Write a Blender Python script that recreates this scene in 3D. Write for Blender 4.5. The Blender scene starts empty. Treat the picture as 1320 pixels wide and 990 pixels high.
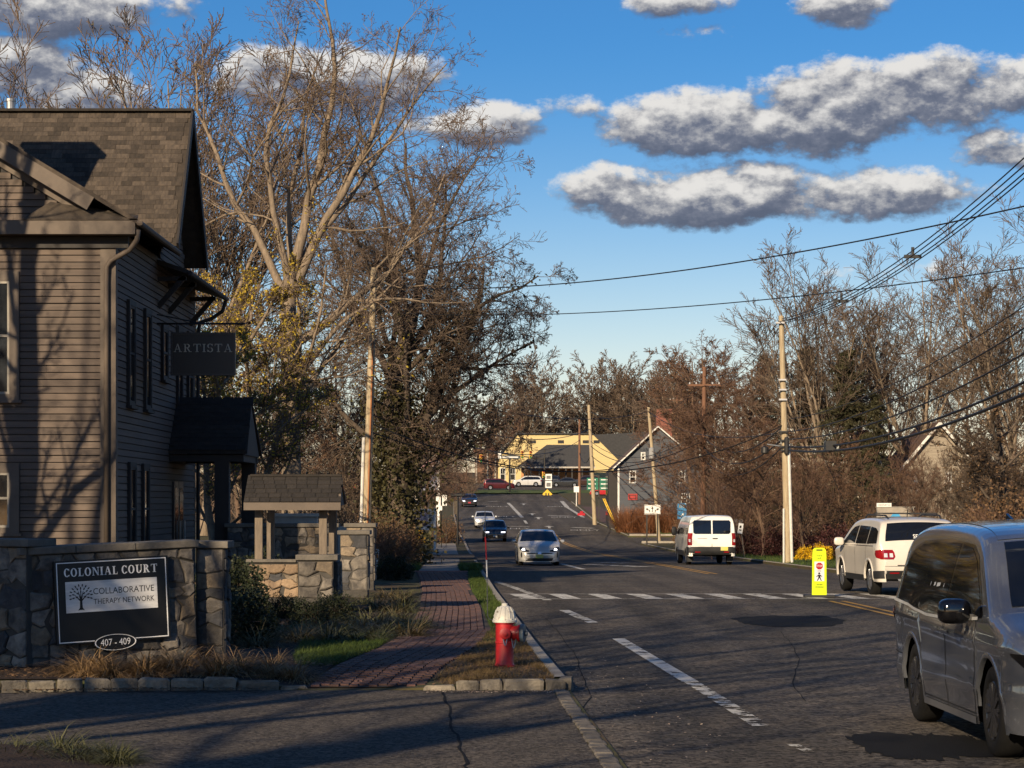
import bpy, bmesh, math, random
import numpy as np
from mathutils import Vector, Matrix

# ------------------------------------------------------------------ camera
SC = bpy.context.scene
COL = SC.collection
FPX, HOR, CAMZ = 2936.0, 650.0, 2.0        # focal length in photo pixels, eye-level row, eye height above the road (m)
cam_d = bpy.data.cameras.new('camera')
cam = bpy.data.objects.new('camera', cam_d); COL.objects.link(cam)
cam.location = (0, 0, CAMZ); cam.rotation_euler = (math.radians(90), 0, 0)
cam_d.sensor_width = 36; cam_d.lens = 36 * FPX / 1320
cam_d.shift_y = (HOR - 495) / 1320
cam_d.clip_start = 0.1; cam_d.clip_end = 6000
SC.camera = cam
SC.cycles.max_bounces = 5; SC.cycles.diffuse_bounces = 2; SC.cycles.glossy_bounces = 3; SC.cycles.transmission_bounces = 2; SC.cycles.transparent_max_bounces = 6
SC.cycles.caustics_reflective = False; SC.cycles.caustics_refractive = False

# ------------------------------------------------------------------ sky and sun
SUN_AZ, SUN_EL = 24.0, 21.0     # light travels away from the camera and 24 deg to the right; sun 21 deg up behind on the left
SUN_STRENGTH, SKY_STRENGTH, EXPOSURE = 5.0, 0.05, 0.50
SC.view_settings.view_transform = 'Standard'; SC.view_settings.look = 'None'
SC.view_settings.exposure = EXPOSURE; SC.view_settings.gamma = 1.0
SC.view_settings.use_curve_mapping = False
world = bpy.data.worlds.new('World'); SC.world = world; world.use_nodes = True
NT = world.node_tree; NT.nodes.clear()
world.cycles.sampling_method = 'MANUAL'; world.cycles.sample_map_resolution = 512
sun_d = bpy.data.lights.new('sun', 'SUN'); sun_d.energy = SUN_STRENGTH; sun_d.angle = math.radians(0.55)
sun_d.color = (1.0, 0.80, 0.55)
sun = bpy.data.objects.new('sun', sun_d); COL.objects.link(sun)
_a, _e = math.radians(SUN_AZ), math.radians(SUN_EL)
LDIR = Vector((math.sin(_a) * math.cos(_e), math.cos(_a) * math.cos(_e), -math.sin(_e)))
sun.rotation_euler = LDIR.to_track_quat('-Z', 'Y').to_euler()
SUNWARD = -LDIR

def build_world():
    N, L = NT.nodes, NT.links
    def nd(t, **k):
        n = N.new(t)
        for a, b in k.items(): setattr(n, a, b)
        return n
    def setin(sock, v):
        if hasattr(v, 'is_output') or isinstance(v, bpy.types.NodeSocket): L.new(v, sock)
        else: sock.default_value = v
    def m(op, a, b=0.0, c=None, clamp=False):
        n = nd('ShaderNodeMath', operation=op, use_clamp=clamp)
        setin(n.inputs[0], a); setin(n.inputs[1], b)
        if c is not None: setin(n.inputs[2], c)
        return n.outputs[0]
    sky = nd('ShaderNodeTexSky', sky_type='NISHITA'); sky.sun_disc = False
    sky.sun_elevation = math.radians(SUN_EL); sky.sun_rotation = math.radians(180 + SUN_AZ)
    sky.altitude = 60; sky.air_density = 1.0; sky.dust_density = 0.25; sky.ozone_density = 3.0
    tc = nd('ShaderNodeTexCoord'); sep = nd('ShaderNodeSeparateXYZ'); L.new(tc.outputs['Generated'], sep.inputs[0])
    X, Y, Z = sep.outputs
    az = m('ARCTAN2', X, Y); el = m('ARCSINE', Z)
    hs = nd('ShaderNodeHueSaturation'); L.new(sky.outputs[0], hs.inputs['Color'])
    hs.inputs['Saturation'].default_value = 1.12
    # clear air overhead is deeper blue than the milky band at the horizon
    deep = nd('ShaderNodeMapRange', interpolation_type='SMOOTHSTEP'); L.new(el, deep.inputs[0])
    deep.inputs[1].default_value = 0.015; deep.inputs[2].default_value = 0.21
    tint = nd('ShaderNodeMix', data_type='RGBA', blend_type='MULTIPLY'); tint.inputs[0].default_value = 1.0
    L.new(hs.outputs[0], tint.inputs['A'])
    ramp = nd('ShaderNodeMix', data_type='RGBA'); L.new(deep.outputs[0], ramp.inputs[0])
    ramp.inputs['A'].default_value = (1.85, 1.52, 1.48, 1); ramp.inputs['B'].default_value = (0.50, 0.98, 1.38, 1)
    L.new(ramp.outputs['Result'], tint.inputs['B'])
    # cumulus field in azimuth / elevation (radians)
    g = bpy.data.node_groups.new('cloud_field', 'ShaderNodeTree')
    g.interface.new_socket('az', in_out='INPUT', socket_type='NodeSocketFloat')
    g.interface.new_socket('el', in_out='INPUT', socket_type='NodeSocketFloat')
    g.interface.new_socket('density', in_out='OUTPUT', socket_type='NodeSocketFloat')
    gi = g.nodes.new('NodeGroupInput'); go = g.nodes.new('NodeGroupOutput')
    def gm(op, a, b=0.0, c=None, clamp=False):
        n = g.nodes.new('ShaderNodeMath'); n.operation = op; n.use_clamp = clamp
        for s, v in ((0, a), (1, b), (2, c)):
            if v is None: continue
            if isinstance(v, bpy.types.NodeSocket): g.links.new(v, n.inputs[s])
            else: n.inputs[s].default_value = v
        return n.outputs[0]
    A, E = gi.outputs[0], gi.outputs[1]
    cmb = g.nodes.new('ShaderNodeCombineXYZ'); g.links.new(A, cmb.inputs[0]); g.links.new(gm('MULTIPLY', E, 1.55), cmb.inputs[1])
    def noise(scale, detail, rough, off):
        v = g.nodes.new('ShaderNodeVectorMath'); v.operation = 'ADD'; g.links.new(cmb.outputs[0], v.inputs[0]); v.inputs[1].default_value = (off, off * 0.7, off * 1.3)
        n = g.nodes.new('ShaderNodeTexNoise'); n.inputs['Scale'].default_value = scale; n.inputs['Detail'].default_value = detail; n.inputs['Roughness'].default_value = rough
        g.links.new(v.outputs[0], n.inputs['Vector']); return n.outputs[0]
    n1 = noise(26, 4, 0.6, 3.1); n2 = noise(82, 7, 0.70, 9.7)
    nn = gm('ADD', gm('MULTIPLY', gm('SUBTRACT', n1, 0.5), 2.6), gm('MULTIPLY', gm('SUBTRACT', n2, 0.5), 1.25))
    lumps = [(900,165,125,48,1),(1080,150,130,62,1),(1205,138,100,62,1),(1335,122,55,42,1),(990,172,95,36,1),(1290,130,60,40,1),(870,262,120,34,1),(1090,262,95,30,.9),(812,250,88,40,1),(930,252,125,44,1),(1040,268,110,26,.9),(1160,252,105,34,.8),
             (875,10,72,26,.8),(1080,25,70,28,.8),(70,25,135,44,1),(25,112,90,46,1),(105,140,100,40,.9),(250,18,48,32,.45),(420,110,150,46,1),(615,163,95,30,.7),
             (735,140,48,20,.55),(1280,203,75,32,.8),(905,52,40,16,.35),(1165,355,80,14,.4),(-180,60,160,60,1),(-90,190,130,40,1),(1480,190,140,60,1),(1500,60,120,40,.8)]
    acc = None
    ae = g.nodes.new('ShaderNodeCombineXYZ'); g.links.new(A, ae.inputs[0]); g.links.new(E, ae.inputs[1])
    for (cx, cy, rx, ry, k) in lumps:
        v = g.nodes.new('ShaderNodeVectorMath'); v.operation = 'MULTIPLY_ADD'; g.links.new(ae.outputs[0], v.inputs[0])
        sx, sy = FPX / (rx * 1.12), FPX / (ry * 1.05)
        v.inputs[1].default_value = (sx, sy, 0); v.inputs[2].default_value = (-(cx - 660) / FPX * sx, -(HOR - cy) / FPX * sy, 0)
        d = g.nodes.new('ShaderNodeVectorMath'); d.operation = 'DOT_PRODUCT'; g.links.new(v.outputs[0], d.inputs[0]); g.links.new(v.outputs[0], d.inputs[1])
        v = gm('MULTIPLY_ADD', d.outputs['Value'], -k, k)
        acc = v if acc is None else gm('SMOOTH_MAX', acc, v, 0.3)
    # the rest of the sky carries clouds of the same sort
    far = gm('GREATER_THAN', gm('MAXIMUM', gm('ABSOLUTE', A), gm('MULTIPLY', E, 1.0)), 0.30)
    wide = noise(4.2, 3, 0.5, 21.0)
    rest = gm('SUBTRACT', gm('MULTIPLY', gm('SUBTRACT', wide, 0.60), 7.0), gm('MULTIPLY', gm('SUBTRACT', 1.0, far), 6.0))
    acc = gm('MAXIMUM', gm('MAXIMUM', acc, rest), -1.2)
    g.links.new(gm('ADD', acc, nn), go.inputs[0])
    def field(da, de):
        n = nd('ShaderNodeGroup'); n.node_tree = g
        L.new(m('ADD', az, da), n.inputs[0]); L.new(m('ADD', el, de), n.inputs[1]); return n.outputs[0]
    d0 = field(0, 0); d1 = field(-0.0022, 0.0060)
    cov = nd('ShaderNodeMapRange', interpolation_type='SMOOTHSTEP'); L.new(d0, cov.inputs[0]); cov.inputs[1].default_value = 0.0; cov.inputs[2].default_value = 0.58
    lit = m('MULTIPLY', m('SUBTRACT', d0, d1), 1.3)
    lr = nd('ShaderNodeMapRange', interpolation_type='SMOOTHSTEP'); L.new(lit, lr.inputs[0]); lr.inputs[1].default_value = -0.85; lr.inputs[2].default_value = 1.0
    cc = nd('ShaderNodeValToRGB'); L.new(lr.outputs[0], cc.inputs[0])
    e = cc.color_ramp.elements
    e[0].position = 0.0; e[0].color = (0.085, 0.10, 0.145, 1); e[1].position = 1.0; e[1].color = (0.66, 0.64, 0.61, 1)
    k = e.new(0.33); k.color = (0.14, 0.153, 0.20, 1); k = e.new(0.66); k.color = (0.33, 0.33, 0.345, 1)
    bg = nd('ShaderNodeBackground'); bg.inputs[1].default_value = SKY_STRENGTH; L.new(tint.outputs['Result'], bg.inputs[0])
    bc = nd('ShaderNodeBackground'); bc.inputs[1].default_value = 0.86; L.new(cc.outputs[0], bc.inputs[0])
    mx = nd('ShaderNodeMixShader'); L.new(m('MULTIPLY', cov.outputs[0], 0.97), mx.inputs[0]); L.new(bg.outputs[0], mx.inputs[1]); L.new(bc.outputs[0], mx.inputs[2])
    out = nd('ShaderNodeOutputWorld'); L.new(mx.outputs[0], out.inputs[0])
build_world()

# ------------------------------------------------------------------ helpers
ORD = 'first second third fourth fifth sixth seventh eighth ninth tenth eleventh twelfth thirteenth fourteenth fifteenth sixteenth seventeenth eighteenth nineteenth twentieth'.split()
R = math.radians
def at(px, py, d):
    """world point seen at photo pixel (px, py) when it stands d metres away"""
    return Vector(((px - 660) * d / FPX, d, CAMZ + (HOR - py) * d / FPX))
def tag(o, label=None, cat=None, group=None, kind=None):
    if label: o['label'] = label
    if cat: o['category'] = cat
    if group: o['group'] = group
    if kind: o['kind'] = kind
    return o
def empty(name, loc=(0, 0, 0), rz=0.0, parent=None):
    o = bpy.data.objects.new(name, None); COL.objects.link(o)
    o.location = loc; o.rotation_euler = (0, 0, rz); o.empty_display_size = 0.2
    if parent: o.parent = parent
    return o
def link(name, me, parent=None, loc=None, rot=None, scale=None):
    o = bpy.data.objects.new(name, me); COL.objects.link(o)
    if parent: o.parent = parent
    if loc is not None: o.location = loc
    if rot is not None: o.rotation_euler = rot
    if scale is not None: o.scale = scale
    return o
def kids(o): return [c for c in bpy.data.objects if c.parent == o]
def copy_tree(o, parent=None):
    c = o.copy(); COL.objects.link(c); c.parent = parent
    for ch in o.children: copy_tree(ch, c)
    return c
def np_mesh(name, V, Q=None, T=None, mat=None, smooth=False):
    me = bpy.data.meshes.new(name)
    V = np.asarray(V, dtype=np.float32).reshape(-1, 3)
    me.vertices.add(len(V)); me.vertices.foreach_set('co', V.ravel())
    nq = 0 if Q is None else len(Q); nt = 0 if T is None else len(T)
    idx = []
    if nq: idx.append(np.asarray(Q, dtype=np.int32).ravel())
    if nt: idx.append(np.asarray(T, dtype=np.int32).ravel())
    idx = np.concatenate(idx)
    me.loops.add(len(idx)); me.loops.foreach_set('vertex_index', idx)
    starts = np.concatenate([np.arange(nq) * 4, nq * 4 + np.arange(nt) * 3]).astype(np.int32)
    me.polygons.add(nq + nt); me.polygons.foreach_set('loop_start', starts)
    if smooth: me.polygons.foreach_set('use_smooth', np.ones(nq + nt, dtype=bool))
    me.update(calc_edges=True)
    if mat: me.materials.append(mat)
    return me
class MB:
    """collects boxes, bars, tubes, prisms and grids; build() links them as one mesh object"""
    def __init__(s): s.v = []; s.f = []
    def add(s, vs, fs):
        n = len(s.v); s.v += [tuple(v) for v in vs]; s.f += [tuple(i + n for i in f) for f in fs]; return s
    def box(s, c, d, rz=0.0, rx=0.0, ry=0.0):
        M = Matrix.Rotation(rz, 3, 'Z') @ Matrix.Rotation(ry, 3, 'Y') @ Matrix.Rotation(rx, 3, 'X'); c = Vector(c)
        vs = [c + M @ Vector((x * d[0] / 2, y * d[1] / 2, z * d[2] / 2)) for x in (-1, 1) for y in (-1, 1) for z in (-1, 1)]
        return s.add(vs, [(0, 1, 3, 2), (4, 6, 7, 5), (0, 4, 5, 1), (2, 3, 7, 6), (0, 2, 6, 4), (1, 5, 7, 3)])
    def bx(s, x0, x1, y0, y1, z0, z1): return s.box(((x0 + x1) / 2, (y0 + y1) / 2, (z0 + z1) / 2), (abs(x1 - x0), abs(y1 - y0), abs(z1 - z0)))
    def bar(s, a, b, w, h=None, up=(0, 0, 1)):
        a, b = Vector(a), Vector(b); d = (b - a).normalized(); h = h or w; u = Vector(up)
        if abs(d.dot(u)) > 0.98: u = Vector((1, 0, 0))
        x = d.cross(u).normalized(); y = x.cross(d).normalized()
        vs = [p + x * sx * w / 2 + y * sy * h / 2 for p in (a, b) for sx, sy in ((-1, -1), (1, -1), (1, 1), (-1, 1))]
        return s.add(vs, [(0, 1, 2, 3), (7, 6, 5, 4), (0, 4, 5, 1), (1, 5, 6, 2), (2, 6, 7, 3), (3, 7, 4, 0)])
    def tube(s, pts, r, n=8, cap=True):
        pts = [Vector(p) for p in pts]; rr = r if isinstance(r, (list, tuple)) else [r] * len(pts); vs = []; u = None
        for i, p in enumerate(pts):
            d = (pts[min(i + 1, len(pts) - 1)] - pts[max(i - 1, 0)]).normalized()
            if u is None: u = d.cross(Vector((0, 0, 1)) if abs(d.z) < 0.9 else Vector((1, 0, 0))).normalized()
            else: u = (u - d * u.dot(d)).normalized()
            w = d.cross(u)
            vs += [p + (u * math.cos(2 * math.pi * k / n) + w * math.sin(2 * math.pi * k / n)) * rr[i] for k in range(n)]
        fs = [(i * n + k, i * n + (k + 1) % n, (i + 1) * n + (k + 1) % n, (i + 1) * n + k) for i in range(len(pts) - 1) for k in range(n)]
        if cap: fs += [tuple(range(n - 1, -1, -1)), tuple((len(pts) - 1) * n + k for k in range(n))]
        return s.add(vs, fs)
    def lathe(s, prof, c=(0, 0, 0), n=20, axis='Z'):
        vs = []; c = Vector(c)
        for (r, h) in prof:
            for k in range(n):
                a = 2 * math.pi * k / n; p = Vector((r * math.cos(a), r * math.sin(a), h))
                if axis == 'Y': p = Vector((p.x, p.z, p.y))
                elif axis == 'X': p = Vector((p.z, p.x, p.y))
                vs.append(c + p)
        m_ = len(prof)
        fs = [(i * n + k, i * n + (k + 1) % n, (i + 1) * n + (k + 1) % n, (i + 1) * n + k) for i in range(m_ - 1) for k in range(n)]
        if prof[0][0] > 1e-5: fs.append(tuple(range(n - 1, -1, -1)))
        if prof[-1][0] > 1e-5: fs.append(tuple((m_ - 1) * n + k for k in range(n)))
        return s.add(vs, fs)
    def prism(s, poly, vec):
        vec = Vector(vec); n = len(poly); a = [Vector(p) for p in poly]
        return s.add(a + [p + vec for p in a], [tuple(range(n - 1, -1, -1)), tuple(range(n, 2 * n))] + [(i, (i + 1) % n, n + (i + 1) % n, n + i) for i in range(n)])
    def face(s, pts): return s.add(pts, [tuple(range(len(pts)))])
    def grid(s, rows):
        n = len(rows[0])
        return s.add([p for r in rows for p in r], [(i * n + k, i * n + k + 1, (i + 1) * n + k + 1, (i + 1) * n + k) for i in range(len(rows) - 1) for k in range(n - 1)])
    def mesh(s, name, mat=None, off=None, smooth=False, fix=True):
        me = bpy.data.meshes.new(name)
        vs = s.v if off is None else [(v[0] - off[0], v[1] - off[1], v[2] - off[2]) for v in s.v]
        me.from_pydata(vs, [], s.f)
        if fix:
            b = bmesh.new(); b.from_mesh(me); bmesh.ops.recalc_face_normals(b, faces=b.faces); b.to_mesh(me); b.free()
        if smooth:
            for p in me.polygons: p.use_smooth = True
        if mat: me.materials.append(mat)
        me.update(); return me
    def build(s, name, mat=None, parent=None, local=False, smooth=False, bevel=0.0, fix=True, angle=None):
        """world coordinates by default (moved into the parent's frame when that is only translated); local=True keeps them as they are"""
        off = None
        if parent is not None and not local:
            off = Vector((0, 0, 0)); p = parent
            while p is not None: off = off + p.location; p = p.parent
        me = s.mesh(name, mat, off, smooth, fix)
        o = link(name, me, parent)
        if bevel:
            md = o.modifiers.new('edge', 'BEVEL'); md.width = bevel; md.segments = 2; md.limit_method = 'ANGLE'
        if smooth and angle:
            try: me.set_sharp_from_angle(angle=R(angle))
            except Exception: pass
        return o

# ------------------------------------------------------------------ materials
MATS = {}
def pm(name, c1, c2=None, scale=4.0, rough=0.7, metal=0.0, bump=0.0, bscale=None, detail=5, spec=0.5, coat=0.0, emit=0.0, lo=0.35, hi=0.65, stretch=None, per=0.0):
    """plain procedural paint / wood / stone: two colours mixed by noise, optional fine relief, optional per-piece shift"""
    if name in MATS: return MATS[name]
    mt = bpy.data.materials.new(name); mt.use_nodes = True; MATS[name] = mt
    n, l = mt.node_tree.nodes, mt.node_tree.links; b = n['Principled BSDF']
    b.inputs['Roughness'].default_value = rough; b.inputs['Metallic'].default_value = metal
    b.inputs['Specular IOR Level'].default_value = spec; b.inputs['Coat Weight'].default_value = coat
    b.inputs['Coat Roughness'].default_value = 0.04
    tc = n.new('ShaderNodeTexCoord'); vec = tc.outputs['Object']
    if stretch:
        mp = n.new('ShaderNodeMapping'); l.new(vec, mp.inputs[0]); mp.inputs['Scale'].default_value = stretch; vec = mp.outputs[0]
    oi = n.new('ShaderNodeObjectInfo')
    if c2 is None: c2 = tuple(x * 0.8 for x in c1)
    nz = n.new('ShaderNodeTexNoise'); nz.inputs['Scale'].default_value = scale; nz.inputs['Detail'].default_value = detail; nz.inputs['Roughness'].default_value = 0.65
    if per:
        ad = n.new('ShaderNodeVectorMath'); ad.operation = 'ADD'; l.new(vec, ad.inputs[0])
        sc = n.new('ShaderNodeMath'); sc.operation = 'MULTIPLY'; l.new(oi.outputs['Random'], sc.inputs[0]); sc.inputs[1].default_value = 57.0
        l.new(sc.outputs[0], ad.inputs[1]); vec = ad.outputs[0]
    l.new(vec, nz.inputs['Vector'])
    mr = n.new('ShaderNodeMapRange'); l.new(nz.outputs[0], mr.inputs[0]); mr.inputs[1].default_value = lo; mr.inputs[2].default_value = hi
    mx = n.new('ShaderNodeMix'); mx.data_type = 'RGBA'; l.new(mr.outputs[0], mx.inputs[0])
    mx.inputs['A'].default_value = (*c1, 1); mx.inputs['B'].default_value = (*c2, 1)
    colr = mx.outputs['Result']
    if per:
        hv = n.new('ShaderNodeHueSaturation'); l.new(colr, hv.inputs['Color'])
        m2 = n.new('ShaderNodeMapRange'); l.new(oi.outputs['Random'], m2.inputs[0]); m2.inputs[3].default_value = 1 - per; m2.inputs[4].default_value = 1 + per
        l.new(m2.outputs[0], hv.inputs['Value']); colr = hv.outputs[0]
    l.new(colr, b.inputs['Base Color'])
    if emit:
        l.new(colr, b.inputs['Emission Color']); b.inputs['Emission Strength'].default_value = emit
    if bump:
        n2 = n.new('ShaderNodeTexNoise'); n2.inputs['Scale'].default_value = bscale or scale * 6; n2.inputs['Detail'].default_value = 6; l.new(vec, n2.inputs['Vector'])
        bp = n.new('ShaderNodeBump'); bp.inputs['Strength'].default_value = bump; bp.inputs['Distance'].default_value = 0.02
        l.new(n2.outputs[0], bp.inputs['Height']); l.new(bp.outputs[0], b.inputs['Normal'])
    return mt
def leaf_mat(name, c1, c2, rough=0.6, trans=0.25):
    """leaves, blades and twigs: colour varies from piece to piece, some light passes through"""
    if name in MATS: return MATS[name]
    mt = pm(name, c1, c2, scale=1.7, rough=rough, spec=0.3, lo=0.3, hi=0.7)
    n, l = mt.node_tree.nodes, mt.node_tree.links; b = n['Principled BSDF']
    src = b.inputs['Base Color'].links[0].from_socket
    geo = n.new('ShaderNodeNewGeometry'); hv = n.new('ShaderNodeHueSaturation'); l.new(src, hv.inputs['Color'])
    m2 = n.new('ShaderNodeMapRange'); l.new(geo.outputs['Random Per Island'], m2.inputs[0]); m2.inputs[3].default_value = 0.6; m2.inputs[4].default_value = 1.4
    l.new(m2.outputs[0], hv.inputs['Value']); l.new(hv.outputs[0], b.inputs['Base Color'])
    if trans:
        tr = n.new('ShaderNodeBsdfTranslucent'); l.new(hv.outputs[0], tr.inputs[0]); ms = n.new('ShaderNodeMixShader'); ms.inputs[0].default_value = trans
        l.new(b.outputs[0], ms.inputs[1]); l.new(tr.outputs[0], ms.inputs[2]); l.new(ms.outputs[0], n['Material Output'].inputs[0])
    return mt
# ------------------------------------------------------------------ terrain, road, pavements
PY = [-120, 0, 20, 52, 95, 140, 178, 205, 265, 300, 345, 400, 500, 700, 1200, 4000]
PZ = [0.1, 0.03, 0.0, -0.09, -0.56, -0.98, -0.95, -0.10, 1.80, 2.80, 4.30, 6.2, 8.5, 12, 16, 20]
_yy = np.arange(-120, 4000, 1.0); _zz = np.interp(_yy, PY, PZ)
_k = np.hanning(27); _k /= _k.sum(); _zs = np.convolve(np.pad(_zz, 13, 'edge'), _k, 'valid')
def zr(y): return float(np.interp(y, _yy, _zs))
KLY = [-120, 0, 17.3, 25, 30, 42, 53, 74, 116, 174, 197, 235, 270, 300, 400]
KLX = [5.0, 1.42, 0.87, 0.61, 0.41, 0.0, -0.36, -0.88, -1.9, -3.55, -4.6, -5.9, -6.8, -7.6, -10.5]
def kl(y): return float(np.interp(y, KLY, KLX))
KRY = [-120, 0, 40, 86, 116, 136, 167, 186, 215, 270, 300, 400]
KRX = [16, 13.0, 11.6, 11.1, 10.9, 10.2, 9.4, 9.5, 7.9, 7.3, 7.0, 4.0]
def kr(y): return float(np.interp(y, KRY, KRX))
def onroad(px, py, dz=0.0):
    """where the sight line through a photo pixel meets the road"""
    t = (py - HOR) / FPX; d = 12.0
    while d < 700:
        if t * d >= CAMZ - zr(d) - dz: break
        d += 0.1
    return Vector(((px - 660) * d / FPX, d, zr(d) + dz))
def sm(a, b, t): t = min(1, max(0, (t - a) / (b - a))); return t * t * (3 - 2 * t)
def gz(x, y):
    """height of the land"""
    z = zr(y); L_, R_ = kl(y), kr(y)
    if x < L_:
        if y < 24.45: return z + 0.02
        e = L_ - x; ramp = 1 - (1 - sm(24.4, 27.0, y)) * sm(-3.0, -2.3, x) * (1 - sm(-.85, -.3, x))
        return z + 0.025 + 0.085 * ramp + 0.32 * sm(2.2, 6.0, e) * sm(26, 45, y) * (1 - sm(230, 280, y)) + (0.75 * sm(3.0, 8.0, e) * sm(60, 100, y) + 2.4 * sm(10, 40, e) * sm(60, 110, y)) * (1 - sm(220, 290, y))
    if x > R_:
        e = x - R_
        if 167 < y < 186: return z + 0.0 + 1.0 * sm(20, 60, e)
        return z + 0.11 + (1.3 * sm(4, 18, e) + 2.6 * sm(14, 60, e)) * (1 - sm(240, 300, y))
    return z - 0.12
def patchy(name, cols, scale, rough=0.95, bump=0.6, bscale=60, speck=None, spec=0.3, streak=None):
    """ground material: several colours broken up by two scales of noise, fine speckle and relief"""
    mt = bpy.data.materials.new(name); mt.use_nodes = True; MATS[name] = mt
    n, l = mt.node_tree.nodes, mt.node_tree.links; b = n['Principled BSDF']
    b.inputs['Roughness'].default_value = rough; b.inputs['Specular IOR Level'].default_value = spec
    tc = n.new('ShaderNodeTexCoord')
    a = n.new('ShaderNodeTexNoise'); a.inputs['Scale'].default_value = scale; a.inputs['Detail'].default_value = 8; a.inputs['Roughness'].default_value = 0.7
    l.new(tc.outputs['Object'], a.inputs['Vector'])
    cr = n.new('ShaderNodeValToRGB'); l.new(a.outputs[0], cr.inputs[0]); e = cr.color_ramp.elements
    ps = np.linspace(0.3, 0.7, len(cols))
    e[0].position = ps[0]; e[0].color = (*cols[0], 1); e[1].position = ps[-1]; e[1].color = (*cols[-1], 1)
    for p, c in list(zip(ps, cols))[1:-1]: k = e.new(p); k.color = (*c, 1)
    out = cr.outputs[0]
    if speck:
        s = n.new('ShaderNodeTexVoronoi'); s.inputs['Scale'].default_value = speck[0]; l.new(tc.outputs['Object'], s.inputs['Vector'])
        sx = n.new('ShaderNodeSeparateColor'); l.new(s.outputs['Color'], sx.inputs[0])
        mr = n.new('ShaderNodeMapRange'); l.new(sx.outputs[0], mr.inputs[0]); mr.inputs[1].default_value = 0.0; mr.inputs[2].default_value = 1.0; mr.inputs[3].default_value = speck[1]; mr.inputs[4].default_value = speck[2]
        hv = n.new('ShaderNodeHueSaturation'); l.new(out, hv.inputs['Color']); l.new(mr.outputs[0], hv.inputs['Value']); out = hv.outputs[0]
    if streak:                                   # wheel-polished lanes and drip stains run along the road
        mp = n.new('ShaderNodeMapping'); l.new(tc.outputs['Object'], mp.inputs[0]); mp.inputs['Scale'].default_value = streak; mp.inputs['Rotation'].default_value = (0, 0, -0.031)
        s2 = n.new('ShaderNodeTexNoise'); s2.inputs['Scale'].default_value = 1.0; s2.inputs['Detail'].default_value = 5; l.new(mp.outputs[0], s2.inputs['Vector'])
        m3 = n.new('ShaderNodeMapRange'); l.new(s2.outputs[0], m3.inputs[0]); m3.inputs[1].default_value = .32; m3.inputs[2].default_value = .68; m3.inputs[3].default_value = .62; m3.inputs[4].default_value = 1.38
        h3 = n.new('ShaderNodeHueSaturation'); l.new(out, h3.inputs['Color']); l.new(m3.outputs[0], h3.inputs['Value']); out = h3.outputs[0]
    l.new(out, b.inputs['Base Color'])
    n2 = n.new('ShaderNodeTexNoise'); n2.inputs['Scale'].default_value = bscale; n2.inputs['Detail'].default_value = 4; l.new(tc.outputs['Object'], n2.inputs['Vector'])
    bp = n.new('ShaderNodeBump'); bp.inputs['Strength'].default_value = bump; bp.inputs['Distance'].default_value = 0.02; l.new(n2.outputs[0], bp.inputs['Height']); l.new(bp.outputs[0], b.inputs['Normal'])
    return mt
M_LAND = patchy('leaf_litter_and_turf', [(0.045, 0.03, 0.018), (0.075, 0.05, 0.028), (0.06, 0.065, 0.02), (0.09, 0.065, 0.035)], 0.9, bump=1.0, bscale=14)
M_ROAD = patchy('road_asphalt', [(0.029, 0.025, 0.022), (0.056, 0.047, 0.038), (0.037, 0.033, 0.029), (0.074, 0.061, 0.047)], 0.30, rough=0.9, bump=1.0, bscale=55, speck=(26, 0.2, 3.0), spec=0.25, streak=(1.1, .035, 1))
M_DRIVE = patchy('driveway_asphalt', [(0.038, 0.033, 0.028), (0.064, 0.054, 0.044), (0.048, 0.042, 0.035)], 0.8, rough=0.9, bump=1.0, bscale=60, speck=(34, 0.3, 2.3), spec=0.25)
M_PATCH = patchy('fresh_tar_patch', [(0.007, 0.007, 0.0075), (0.011, 0.011, 0.0115)], 3, rough=0.85, bump=0.5, bscale=80, spec=.15)
M_CONC = patchy('old_concrete', [(0.22, 0.20, 0.17), (0.30, 0.27, 0.23), (0.26, 0.235, 0.20)], 1.2, bump=0.4)
M_SOIL = patchy('bark_mulch', [(0.018, 0.011, 0.007), (0.035, 0.021, 0.013), (0.05, 0.03, 0.018)], 7, bump=1.2, bscale=30)
M_TURF = patchy('lawn_turf', [(0.05, 0.075, 0.018), (0.07, 0.10, 0.025), (0.10, 0.095, 0.04)], 2.0, bump=1.0, bscale=40)
M_VERGE = patchy('dry_verge_soil', [(0.05, 0.033, 0.018), (0.09, 0.06, 0.03), (0.06, 0.05, 0.022)], 3.0, bump=1.0, bscale=30)
def road_paint():
    mt = pm('worn_white_paint', (0.72, 0.70, 0.64), (0.50, 0.48, 0.43), scale=3, rough=0.7)
    return mt
def worn(name, c, thr):
    """road paint rubbed away in flakes: bare spots are left open"""
    mt = pm(name, c, tuple(x * 0.75 for x in c), scale=3.0, rough=0.75)
    n, l = mt.node_tree.nodes, mt.node_tree.links
    nz = n.new('ShaderNodeTexNoise'); nz.inputs['Scale'].default_value = 3.2; nz.inputs['Detail'].default_value = 9; nz.inputs['Roughness'].default_value = 0.75
    tc = n.new('ShaderNodeTexCoord'); l.new(tc.outputs['Object'], nz.inputs['Vector'])
    mr = n.new('ShaderNodeMapRange'); l.new(nz.outputs[0], mr.inputs[0]); mr.inputs[1].default_value = thr - 0.015; mr.inputs[2].default_value = thr + 0.015
    l.new(mr.outputs[0], n['Principled BSDF'].inputs['Alpha']); return mt
M_WHITE = worn('worn_white_road_paint', (0.60, 0.58, 0.52), 0.445)
M_WHITE2 = worn('flaked_white_road_paint', (0.58, 0.56, 0.50), 0.50)
M_YELLOW = worn('worn_yellow_road_paint', (0.50, 0.27, 0.035), 0.40)

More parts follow.
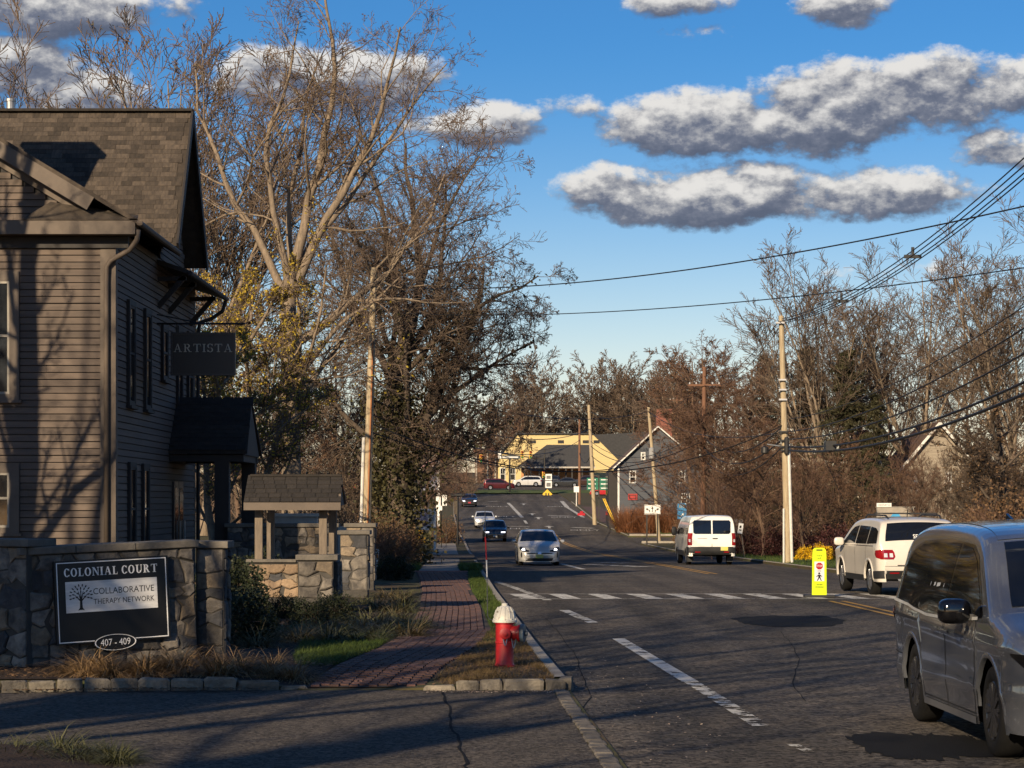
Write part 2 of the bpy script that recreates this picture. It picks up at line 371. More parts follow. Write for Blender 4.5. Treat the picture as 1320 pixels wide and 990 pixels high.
def sheet(name, xs_of_y, ys, zf, mat, parent=None):
    rows = [[(x, y, zf(x, y)) for x in xs_of_y(y)] for y in ys]
    b = MB().grid(rows); return b.build(name, mat, parent, fix=False)
_ys = list(np.arange(-60, 24, 3.0)) + [24.3, 24.44, 24.46, 24.8] + list(np.arange(26, 166, 2.0)) + [166.5, 166.99, 167.01, 170, 175, 180, 185.99, 186.01] + list(np.arange(188, 300, 3.0)) + list(np.arange(300, 520, 10.0)) + [600, 800, 1200, 2000, 4000]
_off = [0.0, 0.01, 0.5, 1.2, 2, 2.8, 3.6, 4.6, 6, 8, 11, 15, 20, 28, 40, 60, 100, 180, 400, 1500]
ground = sheet('ground', lambda y: [kl(y) - o for o in reversed(_off)] + [kl(y) + 0.02, kr(y) - 0.02] + [kr(y) + o for o in _off], _ys, lambda x, y: gz(x, y), M_LAND)
tag(ground, kind='structure')
_ry = list(np.arange(-60, 285, 1.5)) + [285]
road = sheet('road', lambda y: [kl(y) + (kr(y) - kl(y)) * t for t in (0, .15, .35, .5, .65, .85, 1)], _ry, lambda x, y: zr(y) + 0.0, M_ROAD); tag(road, kind='structure')
# cross street at the far junction and the car park beyond it
cross_street = sheet('cross_street', lambda y: list(np.linspace(-90, 90, 61)), list(np.arange(285.02, 318, 2.0)), lambda x, y: zr(y) + 0.03 + 0.0, M_ROAD); tag(cross_street, kind='structure')
car_park = sheet('car_park', lambda y: list(np.linspace(-45, 60, 30)), list(np.arange(331, 372, 3.0)), lambda x, y: zr(y) + 0.16, M_DRIVE); tag(car_park, kind='structure')
side_street = sheet('side_street', lambda y: [kr(y) + o for o in (0.0, 2, 5, 10, 20, 40, 70)], list(np.linspace(167.2, 185.8, 8)), lambda x, y: max(gz(x, y), zr(y)) + 0.012, M_ROAD); tag(side_street, kind='structure')
driveway = sheet('driveway', lambda y: [kl(y) - 0.20 - o for o in (0, 2, 4, 7, 11, 16, 24)], list(np.linspace(4, 24.32, 12)), lambda x, y: zr(y) + 0.026, M_DRIVE); tag(driveway, kind='structure')
far_driveway = sheet('driveway', lambda y: [kl(y) - 0.02 - o for o in (0, 2, 4, 7, 11, 16, 24)], list(np.linspace(106, 122, 8)), lambda x, y: gz(x, y) + 0.02, M_DRIVE); tag(far_driveway, kind='structure')
# tar patches and seams
def blob(name, pts, mat, dz, parent):
    rnd = random.Random(len(pts)); base = [onroad(x, y) + Vector((0, 0, dz)) for x, y in pts]; rows = []
    for a, b in zip(base, base[1:] + base[:1]):
        for k in range(7): q = a.lerp(b, k / 7); rows.append(q + Vector((rnd.uniform(-.035, .035), rnd.uniform(-.16, .16), 0)))
    return MB().face(rows).build(name, mat, parent, fix=False)
blob('tar_patch', [(1090, 950), (1130, 946), (1200, 947), (1243, 949), (1262, 955), (1300, 960), (1335, 962), (1320, 976), (1230, 979), (1200, 982), (1160, 981), (1120, 972)], M_PATCH, 0.005, road)
blob('tar_patch', [(940, 797), (985, 794), (1060, 794), (1092, 800), (1075, 808), (1000, 809), (960, 804)], M_PATCH, 0.005, road)
def crack(pts, w, dz, parent):
    b = MB(); P = [onroad(x, y) + Vector((0, 0, dz)) for x, y in pts]; rnd = random.Random(4); Q = []
    for i in range(len(P) - 1):
        for k in range(6): Q.append(P[i].lerp(P[i + 1], k / 6) + Vector((rnd.uniform(-.02, .02), 0, 0)))
    b.grid([[q + Vector((-w * rnd.uniform(.5, 1), 0, 0)), q + Vector((w * rnd.uniform(.5, 1), 0, 0))] for q in Q]); return b.build('crack', M_PATCH, parent, fix=False)
crack([(572, 896), (578, 915), (583, 940), (592, 965), (600, 990), (604, 1010)], 0.016, 0.031, driveway)
for pts_ in ([(742, 940), (760, 900), (752, 870), (738, 840), (716, 812), (702, 795)], [(840, 870), (905, 862), (960, 868), (1010, 858), (1060, 862)], [(1040, 905), (1020, 880), (1032, 850), (1015, 825), (1003, 812)], [(700, 760), (735, 752), (780, 755), (830, 750)]): crack(pts_, 0.008, 0.005, road)
# ---- painted markings
def line(name, p0, p1, w, mat=None, dz=0.008, n=6):
    a, b_ = onroad(*p0), onroad(*p1); s = (b_ - a); s.z = 0; s.normalize(); side = Vector((s.y, -s.x, 0)) * w / 2
    n = max(2, int((b_ - a).length / 2) + 1); rows = []
    for i in range(n + 1):
        c = a.lerp(b_, i / n); rows.append([Vector((q.x, q.y, zr(q.y) + dz)) for q in (c - side, c + side)])
    return MB().grid(rows).build(name, mat or M_WHITE, road, fix=False)
def xline(name, y0, x0, y1, x1, w, mat=None, dz=0.008):
    """a line given by ground coordinates"""
    a, b_ = Vector((x0, y0, 0)), Vector((x1, y1, 0)); s = (b_ - a).normalized(); side = Vector((s.y, -s.x, 0)) * w / 2
    n = max(2, int((b_ - a).length / 2) + 1); rows = []
    for i in range(n + 1):
        c = a.lerp(b_, i / n); rows.append([Vector((q.x, q.y, zr(q.y) + dz)) for q in (c - side, c + side)])
    return MB().grid(rows).build(name, mat or M_WHITE, road, fix=False)
def yc(y): return float(np.interp(y, [0, 43, 53, 77, 94, 159, 200, 262, 300], [8.4, 7.05, 6.93, 6.80, 6.43, 4.33, 3.3, 1.9, 1.0]))
for o in (-0.14, 0.14):
    pts = [0, 12, 24, 36, 48]
    for a, b_ in ((4, 49), (77, 94), (94, 126), (126, 160), (160, 200)):
        xline('centre_line', a, yc(a) + o, b_, yc(b_) + o, 0.11, M_YELLOW)
# crosswalk: two thin lines with blocks between them
DIRX = -0.031
CW0, CW1 = 50.2, 53.6
for k in range(12):
    x = 0.72 + 0.915 * k - 0.36
    y0, y1 = CW0 + 0.12 + 0.02 * x, CW1 - 0.05 + 0.02 * x
    xline('crosswalk_stripe', y0, x + 0.05, y1, x + DIRX * 3.3 - 0.12, 0.40)
xline('crosswalk_line', CW0, 0.0, CW0 + 0.22, 11.2, 0.13); xline('crosswalk_line', CW1, -0.2, CW1 + 0.22, 11.1, 0.13)
line('lane_line', (640, 750), (706, 774), 0.19, M_WHITE2)
line('lane_line', (727, 787), (766, 804), 0.20, M_WHITE2)
line('lane_line', (797, 824), (890, 880), 0.19, M_WHITE)
line('lane_line', (888, 878), (982, 937), 0.17, M_WHITE2)
line('lane_line', (1022, 962), (1046, 972), 0.10, M_WHITE2)
line('lane_line', (724, 727), (752, 734), 0.22)
line('stop_line', (760, 727.5), (832, 731), 0.9, M_WHITE2); line('stop_line', (772, 725), (812, 726.2), 0.8, M_WHITE2)
line('lane_line', (655, 648.3), (673, 667), 0.35); line('lane_line', (722, 643.5), (731, 654), 0.5); line('lane_line', (731, 654), (752, 667), 0.35)
line('lane_line', (676, 671), (679, 675), 0.25); line('lane_line', (691, 687), (694, 690), 0.2)
line('stop_line', (630, 646.5), (722, 643.5), 0.9)
for k in range(9): x = 626 + k * 11; line('crosswalk_stripe', (x, 645.6 - k * .3), (x + 6, 645.5 - k * .3), 0.9)
line('stop_line', (612, 668), (665, 669), 0.5); line('stop_line', (650, 678.5), (682, 679), 0.5); line('stop_line', (738, 680), (765, 681), 0.7)
line('stop_line', (705, 664.6), (738, 665.4), 0.6)
def arrow(px, py, L=2.6):
    p = onroad(px, py); b = MB(); z = lambda v: Vector((v[0], v[1], zr(v[1]) + 0.009))
    x, y = p.x, p.y
    b.face([z((x - .12, y - L)), z((x + .12, y - L)), z((x + .12, y + L * .3)), z((x - .12, y + L * .3))])
    b.face([z((x - .5, y - L * .0 + .9)), z((x + .5, y + .9)), z((x, y + L))]); return b.build('turn_arrow', M_WHITE, road, fix=False)
for q in ((675, 650), (686, 663), (694, 668), (708, 679.5)): arrow(*q)
def text_mesh(txt, size, mat, extrude=0.0, align='CENTER', sx=1.0):
    cu = bpy.data.curves.new('lettering', 'FONT'); cu.body = txt; cu.size = size; cu.extrude = extrude; cu.align_x = align; cu.align_y = 'CENTER'; cu.resolution_u = 3
    o = bpy.data.objects.new('lettering', cu); COL.objects.link(o); bpy.context.view_layer.update()
    dg = bpy.context.evaluated_depsgraph_get(); me = bpy.data.meshes.new_from_object(o.evaluated_get(dg)); me.name = 'lettering'
    bpy.data.objects.remove(o); bpy.data.curves.remove(cu); me.materials.clear(); me.materials.append(mat); return me
me_only = text_mesh('ONLY', 1.0, M_WHITE)
def only(px, py, sx=1.0, sy=3.4):
    p = onroad(px, py); me = me_only.copy()
    for v in me.vertices:
        x, y = p.x + v.co.x * sx, p.y + v.co.y * sy; v.co = (x, y, zr(y) + 0.01)
    link('only_lettering', me, road)
for q in ((641, 653), (648, 666), (664, 681.5), (720, 653), (727, 666.8), (754, 683.5)): only(*q)

# ---- kerbs: single granite blocks
M_KERB = pm('granite_kerb', (0.23, 0.20, 0.155), (0.115, 0.10, 0.08), scale=9, rough=0.9, bump=0.8, bscale=30, per=0.22)
M_KERBC = pm('concrete_kerb', (0.33, 0.30, 0.25), (0.24, 0.21, 0.17), scale=3, rough=0.9, bump=0.4, bscale=30)
def rough_block(rnd, sx, sy, sz, j=0.012):
    """a hand-cut stone block, unit centred at its base"""
    b = bmesh.new(); bmesh.ops.create_cube(b, size=1.0)
    bmesh.ops.bevel(b, geom=b.edges[:], offset=0.09, segments=1, affect='EDGES')
    for v in b.verts: v.co = Vector((v.co.x * sx + rnd.uniform(-j, j), v.co.y * sy + rnd.uniform(-j, j), (v.co.z + 0.5) * sz + rnd.uniform(-j, j)))
    me = bpy.data.meshes.new('stone_block'); b.to_mesh(me); b.free(); me.materials.append(M_KERB); return me
_r = random.Random(5); BLOCKS = [rough_block(_r, 0.30, 0.15, 0.24) for _ in range(6)]
def kerb_run(kerb, pts, seed, drop_last=0):
    rnd = random.Random(seed); P = [Vector(p) for p in pts]; i = 0
    for a, b_ in zip(P[:-1], P[1:]):
        L_ = (b_ - a).length; n = max(1, round(L_ / 0.315))
        for k in range(n):
            c = a.lerp(b_, (k + .5) / n)
            link('kerb_stone', rnd.choice(BLOCKS), kerb, (c.x, c.y, c.z), (0, 0, math.atan2(b_.y - a.y, b_.x - a.x) + rnd.uniform(-.03, .03)), (L_ / n / 0.315, rnd.uniform(.95, 1.1), rnd.uniform(.93, 1.04)))
kerb_front = tag(empty('kerb', (0, 0, 0)), kind='structure')
g0 = zr(24) - 0.09
kerb_run(kerb_front, [(-7.2, 23.7, g0), (-5.4, 24.05, g0), (-4.0, 24.35, g0), (-2.95, 24.42, g0), (-2.5, 24.5, g0 - 0.05), (-2.2, 24.55, g0 - 0.12)], 1)
kerb_run(kerb_front, [(-0.95, 24.36, g0 - 0.10), (-0.6, 24.37, g0 - 0.02), (-0.1, 24.38, g0), (0.35, 24.38, g0), (0.56, 24.42, g0 - 0.01), (0.60, 24.75, g0 - .01)], 2)
# flush granite setts along the driveway mouth
M_SETT = pm('granite_sett', (0.155, 0.135, 0.11), (0.075, 0.066, 0.055), scale=8, rough=0.9, bump=0.5, bscale=30, per=0.25)
_sett = rough_block(_r, 0.15, 0.13, 0.10, 0.006); _sett.materials.clear(); _sett.materials.append(M_SETT)
y = 24.2
while y > 12:
    for q in (0,):
        link('granite_sett', _sett, kerb_front, (kl(y) - 0.12 + _r.uniform(-.012, .012), y, zr(y) - 0.058 + _r.uniform(-.006, .006)), (0, 0, R(2)), (1, 0.24 / 0.14, 1))
    y -= 0.245
def long_kerb(name, xf, y0, y1, side, step=3.0, mat=None):
    ys = np.arange(y0, y1 + .01, step); rows = []
    for y in ys:
        x = xf(y); z = zr(y); s = side
        rows.append([(x, y, z - 0.1), (x + 0.012 * s, y, z + 0.115), (x + 0.03 * s, y, z + 0.13), (x + 0.15 * s, y, z + 0.128), (x + 0.165 * s, y, z + 0.05)])
    return MB().grid(rows).build('kerb', mat or M_KERBC, None, fix=False)
for o in (long_kerb('kerb', kl, 24.9, 105.5, -1), long_kerb('kerb', kl, 122.5, 278, -1), long_kerb('kerb', kr, 10, 166.9, 1), long_kerb('kerb', kr, 186.2, 282, 1)): tag(o, kind='structure')
# return kerbs of the side street
for yy in (167.0, 186.2):
    b = MB()
    for x0 in np.arange(0.1, 26, 2.0): b.box((kr(yy) + x0 + 1, yy, max(gz(kr(yy) + x0 + 1, yy), zr(yy)) + 0.03), (1.99, 0.16, 0.24))
    tag(b.build('kerb', M_KERBC), kind='structure')

# ---- brick pavement
WALK_Y = [24.6, 25.5, 27.5, 30, 34.5, 42, 52, 62, 75.0]
WALK_L = [-2.2, -2.15, -1.98, -1.75, -1.57, -1.72, -2.05, -2.5, -3.15]
WALK_R = [-0.9, -0.88, -0.72, -0.52, -0.34, -0.56, -0.95, -1.2, -1.45]
def wl(y): return float(np.interp(y, WALK_Y, WALK_L))
def wr(y): return float(np.interp(y, WALK_Y, WALK_R))
M_BRICK = pm('paving_brick', (0.125, 0.062, 0.048), (0.075, 0.044, 0.038), scale=3, rough=0.92, bump=0.5, bscale=40, per=0.38)
pavement = sheet('brick_pavement', lambda y: list(np.linspace(wl(y) - .04, wr(y) + .04, 5)), list(np.arange(24.62, 75.1, 0.8)), lambda x, y: gz(x, y) + 0.012, pm('joint_sand', (0.035, 0.028, 0.022), rough=1.0)); tag(pavement, kind='structure')
bm_b = bmesh.new(); bmesh.ops.create_cube(bm_b, size=1.0)
for v in bm_b.verts:
    v.co = Vector((v.co.x * (0.094 if v.co.z < 0 else 0.088), v.co.y * (0.192 if v.co.z < 0 else 0.184), (v.co.z + .5) * 0.022))
me_brick = bpy.data.meshes.new('brick'); bm_b.to_mesh(me_brick); me_brick.materials.append(M_BRICK)
rest = MB(); nb = 0; rb = random.Random(8); y = 24.75; row = 0
bv = [tuple(v.co) for v in me_brick.vertices]; bf = [tuple(p.vertices) for p in me_brick.polygons]
while y < 75:
    x = wl(y) + 0.06 ; c = 0
    while x < wr(y) - 0.02:
        yy = y + (0.1 if c % 2 else 0.0); z = gz(x, yy) + 0.008 + rb.uniform(0, .007)
        if nb < 300: link('brick', me_brick, pavement, (x, yy, z), (rb.uniform(-.02, .02), rb.uniform(-.02, .02), rb.uniform(-.02, .02))); nb += 1
        else: rest.add([(v[0] + x, v[1] + yy, v[2] + z) for v in bv], bf)
        x += 0.104; c += 1
    y += 0.204
ro = rest.build('brick_field', M_BRICK, pavement, fix=False); ro['kind'] = 'stuff'
far_path = sheet('footpath', lambda y: [kl(y) - 2.2, kl(y) - 1.5, kl(y) - 0.8], list(np.arange(75.4, 106, 2)) + list(np.arange(122, 170, 3)), lambda x, y: gz(x, y) + 0.014, M_CONC); tag(far_path, kind='structure')
red_strip = sheet('tactile_paving', lambda y: [kl(y) - 2.3, kl(y) - 1.4, kl(y) - .55], [73.9, 75.3], lambda x, y: gz(x, y) + 0.036, pm('red_tactile', (0.33, 0.09, 0.05), (0.26, 0.07, 0.04), rough=0.9)); tag(red_strip, kind='structure')
right_path = sheet('footpath', lambda y: [kr(y) + 0.3, kr(y) + 1.6, kr(y) + 3.2], list(np.arange(60, 82, 2)), lambda x, y: gz(x, y) + 0.015, M_BRICK); tag(right_path, kind='structure')
right_path2 = sheet('footpath', lambda y: [kr(y) + 0.5, kr(y) + 1.5, kr(y) + 2.6], list(np.arange(187, 262, 3)), lambda x, y: gz(x, y) + 0.015, M_BRICK); tag(right_path2, kind='structure')
bed = sheet('planting_bed', lambda y: [-16, -11, -8, -6, -4.4, -3.2, wl(max(y, 24.6)) - 0.06], list(np.arange(24.62, 46.5, 0.9)), lambda x, y: gz(x, y) + 0.013, M_SOIL); tag(bed, kind='structure')
verge = sheet('grass_verge', lambda y: [wr(y) + 0.05, (wr(y) + kl(y)) / 2 - 0.06, kl(y) - 0.165], list(np.arange(24.5, 74, 1.0)), lambda x, y: gz(x, y) + 0.018, M_VERGE); tag(verge, kind='structure')
lawn = sheet('lawn', lambda y: [kr(y) + 0.165, kr(y) + 2, kr(y) + 4, kr(y) + 8, kr(y) + 12], list(np.arange(83, 140, 2)), lambda x, y: gz(x, y) + 0.013, M_TURF); tag(lawn, kind='structure')
lawn2 = sheet('lawn', lambda y: [kr(y) + 2.7, kr(y) + 5, kr(y) + 9, kr(y) + 14], list(np.arange(187, 200, 2)), lambda x, y: gz(x, y) + 0.013, M_TURF); tag(lawn2, kind='structure')
lawn3 = sheet('lawn', lambda y: list(np.linspace(-30, 30, 20)), list(np.arange(319, 330.5, 1.9)), lambda x, y: zr(y) + 0.12 + 0.15 * sm(319, 324, y), M_TURF); tag(lawn3, kind='structure')
near_bed = MB()
for i in range(1):
    rows = []
    for y in np.linspace(9, 18.2, 12):
        rows.append([(x, y, zr(y) + 0.03 + 0.14 * sm(0, .5, 18.3 - y) * sm(0, .6, -3.05 - x)) for x in np.linspace(-11, -3.0, 10)])
    near_bed.grid(rows)
tag(near_bed.build('planting_bed', M_SOIL, fix=False), kind='structure')
# ------------------------------------------------------------------ brown clapboard building on the left
M_SIDE = pm('brown_clapboard', (0.115, 0.084, 0.063), (0.076, 0.056, 0.043), scale=1.2, rough=0.75, bump=0.15, bscale=40, stretch=(1, 6, 6), per=0.13)
M_TRIM = pm('taupe_trim', (0.120, 0.092, 0.069), (0.092, 0.071, 0.054), scale=3, rough=0.7)
M_SHING = pm('asphalt_shingle', (0.078, 0.060, 0.044), (0.042, 0.033, 0.026), scale=5, rough=0.95, bump=0.6, bscale=50, per=0.42)
M_SHING_D = pm('dark_shingle', (0.032, 0.026, 0.021), (0.018, 0.015, 0.0125), scale=6, rough=0.95, bump=0.6, bscale=50, per=0.25)
M_GLASS = pm('window_glass', (0.012, 0.014, 0.017), (0.018, 0.02, 0.022), rough=0.06, spec=0.8)
M_BLACK = pm('black_paint', (0.006, 0.006, 0.0065), (0.009, 0.009, 0.0095), rough=0.42)
M_DARKTRIM = pm('dark_umber_trim', (0.022, 0.018, 0.016), (0.016, 0.013, 0.012), rough=0.7)
M_METAL = pm('galvanised_metal', (0.42, 0.42, 0.42), (0.3, 0.3, 0.3), rough=0.4, metal=0.8)
M_WOODGREY = pm('weathered_wood', (0.19, 0.15, 0.11), (0.12, 0.095, 0.072), scale=5, rough=0.85, stretch=(6, 6, 1), bump=0.3, bscale=30)
M_PALETRIM = pm('pale_trim', (0.42, 0.39, 0.34), rough=0.7)

XW, YF, YB = -8.2, 47.0, 58.7
bld = empty('clapboard_building', (XW, YF, 0.3))
tag(bld, 'brown clapboard two storey building with shingle roofs and a dark roadside wall', 'building')
WS = .60; ex, ez = XW + .55, 7.72        # pitch of the wing roof, its eave
# wall core behind the boards, dark so the gaps stand in for shadow lines
core = MB().bx(-13.6, XW - 0.02, YF + 0.02, YB, 0.2, 7.75)
core.prism([(-15.6, YF + 0.03, 7.7), (XW - .02, YF + 0.03, 7.7), (-11.9, YF + 0.03, 10.1)], (0, 6, 0))
core.prism([(XW - .03, 52.9, 7.7), (XW - .03, 56.9, 7.7), (XW - .03, 54.9, 10.95)], (-6, 0, 0))
core.build('wall', M_DARKTRIM, bld)
bm_ = MB(); bm_.add([(x, y, z) for x in (0, 1) for (y, z) in ((0, 0), (-.032, 0.002), (-.020, .126), (0, .126))], [(0, 1, 2, 3), (7, 6, 5, 4), (0, 4, 5, 1), (1, 5, 6, 2), (2, 6, 7, 3), (3, 7, 4, 0)])
me_board = bm_.mesh('clapboard', M_SIDE)
SP = 0.1425
def board(x, y, z, L_, rz, parent): return link('clapboard', me_board, parent, Vector((x, y, z)) - Vector(bld.location), (0, 0, rz), (L_, 1, 1))
z = 0.45
while z < 10.4:
    xr = XW - 0.29 if z < 7.45 else min(XW - .29, XW - 0.2 - (z - 7.55) / WS)
    if xr > -12.5 and not (7.33 < z < 7.52):
        c = -12.8 + (xr + 12.8) * rb.uniform(.25, .8); board(-12.8, YF, z, c + 12.8 - .004, 0, bld); board(c, YF, z + rb.uniform(-.003, .003), xr - c, 0, bld)
    z += SP
z = 0.45
while z < 10.9:                                   # roadside wall, boards run away from the viewer
    if z < 7.62: y0, y1 = YF + 0.18, YB - 0.12
    else: h = (10.95 - z) / 3.25 * 2.0; y0, y1 = 54.9 - h, 54.9 + h
    c = y0 + (y1 - y0) * rb.uniform(.2, .45); board(XW, y0, z, c - y0 - .004, R(90), bld); board(XW, c, z + rb.uniform(-.003, .003), y1 - c, R(90), bld)
    z += SP
# corner boards, frieze, gutter, rake
MB().bx(XW - .29, XW + .03, YF - .04, YF + .0, .3, 7.35).build('corner_board', M_TRIM, bld)
MB().bx(XW + .0005, XW + .035, YF + .002, YF + .17, .3, 7.5).build('corner_board', M_TRIM, bld)
MB().bx(XW, XW + .035, YB - .12, YB + .03, .3, 7.6).build('corner_board', M_TRIM, bld)
MB().bx(-11.0, XW + .5, YF - .48, YF - .02, 7.52, 7.80).build('cornice_return', M_TRIM, bld)
MB().prism([(-10.0, YF - .50, 7.803), (XW + .56, YF - .50, 7.803), (XW + .5, YF - .1, 7.93), (-9.5, YF - .1, 8.2)], (0, 0, .03)).build('cornice_cap', M_SHING, bld)
MB().bx(-11.5, XW + .3, YF - .1, YF - .03, 7.28, 7.51).build('frieze_board', M_DARKTRIM, bld)
rk0, rk1 = Vector((XW - 0.15, YF - .53, ez + WS * .70 - .16)), Vector((-11.9, YF - .53, ez + WS * 4.25 - .16))
MB().bar(rk0 + Vector((-.25, 0, .15)), rk1, .29, .06, up=(0, -1, 0.01)).build('rake_board', M_TRIM, bld)
MB().bar(rk0 + Vector((-.45, .45, .02)), rk1 + Vector((0, .45, -.25)), .16, .05, up=(0, -1, 0.01)).build('rake_moulding', M_TRIM, bld)
# wing roof: right slope (with its far half) and main roof
def slope(name, a, b, c, d, th, mat): return MB().prism([a, b, c, d], (0, 0, th)).build(name, mat, bld)

slope('wing_roof', (ex, YF - .5, ez), (ex, 53.2, ez), (-11.9, 54.9, ez + WS * (ex + 11.9)), (-11.9, YF - .5, ez + WS * (ex + 11.9)), .10, M_SHING)
slope('wing_roof', (-11.9, YF - .5, ez + WS * (ex + 11.9)), (-11.9, 54.9, ez + WS * (ex + 11.9)), (-15.7, 54.9, ez), (-15.7, YF - .5, ez), .10, M_SHING)
RX0, RX1 = -14.5, XW + .5
RY0, RZ0, RYR, RZR = 52.45, 7.95, 54.9, 11.40
mr_ = slope('main_roof', (RX0, RY0, RZ0), (RX1, RY0, RZ0), (RX1, RYR, RZR), (RX0, RYR, RZR), .06, M_SHING)
slope('main_roof', (RX0, RYR, RZR), (RX1, RYR, RZR), (RX1, 57.5, RZ0), (RX0, 57.5, RZ0), .06, M_SHING)
MB().bar((RX0, RYR, RZR + .09), (RX1 + .02, RYR, RZR + .09), .30, .06).build('ridge_cap', M_SHING_D, bld)
# shingles laid one by one on the slope that faces the street
su = Vector((0, RYR - RY0, RZR - RZ0)); sl = su.length; su.normalize(); sn = Vector((0, -su.z, su.y))
tb = MB(); tb.add([(x, y, z) for x in (-.5, .5) for (y, z) in ((0, 0), (0, .016), (.30, .004), (.30, 0))], [(0, 1, 2, 3), (7, 6, 5, 4), (0, 4, 5, 1), (1, 5, 6, 2), (2, 6, 7, 3), (3, 7, 4, 0)])
me_tab = tb.mesh('shingle', M_SHING)
slope_ang = math.atan2(su.z, su.y)
rs = random.Random(11); cand = []; nrow = int(sl / .148)
for i in range(nrow):
    x = RX1 - .02 - rs.uniform(0, .25)
    while x > RX0:
        w = rs.choice((.17, .24, .30, .36)); c = Vector((x - w / 2, RY0, RZ0 + .062)) + su * (i * .148 + .01) + sn * rs.uniform(.0, .007)
        vis = c.x > -12.6 and c.z > 7.9 + WS * (ex - c.x) * 0.93
        cand.append((c, w, vis)); x -= w + .008
restm = MB(); ns = 0
bvs = tb.v; bfs = tb.f; Rm = Matrix.Rotation(slope_ang, 3, 'X')
M_SHING2 = leaf_mat('asphalt_shingle_mixed', (0.078, 0.060, 0.044), (0.042, 0.033, 0.026), rough=0.95, trans=0)
for c, w, vis in sorted(cand, key=lambda q: (not q[2], -q[0].x)):
    if vis and ns < 300: link('shingle', me_tab, mr_, c - Vector(bld.location), (slope_ang, 0, 0), (w, 1, 1)); ns += 1
    else: restm.add([c + Rm @ Vector((v[0] * w, v[1], v[2])) for v in bvs], bfs)
o = restm.build('shingle_field', M_SHING2, bld, fix=False); o['kind'] = 'stuff'
# gable rake boards on the roadside
for s, y1 in ((-1, RY0 - .02), (1, 57.5)):
    MB().bar((RX1 + .01, RYR, RZR + .02), (RX1 + .01, y1, RZ0 - .02), .24, .05, up=(1, 0, 0)).build('rake_board', M_DARKTRIM, bld)
# bracketed pent eave along the roadside wall
MB().prism([(XW, 52.4, 7.55), (XW + .75, 52.4, 7.30), (XW + .75, 59.0, 7.30), (XW, 59.0, 7.55)], (0, 0, .10)).build('pent_roof', M_DARKTRIM, bld)
MB().tube([(XW + .79, 52.4, 7.32), (XW + .79, 59.1, 7.32)], .06, 8).build('gutter', M_DARKTRIM, bld)
MB().tube([(XW + .55, YF - .5, 7.74), (XW + .60, YF - .5, 7.74), (XW + .60, 52.0, 7.74)], .06, 8).build('gutter', M_TRIM, bld)
for y in (52.6, 54.2, 57.8):
    MB().bar((XW + .02, y, 6.55), (XW + .64, y, 7.26), .09, .12).bar((XW + .02, y, 7.2), (XW + .68, y, 7.22), .09, .1).build('eave_bracket', M_DARKTRIM, bld)
MB().tube([(XW + .55, YF - .4, 7.62), (XW + .52, YF - .35, 7.42), (XW + .35, YF - .22, 7.22), (XW - .05, YF - .13, 7.02), (XW - .14, YF - .11, 6.9), (XW - .15, YF - .10, 6.6), (XW - .15, YF - .10, .35)], [.055] * 7, 8).build('downspout', M_TRIM, bld, smooth=True)
MB().tube([(XW + .78, 59.0, 7.26), (XW + .7, 59.0, 7.0), (XW + .4, 59.0, 6.8), (XW + .12, 58.9, 6.7), (XW + .08, 58.9, 6.3), (XW + .08, 58.9, .4)], .05, 8).build('downspout', M_DARKTRIM, bld)
MB().lathe([(.11, 0), (.11, .3), (.13, .3), (.13, .36), (0, .37)], at(14, 147, 55.0), 12).build('vent_pipe', M_METAL, bld)
ch = MB().bx(-13.5, -12.0, 49.0, 49.9, 9.5, 12.3).bx(-13.6, -11.9, 48.9, 50.0, 12.3, 12.45); ch.build('chimney', pm('chimney_brick', (0.22, .09, .06), (.16, .07, .05), scale=8, rough=.95, bump=.5), bld)
def sash_window(parent, x0, x1, z0, z1, face='front', y=YF, trim=M_TRIM, tw=.14, mid=True, cols=1, glassmat=None):
    """double-hung window: casing with a pane and bars as sub-parts. 'front' looks at the viewer, 'side' looks at the road (x0,x1 then run along Y)"""
    def B(b, a0, a1, n0, n1, h0, h1):
        if face == 'front': b.bx(a0, a1, y - n1, y - n0, h0, h1)
        else: b.bx(y + n0, y + n1, a0, a1, h0, h1)
    f = MB(); B(f, x0, x0 + tw, .0, .07, z0, z1); B(f, x1 - tw, x1, .0, .07, z0, z1); B(f, x0 + tw, x1 - tw, .0, .07, z1 - tw, z1); B(f, x0 + tw, x1 - tw, 0, .07, z0, z0 + tw * .6)
    fo = f.build('window', trim, parent)
    p = MB(); B(p, x0 + tw, x1 - tw, .012, .032, z0 + tw * .6, z1 - tw); p.build('pane', glassmat or M_GLASS, fo)
    s = MB(); B(s, x0 - .05, x1 + .05, 0.0, .12, z0 - .06, z0 - .002); s.build('sill', trim, fo)
    sa = MB(); zz = (z0 + z1) / 2; i0, i1 = x0 + tw, x1 - tw
    for (h0, h1) in ((z0 + tw * .6, z0 + tw * .6 + .05), (zz - .025, zz + .025), (z1 - tw - .05, z1 - tw)): B(sa, i0 + .001, i1 - .001, .033, .058, h0, h1)
    for (a0, a1) in ((i0, i0 + .045), (i1 - .045, i1)): B(sa, a0, a1, .0335, .0585, z0 + tw * .6, z1 - tw)
    for k in range(1, cols): c = i0 + (i1 - i0) * k / cols; B(sa, c - .012, c + .012, .0335, .05, z0 + tw * .6, z1 - tw)
    sa.build('sash', pm('sash_paint', (.30, .27, .22), rough=.6) if face == 'front' else M_DARKTRIM, fo)
    return fo
sash_window(bld, -11.4, -10.16, 4.15, 6.8, tw=.2); sash_window(bld, -11.4, -10.16, 1.4, 2.85, tw=.2)
